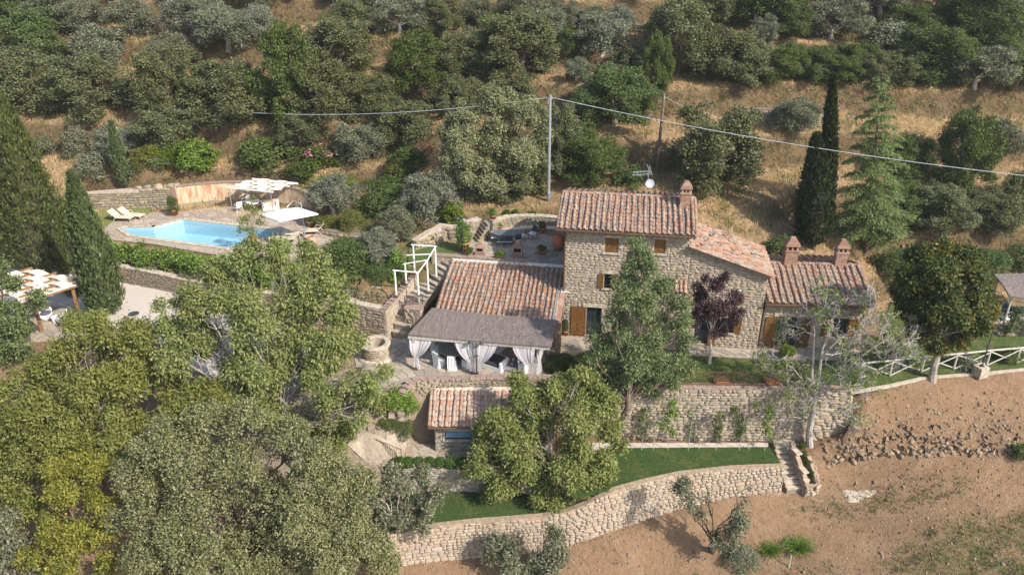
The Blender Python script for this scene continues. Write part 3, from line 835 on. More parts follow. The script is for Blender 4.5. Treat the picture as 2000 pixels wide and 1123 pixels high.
def tiled_roof(root, roofpart, O, U, S, W, L, spacing, expo, matname, pan, pcs, seed=1, rad=.105, jit=1.0, skip=None):
    """O lower left corner, U along the eave, S up the slope (local to root); roofpart is the parent of the tiles"""
    rng = np.random.default_rng(seed)
    U = Vector(U).normalized(); S = Vector(S).normalized(); Nn = U.cross(S).normalized()
    nc = max(1, round(W / spacing)); sp = W / nc; nr = math.ceil(L / expo)
    pans = []
    for i in range(nc + 1):
        cj = rng.uniform(-.02, .02) * jit; ca = rng.uniform(0, 6)
        for j in range(nr):
            y0 = j * expo; ln = min(expo * 1.2, L - y0 + .04)
            if ln < .08: continue
            if i < nc:
                x = (i + .5) * sp + cj + rng.uniform(-.014, .014) * jit + .018 * math.sin(ca + y0 * 1.5)
                if not (skip and skip(x, y0)):
                    pos = O + U * x + S * (y0 - .03 + rng.uniform(-.02, .02) * jit) + Nn * (.035 + rng.uniform(0, .018) * jit + .022 * math.sin(x * .9 + y0 * .7) + .012 * math.sin(ca + y0 * 2.1))
                    Y = (S + Nn * -.045 * (1 if j else .6) + U * rng.uniform(-.05, .05) * jit).normalized()
                    X = Y.cross(Nn).normalized(); Z = X.cross(Y)
                    R = Matrix((X, Y, Z)).transposed(); k = rad * rng.uniform(.93, 1.07)
                    M = Matrix.Translation(pos + Nn * .02) @ (R @ Matrix.Diagonal((k, ln, k * .95))).to_4x4()
                    pcs.add(roofpart, 0, M, ln * k)
            x = i * sp
            if skip and skip(x, y0): continue
            Y = (S - Nn * .05).normalized(); X = Y.cross(Nn).normalized(); Z = X.cross(Y)
            wd = (sp * .86) * (1 if 0 < i < nc else .5)
            xo = x if 0 < i < nc else (x + wd / 2 if i == 0 else x - wd / 2)
            M = Matrix.Translation(O + U * xo + S * y0 + Nn * (.035 + rng.uniform(0, .008))) @ (Matrix((X, Y, Z)).transposed() @ Matrix.Diagonal((wd, ln, .022))).to_4x4()
            pans.append((0, M))
    tri_merge('pan_tile', BOX_RAW, pans, MAT[pan], roofpart)
def half_round_row(root, name, mat, p, q, rad, ln=.42, seed=0):
    """ridge tiles laid in a row from p to q"""
    rng = np.random.default_rng(seed); p = Vector(p); q = Vector(q); D = (q - p); T = D.length; D.normalize()
    n = max(1, round(T / (ln * .88)))
    X = Vector((D.y, -D.x, 0)).normalized() * -1
    for i in range(n):
        pos = p + D * (T * i / n); Y = (D + Vector((0, 0, -.03 + rng.uniform(-.02, .02)))).normalized()
        Xa = Y.cross(Vector((0, 0, 1))).normalized(); Z = Xa.cross(Y)
        M = Matrix.Translation(pos + Vector((0, 0, rng.uniform(0, .015)))) @ (Matrix((Xa, Y, Z)).transposed() @ Matrix.Diagonal((rad, T / n * 1.12, rad * .8))).to_4x4()
        link_mesh(name, cover_mesh(mat), root, M)

# ------------------------------------------------------------------ building faces
def facade(root, a, b, z0, top, holes, thick, stone, core_mat, pcs, rh=(.10, .21), rw=(.17, .5), seed=1, depth=.026, breaks=()):
    """one stone face from a to b (plan points local to root, outward on the right hand of a->b); top(s) its upper edge"""
    rng = np.random.default_rng(seed)
    a = Vector((a[0], a[1], 0)); b = Vector((b[0], b[1], 0)); D = b - a; L = D.length; D.normalize(); nin = Vector((-D.y, D.x, 0))
    if not callable(top): tv = top; top = lambda s: tv
    us = sorted(set([0, L] + [h[0] for h in holes] + [h[1] for h in holes] + list(breaks)))
    m = MB()
    for s0, s1 in zip(us[:-1], us[1:]):
        if s1 - s0 < 1e-4: continue
        hs = sorted([(h[2], h[3]) for h in holes if h[0] <= s0 + 1e-4 and h[1] >= s1 - 1e-4])
        lo = z0; iv = []
        for h0, h1 in hs:
            if h0 > lo: iv.append((lo, h0))
            lo = max(lo, h1)
        iv.append((lo, None))
        for c, d in iv:
            d0 = top(s0 + 1e-5) if d is None else d; d1 = top(s1 - 1e-5) if d is None else d
            p0, p1 = a + D * s0, a + D * s1; q0, q1 = p0 + nin * thick, p1 + nin * thick
            z = lambda p, k: (p.x, p.y, k)
            m.add([z(p0, c), z(p1, c), z(q1, c), z(q0, c), z(p0, d0), z(p1, d1), z(q1, d1), z(q0, d0)],
                  [(3, 2, 1, 0), (4, 5, 6, 7), (0, 1, 5, 4), (1, 2, 6, 5), (2, 3, 7, 6), (3, 0, 4, 7)])
    wall = m.build('wall', MAT[core_mat], root)
    if pcs is None: return wall
    hm = max(top(s) for s in np.linspace(0, L, 20)) - z0
    for s, z, w, h in courses(L, hm, rh, rw, rng, [(x0, x1, k0 - z0, k1 - z0) for x0, x1, k0, k1 in holes]):
        if z0 + z + h * .5 > top(s): continue
        pos = a + D * s + Vector((0, 0, z0 + z))
        pcs.add(wall, int(rng.integers(10)), stone_M(pos, D, (0, 0, 1), rng, w, h, depth, .010), w * h)
    return wall
def face_frame(root, a, b):
    """(point(s,out,z)) on a face"""
    a = Vector((a[0], a[1], 0)); b = Vector((b[0], b[1], 0)); D = (b - a).normalized(); no = Vector((D.y, -D.x, 0))
    return lambda s, o, z: a + D * s + no * o + Vector((0, 0, z))
def panel_shutter(root, name, p, rz, w, h, leaves=1, t=.045, mat='wood', label=None):
    """framed wooden leaf: p centre of the foot, w wide, h high; stiles, rails and recessed boards in one part"""
    m = MB(); R = Matrix.Rotation(rz, 3, 'Z')
    def bx(x, z, sx, sz, y, d): m.box(Vector(p) + R @ Vector((x, y, z)), (sx, d, sz), rz)
    lw = w / leaves
    for l in range(leaves):
        cx = -w / 2 + lw * (l + .5); e = min(.09, lw * .18)
        bx(cx, h / 2, lw - .01, h - .01, 0, t * .45)
        for sx in (-1, 1): bx(cx + sx * (lw / 2 - e / 2 - .003), h / 2, e, h, 0, t)
        for zz in ((e / 2, h / 2, h - e / 2) if h < 1.4 else (e * .7, h * .48, h - e / 2)): bx(cx, zz, lw - 2 * e, e * (1 if h < 1.4 else 1.3), 0, t * .9)
        if h >= 1.4:
            for zz in (h * .25, h * .73): bx(cx, zz, (lw - 2 * e) * .72, h * .30, 0, t * .75)
    return m.build(name, MAT[mat], root, False, label)
def window_unit(root, p, rz, w, h, sill=True, name='window', frame='wood_dark', glass='glass', mull=1, inset=.18):
    """frame with glazing set back in its opening; frame part with pane and sill sub-parts"""
    R = Matrix.Rotation(rz, 3, 'Z'); m = MB()
    def at(x, y, z): return Vector(p) + R @ Vector((x, y, z))
    f = .055
    for sx in (-1, 1): m.box(at(sx * (w / 2 - f / 2), inset, h / 2), (f, .06, h), rz)
    for zz in (f / 2, h - f / 2): m.box(at(0, inset, zz), (w - 2 * f, .06, f), rz)
    for i in range(1, mull + 1): m.box(at(-w / 2 + w * i / (mull + 1), inset, h / 2), (f * .8, .055, h - 2 * f), rz)
    fr = m.build(name, MAT[frame], root)
    for i in range(mull + 1):
        pw = w / (mull + 1)
        MB().box(at(-w / 2 + pw * (i + .5), inset + .012, h / 2), (pw - f, .012, h - 1.6 * f), rz).build('pane', MAT[glass], fr)
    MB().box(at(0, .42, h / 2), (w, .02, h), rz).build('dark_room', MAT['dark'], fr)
    if sill: MB().box(at(0, .02, -.05), (w + .24, .26, .1), rz).build('sill', MAT['cap'], fr)
    return fr
def brick_tower(root, name, c, w, d, z0, z1, rz, seed=0):
    """hollow-looking brick shaft laid course by course"""
    rng = np.random.default_rng(seed); m = MB(); R = Matrix.Rotation(rz, 3, 'Z'); z = z0; k = 0; hh = .075
    m.box((c[0], c[1], (z0 + z1) / 2), (w - .04, d - .04, z1 - z0), rz)
    while z < z1 - .01:
        for sx, sy, ln, th in ((0, -1, w, 0), (0, 1, w, 0), (-1, 0, d, 1), (1, 0, d, 1)):
            n = max(2, round(ln / .25)); s = -ln / 2 - (.06 if k % 2 else 0)
            bw = ln / n
            for i in range(n + (1 if k % 2 else 0)):
                a, b = max(s, -ln / 2), min(s + bw, ln / 2); s += bw
                if b - a < .04: continue
                q = Vector(((a + b) / 2, sy * (d / 2 - .05), 0)) if th == 0 else Vector((sx * (w / 2 - .05), (a + b) / 2, 0))
                q = R @ q
                m.box((c[0] + q.x, c[1] + q.y, z + hh / 2), ((b - a - .012), .1 + rng.uniform(-.008, .014), hh - .012) if th == 0 else (.1 + rng.uniform(-.008, .014), b - a - .012, hh - .012), rz)
        z += hh; k += 1
    o = m.build(name, MAT['brick'], root); return o
def chimney(root, c, w, d, z0, z1, rz, seed):
    """brick stack, vent openings under a stepped brick cap"""
    H = z1 - z0
    st = brick_tower(root, 'chimney', c, w, d, z0, z0 + H * .56, rz, seed)
    m = MB(); R = Matrix.Rotation(rz, 3, 'Z')
    zt0 = z0 + H * .56
    m.box((c[0], c[1], zt0 + .035), (w + .1, d + .1, .07), rz)
    vh = H * .14
    for sx in (-1, 0, 1):
        for sy in (-1, 0, 1):
            if sx == 0 and sy == 0: continue
            q = R @ Vector((sx * (w / 2 - .08), sy * (d / 2 - .08), 0))
            m.box((c[0] + q.x, c[1] + q.y, zt0 + .07 + vh / 2), (.13, .13, vh), rz)
    z = zt0 + .07 + vh
    m.box((c[0], c[1], z + .04), (w + .12, d + .12, .08), rz); z += .08
    n = 5; left = z1 - z
    for i in range(n):
        f = 1 - i / n * .78
        m.box((c[0], c[1], z + left * (i + .5) / n), ((w + .02) * f, (d + .02) * f, left / n * .96), rz)
    m.build('chimney_cap', MAT['brick'], st)
    MB().box((c[0], c[1], zt0 + .07 + vh / 2), (w - .2, d - .2, vh), rz).build('dark_flue', MAT['dark'], st)
    return st

# ================================================================== farmhouse: tower, wing and annexe
house = thing('farmhouse', 'stone farmhouse with a tiled tower, sloping middle wing and low end with two chimneys', 'house', A0, HA)
hp = stone_pieces('stone', 300)
ht = Pieces('tile', COVER_RAW, lambda i: cover_mesh('tile'), MAT['tile'], 300)
# local frame of the house: x along the front, y back
TW, TD, TH = 7.42, 6.0, 7.12
wing_top = lambda s: 6.42 - (s) * .326 if s > 0 else 6.42
holes_t = [(2.41, 3.2, 5.83, 6.79), (2.46, 2.9, 3.46, 4.41), (5.3, 5.95, 5.95, 6.85), (1.5, 2.4, .06, 2.1)]
facade(house, (0, 0), (TW, 0), -.1, TH, holes_t, .5, 'stone', 'mortar', hp, seed=11)
facade(house, (0, TD), (0, .005), -.1, TH, [], .5, 'stone', 'mortar', hp, seed=12)
facade(house, (TW, .51), (TW, TD), 2.5, TH, [], .5, 'stone', 'mortar', hp, seed=13)
facade(house, (TW - .51, TD), (.51, TD), 2.5, TH, [], .5, 'stone', 'mortar', None, seed=14)
holes_w = [(8.15 - TW, 9.0 - TW, .02, 2.05), (9.62 - TW, 10.45 - TW, .95, 1.95)]
WL = 12.0 - TW
facade(house, (TW + .004, .02), (12.0, .02), -.1, lambda s: 6.5 - s * .326 - .12, holes_w, .5, 'stone', 'mortar', hp, seed=15)
facade(house, (12.0, .54), (12.0, 4.0), -.1, 6.5 - WL * .326 - .1, [], .5, 'stone', 'mortar', hp, seed=16)
facade(house, (11.48, 4.0), (TW + .02, 4.0), 1.5, lambda s: 6.5 - (WL - .52 - s) * .326 - .16, [], .5, 'stone', 'mortar', None, seed=17)
fp = face_frame(house, (0, 0), (TW, 0))
# tower openings
window_unit(house, fp(2.805, 0, 5.83), 0, .79, .96, True)
panel_shutter(house, 'shutter', fp(2.805, -.05, 5.83), 0, .77, .95, 2, label='closed brown shutters of the top window')
window_unit(house, fp(2.68, 0, 3.46), 0, .44, .95, True, mull=0)
for s, r in ((2.27, 0), (3.08, 0)): panel_shutter(house, 'shutter', fp(s, .06, 3.47), r, .33, .92, 1)
window_unit(house, fp(5.625, 0, 5.95), 0, .65, .9, True)
panel_shutter(house, 'shutter', fp(5.625, -.05, 5.95), 0, .63, .89, 2)
d = window_unit(house, fp(1.95, 0, .06), 0, .9, 2.04, False, 'door', 'iron', 'glass', 1, .12)
panel_shutter(house, 'shutter', fp(1.02, .06, .08), 0, .92, 2.0, 2, label='tall brown double shutter folded back beside the dark door')
MB().box(fp(2.55, .015, 1.0), (.2, .1, 2.1)).build('door_jamb', MAT['cap'], house)
for s_, z_, w_, h_ in ((1.95, 2.2, 1.35, .2), (2.805, 6.87, 1.05, .14), (2.68, 4.5, .7, .12), (5.625, 6.93, .9, .12)): MB().box(fp(s_, .02, z_), (w_, .1, h_)).build('lintel', MAT['cap'], house)
# wing openings
fw = face_frame(house, (0, .02), (12, .02))
window_unit(house, fw(8.575, 0, .02), 0, .85, 2.03, False, 'door', 'wood_dark', 'glass', 0)
panel_shutter(house, 'shutter', fw(9.22, .06, .03), 0, .42, 1.98, 1)
window_unit(house, fw(10.03, 0, .95), 0, .83, 1.0, True)
panel_shutter(house, 'shutter', fw(9.38, .06, .96), 0, .42, .98, 1)
panel_shutter(house, 'shutter', fw(10.68, .06, .96), 0, .42, .98, 1)
# little tiled door canopy
cr = MB().box((6.75, -.38, 3.95), (1.3, .85, .07), 0, math.radians(24)).build('door_canopy', MAT['wood_dark'], house)
cpc = Pieces('tile', COVER_RAW, lambda i: cover_mesh('tile_new'), MAT['tile_new'], 60)
tiled_roof(house, cr, Vector((6.1, -.82, 3.82)), (1, 0, 0), (0, math.cos(.42), math.sin(.42)), 1.3, .95, .26, .34, 'tile_new', 'pan_new', cpc, 5, .09)
cpc.finish()
for sx in (6.2, 7.3):
    m = MB(); m.bar((sx, -.05, 3.3), (sx, -.7, 3.78), .08); m.bar((sx, -.05, 3.95), (sx, -.75, 3.8), .08); m.build('canopy_bracket', MAT['wood_dark'], house)
# tower roof: two slopes, ridge along the front
sl = .293; ez = 7.36; ov = .42; rx0, rx1 = -.42, 7.62
ridge_v = TD / 2; rz_ = ez + sl * (ridge_v + ov)
S1 = Vector((0, 1, sl)).normalized(); LS = math.hypot(ridge_v + ov, sl * (ridge_v + ov))
m = MB()
for e, sgn in ((-ov, 1), (TD + ov, -1)):
    q = [(rx0, e, ez), (rx1, e, ez), (rx1, ridge_v, rz_), (rx0, ridge_v, rz_)]
    vs = [(x, y, z - .02) for x, y, z in q] + [(x, y, z - .14) for x, y, z in q]
    m.add(vs, [(0, 1, 2, 3), (7, 6, 5, 4), (0, 4, 5, 1), (1, 5, 6, 2), (2, 6, 7, 3), (3, 7, 4, 0)])
troof = m.build('roof', MAT['pan'], house)
tiled_roof(house, troof, Vector((rx0, -ov - .06, ez)), (1, 0, 0), S1, rx1 - rx0, LS + .05, .352, .36, 'tile', 'pan', ht, 21, .108)
tiled_roof(house, troof, Vector((rx1, TD + ov + .06, ez)), (-1, 0, 0), Vector((0, -1, sl)).normalized(), rx1 - rx0, LS + .05, .352, .36, 'tile', 'pan', ht, 22, .108)
half_round_row(troof, 'ridge_tile', 'tile', (rx0, ridge_v, rz_ + .06), (rx1, ridge_v, rz_ + .06), .15, .45, 3)
m = MB()
for i in range(24):
    x = rx0 + .12 + i * (rx1 - rx0 - .24) / 23
    m.box((x, -.2, ez - .17 + sl * .3), (.07, .7, .09), 0, math.atan(sl))
m.build('rafter', MAT['wood_dark'], house)
m = MB(); m.tube([(rx0, -ov - .1, ez - .06), (rx1, -ov - .1, ez - .08)], .055, 8); m.tube([(0.02, -.5, ez - .1), (.03, -.07, ez - .5), (.03, -.07, 2.9)], .04, 8)
m.build('gutter', MAT['wood_dark'], house)
for i, (lo, e) in enumerate(((rx0, -1), (rx1, 1))):
    for sg in (0, 1):
        p = (lo, -ov, ez + .03) if sg == 0 else (lo, TD + ov, ez + .03)
        half_round_row(troof, 'verge_tile', 'tile', p, (lo, ridge_v, rz_ + .04), .10, .42, 30 + i * 2 + sg)
chimney(house, (6.98, 2.25), .58, .52, 8.05, 9.75, 0, 5)
# wing roof: one slope falling to the right
wsl = -.326
WO = (TW - .12, -.28); wz0 = 6.58; wl_ = 12.22 - WO[0]
zc = lambda x: wz0 + (x - WO[0]) * wsl
m = MB(); q = [(WO[0], -.28, zc(WO[0])), (12.22, -.28, zc(12.22)), (12.3, 4.25, zc(12.3)), (WO[0], 4.25, zc(WO[0]))]
vs = [(x, y, z - .02) for x, y, z in q] + [(x, y, z - .12) for x, y, z in q]
m.add(vs, [(0, 1, 2, 3), (7, 6, 5, 4), (0, 4, 5, 1), (1, 5, 6, 2), (2, 6, 7, 3), (3, 7, 4, 0)])
wroof = m.build('roof', MAT['pan'], house)
SW = Vector((-1, 0, -wsl)).normalized()
tiled_roof(house, wroof, Vector((12.28, -.3, zc(12.28))), (0, 1, 0), SW, 4.55, wl_ * math.hypot(1, wsl) - .02, .29, .33, 'tile', 'pan', ht, 23, .112, 2.2)
slabs = []
srng = np.random.default_rng(8)
for i in range(46):
    x = srng.uniform(7.6, 12.1); y = srng.uniform(0, 4.1)
    Mx = Matrix.Translation((x, y, zc(x) + .15)) @ Matrix.Rotation(.31, 4, 'Y') @ Matrix.Rotation(srng.uniform(0, 6), 4, 'Z') @ Matrix.Diagonal((srng.uniform(.2, .42), srng.uniform(.18, .32), .035, 1)) @ Matrix.Rotation(math.pi / 2, 4, 'X')
    link_mesh('roof_slab', stone_mesh(i % 10, 'stone_grey'), wroof, Mx)
half_round_row(wroof, 'verge_tile', 'tile', (12.2, -.3, zc(12.2) + .05), (WO[0], -.3, zc(WO[0]) + .05), .1, .4, 44)
m = MB()
for i in range(14): x = 7.7 + i * .34; m.box((x, -.14, zc(x) - .15), (.05, .3, .05), 0, 0, .31)
m.build('verge_brick', MAT['brick'], house)
# annexe in its own direction (still part of the house)
Rb = Matrix.Rotation(BA - HA, 3, 'Z'); ob = Matrix.Rotation(-HA, 3, 'Z') @ (B0 - A0)
def b2(u, v): q = ob + Rb @ Vector((u, v, 0)); return (q.x, q.y)
def b3(u, v, z): q = ob + Rb @ Vector((u, v, 0)); return Vector((q.x, q.y, z))
AW, AD, AH = 6.05, 5.6, 3.0
bz = BA - HA
holes_a = [(.92, 2.2, .06, 2.15), (4.1, 5.1, .9, 2.15)]
facade(house, b2(.03, .05), b2(AW, .05), -.1, AH, holes_a, .5, 'stone', 'mortar', hp, seed=18, rh=(.1, .2))
facade(house, b2(AW, .56), b2(AW, AD), -.1, lambda s: AH + .3 * min(s + .5, AD - s - .5) - .05, [], .5, 'stone', 'mortar', hp, seed=19, breaks=[AD / 2 - .5])
facade(house, b2(AW - .51, AD), b2(.03, AD), .8, AH, [], .5, 'stone', 'mortar', None, seed=20)
window_unit(house, b3(1.56, .05, .06), bz, 1.28, 2.09, False, 'door', 'wood', 'glass', 2)
panel_shutter(house, 'shutter', b3(.55, -.02, .08), bz, .70, 2.02, 1)
panel_shutter(house, 'shutter', b3(2.58, -.02, .08), bz, .70, 2.02, 1, mat='wood_dark')
window_unit(house, b3(4.6, .05, .9), bz, 1.0, 1.25, True)
panel_shutter(house, 'shutter', b3(3.83, -.02, .92), bz, .5, 1.22, 1)
panel_shutter(house, 'shutter', b3(5.37, -.02, .92), bz, .5, 1.22, 1)
MB().box(b3(1.56, .02, 2.27), (1.8, .12, .2), bz).build('lintel', MAT['cap'], house); MB().box(b3(4.6, .02, 2.26), (1.4, .12, .18), bz).build('lintel', MAT['cap'], house)
asl = .30; aez = 3.22; arv = AD / 2 + .3; arz = aez + asl * (arv + .35)
m = MB()
for e, r in ((-.35, arv), (2 * arv + .35, arv)):
    q = [b3(-.05, e, aez), b3(AW + .25, e, aez), b3(AW + .25, r, arz), b3(-.05, r, arz)]
    vs = [(p.x, p.y, p.z - .02) for p in q] + [(p.x, p.y, p.z - .13) for p in q]
    m.add(vs, [(0, 1, 2, 3), (7, 6, 5, 4), (0, 4, 5, 1), (1, 5, 6, 2), (2, 6, 7, 3), (3, 7, 4, 0)])
aroof = m.build('roof', MAT['pan'], house)
LA = math.hypot(arv + .35, asl * (arv + .35))
def dirb(u, v, z): return (Rb @ Vector((u, v, 0)) + Vector((0, 0, z)))
tiled_roof(house, aroof, b3(-.05, -.4, aez), dirb(1, 0, 0), dirb(0, 1, asl), AW + .3, LA + .05, .39, .36, 'tile_low', 'pan', ht, 24, .118)
tiled_roof(house, aroof, b3(AW + .25, 2 * arv + .4, aez), dirb(-1, 0, 0), dirb(0, -1, asl), AW + .3, LA + .05, .39, .36, 'tile_low', 'pan', ht, 25, .118)
half_round_row(aroof, 'ridge_tile', 'tile', b3(-.05, arv, arz + .05), b3(AW + .25, arv, arz + .05), .15, .45, 51)
half_round_row(aroof, 'verge_tile', 'tile', b3(AW + .22, -.38, aez + .04), b3(AW + .22, arv, arz + .04), .11, .4, 52)
m = MB(); m.tube([b3(-.05, -.45, aez - .07), b3(AW + .25, -.45, aez - .09)], .055, 8); m.tube([b3(-.02, -.45, aez - .1), b3(-.0, -.03, aez - .4), b3(0, -.03, .05)], .04, 8); m.build('gutter', MAT['wood_dark'], house)
chimney(house, b2(1.95, arv + .05), .76, .58, 4.05, 6.05, bz, 6)
chimney(house, b2(5.0, arv + .05), .68, .56, 4.05, 6.0, bz, 7)
hp.finish(); ht.finish()

# ================================================================== low stone building with tiled roof beside the tower
low = thing('outbuilding', 'low stone building under a broad lichen covered tile roof beside the tower', 'outbuilding', A0, HA)
lp = stone_pieces('stone', 200); lt = Pieces('tile', COVER_RAW, lambda i: cover_mesh('tile_low'), MAT['tile_low'], 300)
facade(low, (-7.25, -2.05), (-.1, -2.05), -.1, 2.2, [(1.0, 2.2, 0, 2.0), (4.0, 6.0, 0, 2.0)], .45, 'stone', 'mortar', lp, seed=61)
facade(low, (-7.25, 2.2), (-7.25, -1.6), -.1, lambda s: 3.3 - .237 * s * 1.0 - .12, [], .45, 'stone', 'mortar', lp, seed=62)
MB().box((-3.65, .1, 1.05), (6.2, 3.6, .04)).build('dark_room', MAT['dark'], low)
llsl = .237
q = [(-7.62, -2.55, 2.30), (-.32, -2.9, 2.30), (-.06, 2.45, 2.30 + llsl * 5.0), (-7.42, 2.45, 2.30 + llsl * 5.0)]
m = MB(); vs = [(x, y, z - .02) for x, y, z in q] + [(x, y, z - .16) for x, y, z in q]
m.add(vs, [(0, 1, 2, 3), (7, 6, 5, 4), (0, 4, 5, 1), (1, 5, 6, 2), (2, 6, 7, 3), (3, 7, 4, 0)])
lroof = m.build('roof', MAT['pan'], low)
SL = Vector((0, 1, llsl)).normalized()
tiled_roof(low, lroof, Vector((-7.6, -2.55, 2.30)), (1, 0, 0), SL, 7.5, 5.12, .315, .35, 'tile_low', 'pan', lt, 26, .108)
# white flashing at the top, brick verge at the right
m = MB(); m.box((-5.0, 2.48, 3.56), (4.9, .14, .14)); m.box((-1.3, 2.40, 3.63), (2.5, .16, .16)); m.build('flashing', MAT['plaster'], low)
m = MB()
for i in range(16):
    t = i / 15; y = -2.75 + t * 3.0; m.box((-.02, y, 2.33 + llsl * (y + 2.5) + .06), (.30, .19, .10), rr(-.05, .05), math.atan(llsl))
m.build('verge_brick', MAT['brick'], low)
pil = brick_tower(low, 'brick_pier', (.0, -2.72), .34, .42, -.1, 2.32, 0, 9)
m = MB(); m.tube([(-.36, -2.6, 2.42), (-.36, .3, 3.08)], .05, 6); m.build('gutter', MAT['steel'], low)
m = MB(); m.box((.08, .15, 3.05), (.5, .5, .08), .2); m.lathe([(.2, 0), (.14, .14), (.02, .2)], (.05, .2, 3.08), 8); m.build('mortar_cap', MAT['plaster'], low)
lp.finish(); lt.finish()

# ================================================================== thatched dining shelter in front of it
pg = thing('dining_pergola', 'heather thatched dining shelter with tied white curtains on the paved terrace', 'pergola', A0, HA)
def hl(px, py, z):
    q = P(px, py, z) - A0; return Vector((q.dot(hu), q.dot(hv), z))
f0 = hl(797, 655, 2.28); f1 = hl(1074, 678, 2.28); k0 = hl(844, 603, 2.72); k1 = hl(1089, 627, 2.72)
def th(a, b):
    p = f0.lerp(f1, a).lerp(k0.lerp(k1, a), b)
    p = p + Vector((0, 0, -.06 * math.sin(math.pi * a) + .014 * math.sin(a * 23 + b * 7) * (1 if b < .05 else .3)))
    return p
m = MB(); rng = np.random.default_rng(4)
m.grid(lambda a, b: th(a, b) + Vector((0, 0, .07 - (.05 if .46 < b < .50 else 0) + rng.uniform(-.005, .005))), 60, 24)
m.grid(lambda a, b: th(1 - a, b) + Vector((0, 0, -.02)), 12, 6)
for a, b in (((0, 0), (1, 0)), ((1, 0), (1, 1)), ((1, 1), (0, 1)), ((0, 1), (0, 0))):
    m.grid(lambda s, t, a=a, b=b: th(a[0] + (b[0] - a[0]) * s, a[1] + (b[1] - a[1]) * s) + Vector((0, 0, -.02 + .09 * t)), 16, 1)
roof_t = m.build('thatch', MAT['thatch'], pg)
# loose heather ends over the eaves
V, F = [], []
for i in range(2600):
    a = rng.uniform(0, 1); e = rng.integers(4)
    p = th(a, 0) if e < 2 else (th(1, a) if e == 2 else th(0, a))
    p = p + Vector((rng.uniform(-.02, .02), rng.uniform(-.02, .02), .07 * rng.uniform(0, 1)))
    dd = Vector((rng.uniform(-.5, .5), -1, -.6)) if e < 2 else Vector((1 if e == 2 else -1, rng.uniform(-.5, .5), -.5))
    dd = dd.normalized() * rng.uniform(.03, .10); w = Vector((.008, .004, .004)); b0 = len(V)
    V += [p - w, p + w, p + dd]; F.append((b0, b0 + 1, b0 + 2))
for i in range(6000):
    a, b = rng.uniform(0, 1, 2); p = th(a, b) + Vector((0, 0, .07))
    dd = Vector((rng.uniform(-.4, .4), -1, .12 + rng.uniform(0, .2))).normalized() * rng.uniform(.06, .14); w = Vector((.009, 0, .006)); b0 = len(V)
    V += [p - w, p + w, p + dd]; F.append((b0, b0 + 1, b0 + 2))
o = link_mesh('loose_heather', np_mesh('loose_heather', np.array([tuple(v) for v in V]), np.array(F), MAT['thatch']), roof_t); o['kind'] = 'stuff'
posts = [hl(812, 722, 0), hl(930, 733, 0), hl(1040, 741, 0), hl(1071, 697, 0)]
for i, p in enumerate(posts):
    zt_ = 2.25 if i < 3 else 2.5
    pm = MB(); pm.box((p.x, p.y, zt_ / 2 + .1), (.15, .15, zt_ - .2), 0); pp = pm.build('post', MAT['wood_grey'], pg)
    MB().box((p.x, p.y, .11), (.24, .24, .22), 0).build('post_foot', MAT['rust'], pp)
m = MB(); m.bar(Vector((f0.x, posts[0].y, 2.17)), Vector((f1.x, posts[2].y, 2.14)), .12, .14); m.build('beam', MAT['wood_grey'], pg)
m = MB(); m.bar(Vector((f0.x + .1, f0.y + .1, 2.18)), Vector((k0.x + .05, k0.y, 2.6)), .09, .11); m.build('beam', MAT['wood_grey'], pg)
m = MB(); m.bar(Vector((f1.x - .1, f1.y + .1, 2.18)), Vector((k1.x - .1, k1.y, 2.6)), .09, .11); m.build('beam', MAT['wood_white'], pg)
for i in range(1, 9):
    t = i / 9; a = f0.lerp(f1, t); b = k0.lerp(k1, t)
    m = MB(); m.bar(a + Vector((0, .05, -.07)), b + Vector((0, 0, -.07)), .06, .08); m.build('rafter', MAT['wood_grey'], pg)

def curtain(label, p0, p1, gather, zt_, zg, z1, spread0, seed, sag=.25):
    """sheer curtain hung from p0 to p1 on the beam, tied towards the gather point"""
    rng = np.random.default_rng(seed); m = MB()
    p0 = Vector(p0); p1 = Vector(p1); g = Vector(gather)
    ph = rng.uniform(0, 6)
    def fn(a, b):
        top = p0.lerp(p1, a)
        if b < .72:
            t = b / .72; k = t ** 1.5 * .82 + .0
            q = top.lerp(g, k); q.z = zt_ + (zg - zt_) * t
            belly = math.sin(math.pi * min(1, t * 1.05)) * sag
            q += Vector((0, -1, 0)) * belly * (.25 + .75 * abs(a - .5))
            amp = .016 * (1 - .4 * k)
        else:
            t = (b - .72) / .28; q = (p0.lerp(p1, a).lerp(g, .82)) + Vector(((a - .5) * spread0 * .4 * t, 0, 0)); q.z = zg + (z1 - zg) * t; amp = .018
        q += Vector((0, 1, 0)) * amp * math.sin(a * 27 + ph + 2 * math.sin(a * 9) + b * 2) + Vector((1, 0, 0)) * amp * .4 * math.sin(a * 29 + ph)
        return q
    m.grid(fn, 56, 22)
    base = HF(g.x, g.y, z1)
    o = m.mesh('curtain', MAT['sheer'], True)
    ob_ = link_mesh('curtain', o); ob_.location = A0; ob_.rotation_euler = (0, 0, HA)
    tag(ob_, label, 'curtain', 'curtains of the dining shelter')
yb = lambda x: f0.y + (f1.y - f0.y) * (x - f0.x) / (f1.x - f0.x) + .07
def bm(x): return Vector((x, yb(x) , 2.12))
pL, pC, pR = posts[0], posts[1], posts[2]
curtain('white curtain ballooning around the left front post of the thatched shelter', bm(pL.x - .28), bm(pL.x + 1.05), (pL.x + .02, pL.y - .12, 0), 2.12, .86, .12, .55, 1, .38)
curtain('white curtain drawn to the middle post on its left side', bm(pC.x - 1.25), bm(pC.x - .02), (pC.x - .12, pC.y - .05, 0), 2.12, .75, .25, .3, 2, .30)
curtain('white curtain drawn to the middle post on its right side', bm(pC.x + .08), bm(pC.x + 1.25), (pC.x + .12, pC.y - .05, 0), 2.12, .75, .3, .3, 3, .30)
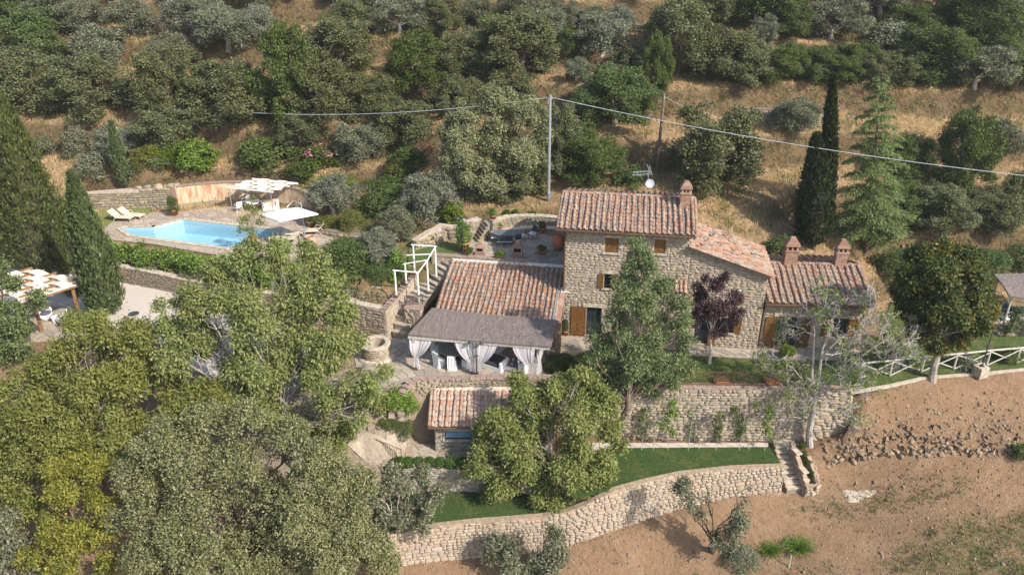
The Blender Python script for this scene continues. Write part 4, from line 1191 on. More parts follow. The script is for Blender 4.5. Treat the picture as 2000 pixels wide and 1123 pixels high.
curtain('white curtain hanging at the right front corner of the thatched shelter', bm(pR.x - 1.15), bm(pR.x + .12), (pR.x + .0, pR.y - .05, 0), 2.12, .8, .08, .7, 4, .25)
curtain('bluish white curtain closing the right end of the thatched shelter', (pR.x + .2, pR.y + .1, 0), (posts[3].x + .15, posts[3].y - .1, 0), (pR.x + .28, pR.y + .35, 0), 2.2, .9, .08, .6, 5, .0)

# furniture under the thatch
def at0(px, py, z=0.0): return P(px, py, z)
tc = at0(888, 700)
rt = thing('dining_table', 'large round dining table with a turning tray under the thatch', 'table', tc)
MB().lathe([(.02, 0), (.96, 0), (.98, .03), (.96, .055), (.02, .055)], (0, 0, .72), 40).build('tabletop', MAT['tabletop'], rt)
MB().lathe([(.38, 0), (.30, .05), (.10, .12), (.09, .6), (.2, .72)], (0, 0, 0), 16).build('pedestal', MAT['wood_dark'], rt)
lz = thing('lazy_susan', 'round turning tray in the middle of the dining table', 'tray', tc + Vector((.12, .05, .775)))
m = MB(); m.lathe([(.10, 0), (.10, .03), (.40, .03), (.43, .05), (.43, .07), (.39, .075)], (0, 0, .0), 30); m.build('tray', MAT['tabletop'], lz)
fr = thing('fruit', 'two yellow fruits on the turning tray', 'fruit', tc + Vector((.12, .12, .85)))
for dx in (-.09, .09): MB().lathe([(.02, 0), (.07, .03), (.085, .08), (.06, .14), (.01, .16)], (dx, 0, 0), 10).build('lemon', MAT['brass'], fr, True)
def slip_chair(loc, rz, label):
    t = thing('covered_chair', label, 'chair', loc, rz, 'white slipcovered dining chairs')
    m = MB(); m.box((0, 0, .24), (.50, .50, .47), 0, 0, 0, .92); m.build('seat_cover', MAT['white'], t)
    m = MB(); m.grid(lambda a, b: Vector(((a - .5) * (.52 - .05 * b), -.235 - .07 * b + .015 * math.sin(a * 18), b * 1.02)), 10, 6)
    m.grid(lambda a, b: Vector(((.5 - a) * (.50 - .05 * b), -.18 - .07 * b, b * 1.02)), 10, 6)
    m.box((0, -.275, 1.02), (.46, .075, .03)); m.build('back_cover', MAT['white'], t)
    m = MB()
    for i in range(12):
        a = i / 12 * 2 * math.pi
        m.box((.25 * math.copysign(min(1, abs(math.cos(a)) * 1.4), math.cos(a)), .25 * math.copysign(min(1, abs(math.sin(a)) * 1.4), math.sin(a)), .12), (.07, .07, .24), a, 0, 0, .6)
    m.build('skirt', MAT['white'], t)
    return t
for k, (ang, lab) in enumerate([(-1.62, 'white covered chair on the near side of the round table, back to the terrace edge'), (-2.35, 'white covered chair at the near left of the round table'), (2.75, 'white covered chair at the far left end of the round table'), (1.75, 'white covered chair behind the round table'),
                                (-.85, 'white covered chair half hidden by the middle curtain'), (.6, 'white covered chair behind the curtain on the far right of the round table')]):
    slip_chair(tc + Vector((math.cos(ang) * 1.22, math.sin(ang) * 1.22, 0)), ang + math.pi / 2, lab)
def box_sofa(loc, rz, w, d, label, cat='sofa', back=True, arms=(1, 1), cush='charcoal'):
    t = thing('sofa', label, cat, loc, rz, 'white box sofas of the terrace')
    m = MB(); m.box((0, 0, .17), (w, d, .30)); m.build('base', MAT['white_plastic'], t)
    if back: MB().box((0, -d / 2 + .06, .51), (w, .12, .38)).build('backrest', MAT['white_plastic'], t)
    for s, on in ((-1, arms[0]), (1, arms[1])):
        if on: MB().box((s * (w / 2 - .06), .06, .49), (.12, d - .12, .34)).build('arm', MAT['white_plastic'], t)
    MB().box((0, .06, .385), (w - .26, d - .16, .13)).build('seat_cushion', MAT[cush], t)
    if back: MB().box((0, -d / 2 + .21, .60), (w - .28, .16, .36), 0, -.2).build('back_cushion', MAT[cush], t)
    return t
box_sofa(at0(962, 716), math.radians(148), 1.7, .85, 'white box sofa beside the middle curtain post, back turned to the dining table')
box_sofa(at0(968, 685), math.radians(60), 1.5, .8, 'white armchair with dark cushions behind the middle curtain')
box_sofa(at0(1030, 724), math.radians(5), 1.1, .8, 'white box armchair behind the right corner curtain')
ct_ = thing('coffee_table', 'low white square coffee table under the thatch', 'table', at0(998, 716), math.radians(-20))
MB().box((0, 0, .15), (.95, .95, .26)).build('table_body', MAT['white_plastic'], ct_)
MB().box((0, 0, .30), (.98, .98, .035)).build('table_glass', MAT['tabletop'], ct_)
for k, (dx, dy) in enumerate(((-.1, .1), (.12, 0))):
    g = MB().lathe([(.04, 0), (.04, .01), (.012, .02), (.012, .1), (.045, .14), (.05, .22)], (0, 0, 0), 8).build('glass_lantern', MAT['white_plastic'])
    g.location = ct_.location + Vector((dx, dy, .318)); tag(g, ('slim clear lantern on the coffee table, nearer the round table', 'slim clear lantern on the coffee table, nearer the corner curtain')[k], 'lantern', 'lanterns on the coffee table')
fl = thing('flower_arrangement', 'small yellow flowers in a vase behind the coffee table', 'flowers', at0(1003, 700))
MB().lathe([(.09, 0), (.14, .1), (.12, .42), (.15, .5)], (0, 0, 0), 10).build('vase', MAT['terracotta_old'], fl)
m = MB()
for i in range(26):
    a = rr(0, 6.28); r = rr(.02, .2); m.box((math.cos(a) * r, math.sin(a) * r, .55 + rr(0, .2)), (.06, .06, .03), rr(0, 3), rr(-.5, .5))
m.build('blossom', MAT['brass'], fl)

def lamp_post(loc, h, label, heads, arm_rz=0.0, base=None):
    t = thing('lamp_post', label, 'lamp', loc, arm_rz, 'double headed garden lamps')
    MB().tube([(0, 0, 0), (0, 0, h)], [.045, .03], 8).build('pole', MAT['iron'], t)
    m = MB(); m.box((0, 0, .03), (.18, .18, .06)); m.box((0, 0, h * .62), (.3, .05, .05)); m.build('base_plate', MAT['iron'], t)
    for sx in (-1, 1):
        m = MB(); m.tube([(0, 0, h - .05), (sx * .15, 0, h + .06), (sx * .32, 0, h + .05)], .018, 6); a = m.build('arm', MAT['iron'], t)
        m = MB(); m.lathe([(.02, .1), (.07, .07), (.13, -.04), (.14, -.06)], (sx * .32, -.02, h), 12); hd = m.build('lamp_head', MAT['iron'], t)
        MB().lathe([(.01, -.12), (.06, -.1), (.085, -.04), (.06, 0)], (sx * .32, -.02, h), 10).build('bulb_glass', MAT['white_plastic'], hd)
    return t
lamp_post(at0(931, 737), 2.35, 'slim lamp post with two heads in front of the dining shelter', 2, HA)
lamp_post(P(905, 497, ZU), 2.6, 'slim lamp post with two heads beside the big potted citrus on the patio', 2)

# ================================================================== stone walls of the terraces
wall_line('retaining_wall', 'curved dry stone retaining wall of pale new blocks along the bare earth', 'stone wall', W_curved, .3, 'stone_new', 'mortar_new', (.14, .27), (.18, .42), 101, None, batter=.12, depth=.05)
wall_line('retaining_wall', 'tall stone retaining wall under the iron railing, young climbers at its foot', 'stone wall', W_main, .5, 'stone_pale', 'mortar', (.12, .28), (.2, .6), 102, 'cap_brick', (.3, .55), .08, batter=.04, depth=.06)
wall_line('retaining_wall', 'rough stone wall behind the round well, top level with the flower bed', 'stone wall', W_well, .4, 'stone', 'mortar', (.12, .24), (.18, .5), 103, 'cap', (.4, .8), .08, batter=.03, depth=.07)
wall_line('retaining_wall', 'long low stone wall along the gravel drive below the vines', 'stone wall', W_drive, .4, 'stone_old', 'mortar', (.08, .18), (.14, .42), 104, 'cap', (.5, .9), .07, batter=.03, depth=.05)
wall_line('retaining_wall', 'low grey stone wall below the row of box balls by the shed', 'stone wall', W_court, .4, 'stone_grey', 'mortar', (.12, .24), (.2, .5), 105, 'cap', (.5, .9), .06, batter=.03, depth=.04)
q0, q1, q2, q3 = P(790, 771, .15), P(809, 744, .32), P(960, 741, .32), P(1108, 741, .32)
W_front = [(q0.x, q0.y, .15, -2.2), (q1.x, q1.y, .32, -3.4), (q2.x, q2.y, .32, -3.4), (q3.x, q3.y, .32, -3.4)]
wall_line('terrace_wall', 'stone terrace wall with a worn brick coping behind the shed roof', 'stone wall', W_front, .42, 'stone_old', 'mortar', (.1, .2), (.18, .45), 106, 'cap_brick', (.28, .5), .07, batter=.0, depth=.04)
W_pool = [(*tuple(P(a, b, 3.0)[:2]), zt_, 3.0) for a, b, zt_ in [(150, 411, 4.3), (235, 408, 4.45), (300, 406, 4.55), (349, 405, 4.6)]]
wall_line('garden_wall', 'brown stone wall at the back of the pool lawn', 'stone wall', W_pool, .5, 'stone_old', 'mortar', (.12, .26), (.2, .55), 107, None, batter=.04, depth=.07)
for i in range(9):
    t = i / 8; a = W_pool[1]; b = W_pool[3]
    p = Vector((a[0] + (b[0] - a[0]) * (.35 + .65 * t), a[1] + (b[1] - a[1]) * (.35 + .65 * t) + .3, 4.55 + .1 * t))
    if i in (1, 3, 5): continue
    w = rr(.5, .9)
    M = Matrix.Translation(p) @ Matrix.Rotation(rr(-.5, .5), 4, 'Z') @ Matrix.Diagonal((w, w * .4, w * .6, 1))
    o = link_mesh('boulder', stone_mesh(i % 10, 'stone_old'), None, M @ Matrix.Rotation(0, 4, 'X'))
    tag(o, ['broad brown boulder on the pool wall beside the plastered part', 'low boulder lying on the pool wall', 'upright brown boulder on top of the pool wall', 'flat boulder on the pool wall near the thin cypress', 'rounded boulder on the pool wall', 'pale boulder on the pool wall end', 'small boulder on the pool wall', 'boulder beside the yellow green bush', 'boulder next to the ochre plaster'][i], 'boulder', 'boulders on the pool wall')

# ochre plaster wall, curved
ow = thing('plaster_wall', 'curved pool wall with peeling ochre and cream plaster', 'wall', P(349, 406, 3.0))
ob0 = ow.location.copy()
arc = [P(349, 406, 3.0), P(400, 400, 3.0), P(450, 397, 3.0), P(500, 397.5, 3.0), P(550, 402, 3.0), P(590, 409, 3.0), P(612, 415, 3.0)]
arc = [p - ob0 for p in arc]
def cr(pts, t):
    n = len(pts) - 1; i = min(int(t * n), n - 1); f = t * n - i
    p0, p1, p2, p3 = pts[max(i - 1, 0)], pts[i], pts[i + 1], pts[min(i + 2, n)]
    return .5 * ((2 * p1) + (p2 - p0) * f + (2 * p0 - 5 * p1 + 4 * p2 - p3) * f * f + (3 * p1 - p0 - 3 * p2 + p3) * f ** 3)
ztop_o = lambda t: 1.68 if t < .72 else 1.68 - (t - .72) * 1.2
m = MB(); NS = 40; prof = []
for i in range(NS + 1):
    t = i / NS; p = cr(arc, t); d = (cr(arc, min(1, t + .01)) - cr(arc, max(0, t - .01))).normalized(); n = Vector((-d.y, d.x, 0))
    prof.append((p, n, ztop_o(t)))
vs = []
for p, n, zt_ in prof: vs += [p + Vector((0, 0, .30)), p + Vector((0, 0, zt_)), p + n * .35 + Vector((0, 0, zt_)), p + n * .35 + Vector((0, 0, .30))]
fs = []
for i in range(NS): a, b = 4 * i, 4 * i + 4; fs += [(a, b, b + 1, a + 1), (a + 1, b + 1, b + 2, a + 2), (a + 2, b + 2, b + 3, a + 3)]
fs += [(0, 1, 2, 3), (4 * NS + 3, 4 * NS + 2, 4 * NS + 1, 4 * NS)]
m.add(vs, fs); m.build('plaster_face', MAT['ochre'], ow)
m = MB(); vs = []
for p, n, zt_ in prof: vs += [p - n * .05 + Vector((0, 0, -.1)), p - n * .05 + Vector((0, 0, .30)), p + n * .4 + Vector((0, 0, .30)), p + n * .4 + Vector((0, 0, -.1))]
m.add(vs, fs); m.build('stone_plinth', MAT['stone_old'], ow)
for i in range(NS):
    (p, n, z0_), (q, n2, z1_) = prof[i], prof[i + 1]
    c = (p + q) / 2 + n * .175 + Vector((0, 0, (z0_ + z1_) / 2 + .035)); d = q - p
    MB().box(c, (d.length - .012, .47, .06), math.atan2(d.y, d.x), 0, -math.atan2(z1_ - z0_, d.length)).build('coping_tile', MAT['cap_brick'], ow)
for e, (p, n, z_) in ((0, prof[0]), (1, prof[-1])):
    MB().box(p + n * .18 + Vector((0, 0, z_ / 2 + .06)), (.42, .46, z_ + .05), .25 if e else -.3).build('end_pier', MAT['terracotta_old' if not e else 'brick'], ow)

# hillside terrace walls, broken and half buried
def hill_wall(label, pxs, h, seed, mat='stone_old', down=.25):
    W = []
    for a, b in pxs:
        g = hit(a, b); W.append((g.x, g.y, g.z + h, g.z - down))
    return wall_line('terrace_wall', label, 'dry stone wall', W, .5, mat, 'mortar_dark', (.12, .26), (.2, .5), seed, None, batter=.08, depth=.09, limit=120, group='old terrace walls on the hill')
hill_wall('broken dry stone terrace wall in dry grass left of the tall thin cypress', [(1432, 238), (1480, 241), (1540, 244), (1608, 248)], 1.15, 201)
hill_wall('short dry stone wall under the olive with a bare trunk near the top of the hill', [(855, 52), (880, 54), (908, 56)], .7, 202)
hill_wall('short pale stone wall between olives at the top middle of the hill', [(1106, 60), (1122, 62), (1140, 64)], .75, 203)
hill_wall('short stone wall left of the big dark oak at the top of the hill', [(1240, 66), (1256, 67), (1272, 68)], .75, 204)
hill_wall('half buried stone wall behind the wooden utility pole', [(1212, 184), (1232, 186), (1254, 188)], .55, 205)
hill_wall('heap of wall stones between two olives on the upper left slope', [(262, 118), (275, 119), (288, 121)], .6, 206)
hill_wall('low grey stone wall by the mossy bed above the lawn', [(753, 382), (785, 383), (816, 386)], .5, 207, 'stone_grey')
hill_wall('low dry wall below the olive with a leaning trunk', [(708, 375), (730, 374), (752, 376)], .45, 208, 'stone_old')
hill_wall('rough stone edging under the two mossy shrubs by the pool', [(626, 458), (660, 464), (700, 468), (735, 470)], .35, 209, 'stone_old')

# ================================================================== shed below the terrace
sx0 = P(851, 883, ZL)
shed = thing('garden_shed', 'small stone shed with a red tile roof and one long window below the dining terrace', 'shed', (sx0.x, sx0.y, ZL))
sp = stone_pieces('stone_grey', 260); st = Pieces('tile', COVER_RAW, lambda i: cover_mesh('tile_new'), MAT['tile_new'], 300)
wx0 = PY(869, 857, sx0.y); wx1 = PY(921, 843, sx0.y)
hs = (wx0.x - sx0.x, wx1.x - sx0.x, wx0.z - ZL, wx1.z - ZL + .03)
facade(shed, (0, 0), (6.1, 0), -.1, 2.0, [hs, (4.3, 5.2, 0, 1.8)], .35, 'stone_grey', 'cap', sp, (.09, .2), (.16, .42), 301)
facade(shed, (6.1, .36), (6.1, 1.75), -.1, 2.0, [], .35, 'stone_grey', 'cap', sp, (.09, .2), (.16, .42), 302)
facade(shed, (0, 1.75), (0, .36), -.1, 2.0, [], .35, 'stone_grey', 'cap', sp, (.09, .2), (.16, .42), 303)
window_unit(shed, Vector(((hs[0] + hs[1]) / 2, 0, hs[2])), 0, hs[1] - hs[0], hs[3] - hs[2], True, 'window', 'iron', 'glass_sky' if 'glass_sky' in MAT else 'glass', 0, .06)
panel_shutter(shed, 'door', Vector((4.75, -.02 + .12, 0)), 0, .88, 1.78, 1, mat='wood_dark')
ssl = .42; sez = 2.02; m = MB()
q = [(-.28, -.32, sez), (6.35, -.32, sez), (6.35, 1.78, sez + ssl * 2.1), (-.28, 1.78, sez + ssl * 2.1)]
vs = [(x, y, z - .02) for x, y, z in q] + [(x, y, z - .13) for x, y, z in q]
m.add(vs, [(0, 1, 2, 3), (7, 6, 5, 4), (0, 4, 5, 1), (1, 5, 6, 2), (2, 6, 7, 3), (3, 7, 4, 0)])
sroof = m.build('roof', MAT['pan_new'], shed)
tiled_roof(shed, sroof, Vector((-.28, -.38, sez)), (1, 0, 0), Vector((0, 1, ssl)), 6.63, 2.35, .39, .34, 'tile_new', 'pan_new', st, 31, .105)
half_round_row(sroof, 'verge_tile', 'tile_new', (-.25, -.36, sez + .05), (-.25, 1.8, sez + ssl * 2.15 + .05), .11, .36, 33)
m = MB(); m.box((3.03, 1.83, sez + ssl * 2.1 + .08), (6.7, .12, .3)); m.build('flashing', MAT['cream'], shed)
m = MB(); m.tube([(-.3, -.42, sez - .06), (6.4, -.42, sez - .07)], .05, 8); m.build('gutter', MAT['rust'], shed)
sp.finish(); st.finish()

# ================================================================== paving
def clip_half(poly, nx, ny, c):
    out = []; n = len(poly)
    for i in range(n):
        a = poly[i]; b = poly[(i + 1) % n]; da = a[0] * nx + a[1] * ny - c; db = b[0] * nx + b[1] * ny - c
        if da <= 0: out.append(a)
        if (da < 0 < db) or (db < 0 < da):
            t = da / (da - db); out.append((a[0] + (b[0] - a[0]) * t, a[1] + (b[1] - a[1]) * t))
    return out
def flagstones(root, poly, z, size, matname, seed, gap=.02, th=.035, limit=300, skip=None, zfun=None, name='flagstone'):
    rng = np.random.default_rng(seed)
    xs = [p[0] for p in poly]; ys = [p[1] for p in poly]
    pts = []
    for y in np.arange(min(ys) - size, max(ys) + size, size * .8):
        for x in np.arange(min(xs) - size, max(xs) + size, size * 1.1):
            pts.append((x + rng.uniform(-.45, .45) * size, y + rng.uniform(-.4, .4) * size))
    pts = np.array(pts); cells = []
    ins = inside(poly, pts[:, 0], pts[:, 1])
    for i in np.nonzero(ins)[0]:
        p = pts[i]
        if skip is not None and skip(p[0], p[1]): continue
        d = ((pts - p) ** 2).sum(1); nb = np.argsort(d)[1:13]
        c = [(p[0] - size * 2, p[1] - size * 2), (p[0] + size * 2, p[1] - size * 2), (p[0] + size * 2, p[1] + size * 2), (p[0] - size * 2, p[1] + size * 2)]
        for j in nb:
            n = pts[j] - p; L = np.hypot(*n); n = n / L
            c = clip_half(c, n[0], n[1], n @ ((pts[j] + p) / 2) - gap)
            if len(c) < 3: break
        if len(c) < 3: continue
        ca = np.array(c)
        if skip is not None and any(skip(x, y) for x, y in c): continue
        if not inside(poly, ca[:, 0], ca[:, 1]).all(): continue
        cells.append(c)
    cells.sort(key=lambda c: c[0][1] ** 2 + c[0][0] ** 2)
    rest = MB()
    for k, c in enumerate(cells):
        zz = (zfun(c[0][0], c[0][1]) if zfun else z) + rng.uniform(0, .012)
        m = MB().prism(c, zz - th, zz) if k < limit else rest.prism(c, zz - th, zz)
        if k < limit: m.build(name, MAT[matname], root)
    if rest.v: rest.build(name, MAT[matname], root)['kind'] = 'stuff'
poly_dine = xy([(700, 735), (690, 690), (700, 668), (765, 660), (790, 655)], 0) + [HF2(-7.6, -1.6), HF2(0, -1.6)] + xy([(1100, 652), (1112, 697), (1106, 739), (811, 742), (790, 765), (740, 780)], 0)
dt = drape('terrace_paving', poly_dine, MAT['flag_joint'], 'paved dining terrace', flat=.0)
flagstones(dt, poly_dine, .03, .62, 'flag', 41)
pw = drape('terrace_paving', xy([(1099, 656), (1112, 697), (1190, 666), (1345, 688), (1350, 695), (1520, 703), (1640, 704), (1690, 684), (1640, 679), (1530, 679), (1480, 684), (1200, 664)], 0), MAT['flag_joint'], 'paved strip at the foot of the farmhouse', flat=.026)
flagstones(pw, xy([(1099, 656), (1112, 697), (1190, 666), (1345, 688), (1350, 695), (1520, 703), (1640, 704), (1690, 684), (1640, 679), (1530, 679), (1480, 684), (1200, 664)], 0), .055, .5, 'flag', 42)
pp_ = [HF2(-5.6, 2.7), HF2(-.1, 2.7), tuple(P(1097, 445, ZU)[:2]), tuple(P(1030, 455, ZU)[:2]), tuple(P(968, 466, ZU)[:2]), tuple(P(930, 460, ZU)[:2]), tuple(P(905, 480, ZU)[:2])]
pt = drape('patio_paving', pp_, MAT['flag_joint'], 'stone paved upper patio between stairs and tower', flat=ZU)
flagstones(pt, pp_, ZU + .03, .6, 'flag', 43, limit=200)
path_poly = [tuple(P(a, b, z)[:2]) for a, b, z in [(660, 795, -.8), (735, 786, -.1), (780, 792, -.8), (803, 850, -2.8), (786, 908, -3.25), (716, 915, -3.5), (650, 872, -2.4)]]
px_ = drape('garden_path', path_poly, MAT['flag_joint'], 'pale rough stone path going down from the terrace to the shed', off=.03)
flagstones(px_, path_poly, 0, .5, 'flag_pale', 49, gap=.04, zfun=lambda x, y: zt(x, y) + .10, th=.16)
yard = xy([(795, 868), (1080, 866), (1076, 902), (790, 904)], ZL)
yd = drape('shed_yard', yard, MAT['flag_joint'], 'paved yard in front of the shed', flat=ZL + .03)
flagstones(yd, yard, ZL + .06, .5, 'flag', 50)
pool_poly = xy([(236, 446), (300, 445), (357, 430), (560, 453), (450, 485), (257, 460)], ZP)
deck = xy([(188, 466), (215, 436), (300, 414), (350, 414), (420, 405), (500, 402), (560, 408), (612, 422), (645, 450), (655, 470), (640, 486), (612, 510), (590, 530), (480, 508), (300, 477)], ZP)
GZ[inside(pool_poly, _XX, _YY) | (seg_dist(pool_poly, _XX, _YY) < .5)] = 1.2
ground_me.vertices.foreach_set('co', np.c_[_XX.ravel(), _YY.ravel(), GZ.ravel()].astype(np.float32).ravel()); ground_me.update()
_b = []
near_pool = lambda x, y: bool(inside(pool_poly, [x], [y])[0]) or float(seg_dist(pool_poly, np.array([x]), np.array([y]))[0]) < .33
def deck_sheet():
    V, F = cdt_sheet(deck, .6, pool_poly)
    return tag(link_mesh('pool_deck', np_mesh('pool_deck', np.c_[V, np.full(len(V), ZP + .004)], F, MAT['flag_joint'])), 'flagstone deck around the pool', None, None, 'structure')
dk = deck_sheet()
flagstones(dk, deck, ZP + .035, .62, 'flag_pool', 44, skip=near_pool)
pool = thing('swimming_pool', 'blue mosaic swimming pool with an angular outline and pale coping', 'pool', (pool_poly[0][0], pool_poly[0][1], ZP))
po = pool.location.copy()
lp_ = [(x - po.x, y - po.y) for x, y in pool_poly]
m = MB(); n = len(lp_); m.add([(x, y, -1.05) for x, y in lp_], [tuple(range(n)) if sum(lp_[i][0] * lp_[(i + 1) % n][1] - lp_[(i + 1) % n][0] * lp_[i][1] for i in range(n)) > 0 else tuple(reversed(range(n)))])
for i in range(n):
    a, b = lp_[i], lp_[(i + 1) % n]; m.add([(*a, -1.05), (*b, -1.05), (*b, 0.02), (*a, 0.02)], [(0, 1, 2, 3)])
m.build('basin', MAT['mosaic'], pool)
w = MB(); w.add([(x, y, -.12) for x, y in lp_], [tuple(range(n)) if sum(lp_[i][0] * lp_[(i + 1) % n][1] - lp_[(i + 1) % n][0] * lp_[i][1] for i in range(n)) > 0 else tuple(reversed(range(n)))]); w.build('pool_water', MAT['water'], pool)
for i in range(n):
    a, b = Vector((*lp_[i], 0)), Vector((*lp_[(i + 1) % n], 0)); L = (b - a).length; k = max(1, round(L / .55)); d = (b - a).normalized()
    mid = (a + b) / 2; no = Vector((d.y, -d.x, 0))
    if inside(lp_, [mid.x + no.x * .05], [mid.y + no.y * .05])[0]: no = -no
    for j in range(k):
        c = a.lerp(b, (j + .5) / k) + no * .16 + Vector((0, 0, .045))
        MB().box(c, (L / k - .012 + (.1 if j in (0, k - 1) else 0), .34, .05), math.atan2(d.y, d.x)).build('coping_stone', MAT['cap'], pool)

# ================================================================== stairs
def stairs(name, label, pts, widths, n, mat='flag', hs=0.02, group=None):
    """pts: centre line with heights; n steps between the first and last; every tread its own slab over a rough body"""
    pts = [Vector(p) for p in pts]; root = thing(name, label, 'stairs', pts[0], 0, group)
    L = [0]
    for i in range(len(pts) - 1): L.append(L[-1] + (pts[i + 1] - pts[i]).to_2d().length)
    def at(s):
        s = max(0, min(L[-1], s)); i = 0
        while i < len(pts) - 2 and s > L[i + 1]: i += 1
        f = (s - L[i]) / max(1e-6, L[i + 1] - L[i]); d = (pts[i + 1] - pts[i]); d.z = 0
        return pts[i].lerp(pts[i + 1], f), d.normalized(), widths[i] + (widths[i + 1] - widths[i]) * f
    for k in range(n):
        s0, s1 = L[-1] * k / n, L[-1] * (k + 1) / n
        p, d, w = at((s0 + s1) / 2); z = at(s1)[0].z
        c = p - pts[0]; rz = math.atan2(d.y, d.x) - math.pi / 2
        MB().box((c.x, c.y, z - pts[0].z - .04), (w + rr(-.04, .04), (s1 - s0) + .06, .08), rz + rr(-.015, .015)).build('step', MAT[mat], root)
        MB().box((c.x, c.y, z - pts[0].z - .35), (w - .06, (s1 - s0) + .01, .55), rz).build('riser', MAT['stone_old'], root)
    return root
stairs('garden_stairs', 'stone garden stairs climbing under white wooden posts from terrace to patio', [P(779, 660, 0), P(797, 603, 1.45), P(838, 552, 2.4), P(878, 511, ZU)], [.85, 1.3, 1.75, 1.7], 15)
stairs('patio_steps', 'five rough stone steps at the back of the patio', [P(930, 470, ZU), P(953, 434, 4.65)], [.95, .8], 6, 'stone_old')
stairs('lower_steps', 'pale stone steps beside the end of the dark turf', [P(1553, 957, -4.95), P(1524, 857, ZL + .05)], [1.05, 1.0], 10, 'cap')
# stair side wall with brick cap
sw_ = [(753, 607, 1.95), (770, 588, 2.15), (786, 569, 2.4), (802, 549, 2.75), (816, 534, 3.0)]
W_st = [(*tuple(P(a, b, z)[:2]), z, max(-.05, z - 1.9)) for a, b, z in sw_]
W_st = W_st[::1]
wall_line('stair_wall', 'stepped stone side wall of the garden stairs with a red brick cap', 'stone wall', W_st, .34, 'stone', 'mortar', (.1, .2), (.16, .4), 110, 'cap_brick', (.25, .4), .07, batter=0, depth=.03)
# pier to the right of the lower flight
pr0 = P(793, 652, 0); pr1 = P(812, 650, 0)
W_pr = [(pr0.x + .1, pr0.y + 1.6, 1.75, -.1), (pr0.x, pr0.y, 1.75, -.1), (pr0.x + 1.05, pr0.y - .15, 1.75, -.1)]
wall_line('stair_wall', 'square stone block with a brick edge between the stairs and the thatched shelter', 'stone wall', W_pr, .7, 'stone', 'mortar', (.1, .22), (.2, .45), 111, 'cap_brick', (.3, .5), .06, batter=0, depth=.04)
# patio walls
W_pb = [(*tuple(P(a, b, ZU)[:2]), zt_, ZU) for a, b, zt_ in [(962, 471, 4.62), (990, 462, 4.6), (1030, 458, 4.55), (1065, 458, 4.5), (1096, 462, 4.5)]]
W_pb2 = [(x, y + .55, z, f) for x, y, z, f in W_pb]
wall_line('patio_wall', 'curved stone wall with box balls above it at the back of the patio', 'stone wall', W_pb2, .4, 'stone_old', 'mortar', (.1, .2), (.18, .42), 112, 'cap', (.4, .7), .06, batter=0, depth=.05)
wall_line('stone_bench', 'curved stone bench along the back wall of the patio', 'bench', [(x, y, ZU + .45, f) for x, y, z, f in W_pb], .5, 'stone_old', 'mortar', (.1, .2), (.18, .42), 113, 'cap', (.5, .9), .06, batter=0, depth=.04)
W_pl = [(*tuple(P(a, b, ZU)[:2]), zt_, ZU) for a, b, zt_ in [(906, 467, 4.65), (925, 466, 4.65), (940, 460, 4.6)]]
wall_line('patio_wall', 'stone wall left of the rough patio steps', 'stone wall', W_pl, .5, 'stone_old', 'mortar', (.1, .2), (.18, .42), 114, 'cap', (.4, .7), .06, batter=0, depth=.05)
W_pk = [(*tuple(P(a, b, ZU)[:2]), zt_, ZU - .1) for a, b, zt_ in [(812, 488, 4.0), (840, 480, 4.35), (862, 474, 4.5), (866, 466, 4.4), (885, 468, 4.3), (900, 468, 4.4)]]
wall_line('patio_wall', 'bulging rough rock wall behind the little patio lawn', 'stone wall', W_pk, .5, 'stone_old', 'mortar', (.14, .3), (.2, .55), 115, None, batter=.05, depth=.09)
W_pp = [(HF(u, 2.56).x, HF(u, 2.56).y, ZU + .34, ZU - .5) for u in (-8.9, -6.5, -3.5)] + [(HF(u, 2.56).x, HF(u, 2.56).y, ZU + .30, ZU - .5) for u in (-3.4, -.05)]
wall_line('patio_parapet', 'low stone parapet with a brick top between the patio and the low tile roof', 'parapet', W_pp, .34, 'stone', 'mortar', (.1, .2), (.16, .4), 116, 'cap_brick', (.25, .45), .07, batter=0, depth=.03)
# lower steps: side wall, planter wall
W_s1 = [(*tuple(P(a, b, z)[:2]), z, z - 1.1) for a, b, z in [(1543, 861, -2.85), (1558, 903, -3.6), (1573, 943, -4.3)]]
wall_line('stair_wall', 'sloping wall with a smooth pale cap on the right of the lower steps', 'stone wall', W_s1, .26, 'stone_new', 'mortar_new', (.12, .22), (.2, .4), 117, 'cap', (.8, 1.1), .07, batter=0, depth=.03)
W_s2 = [(*tuple(P(a, b, z)[:2]), z, zf) for a, b, z, zf in [(1575, 950, -4.45, -5.1), (1602, 948, -4.4, -5.1), (1594, 915, -3.9, -4.6), (1584, 890, -3.5, -4.2)]]
wall_line('planter_wall', 'low stone wall around the box balls beside the lower steps', 'stone wall', W_s2, .24, 'stone_new', 'mortar_new', (.12, .22), (.2, .4), 118, None, batter=0, depth=.05)
# pale strip bed at the foot of the tall wall
drape('gravel_bed', xy([(1150, 866), (1500, 866), (1500, 873), (1190, 875), (1130, 888)], ZL), MAT['gravel'], 'pale strip of soil and gravel at the foot of the tall wall', flat=ZL + .06)

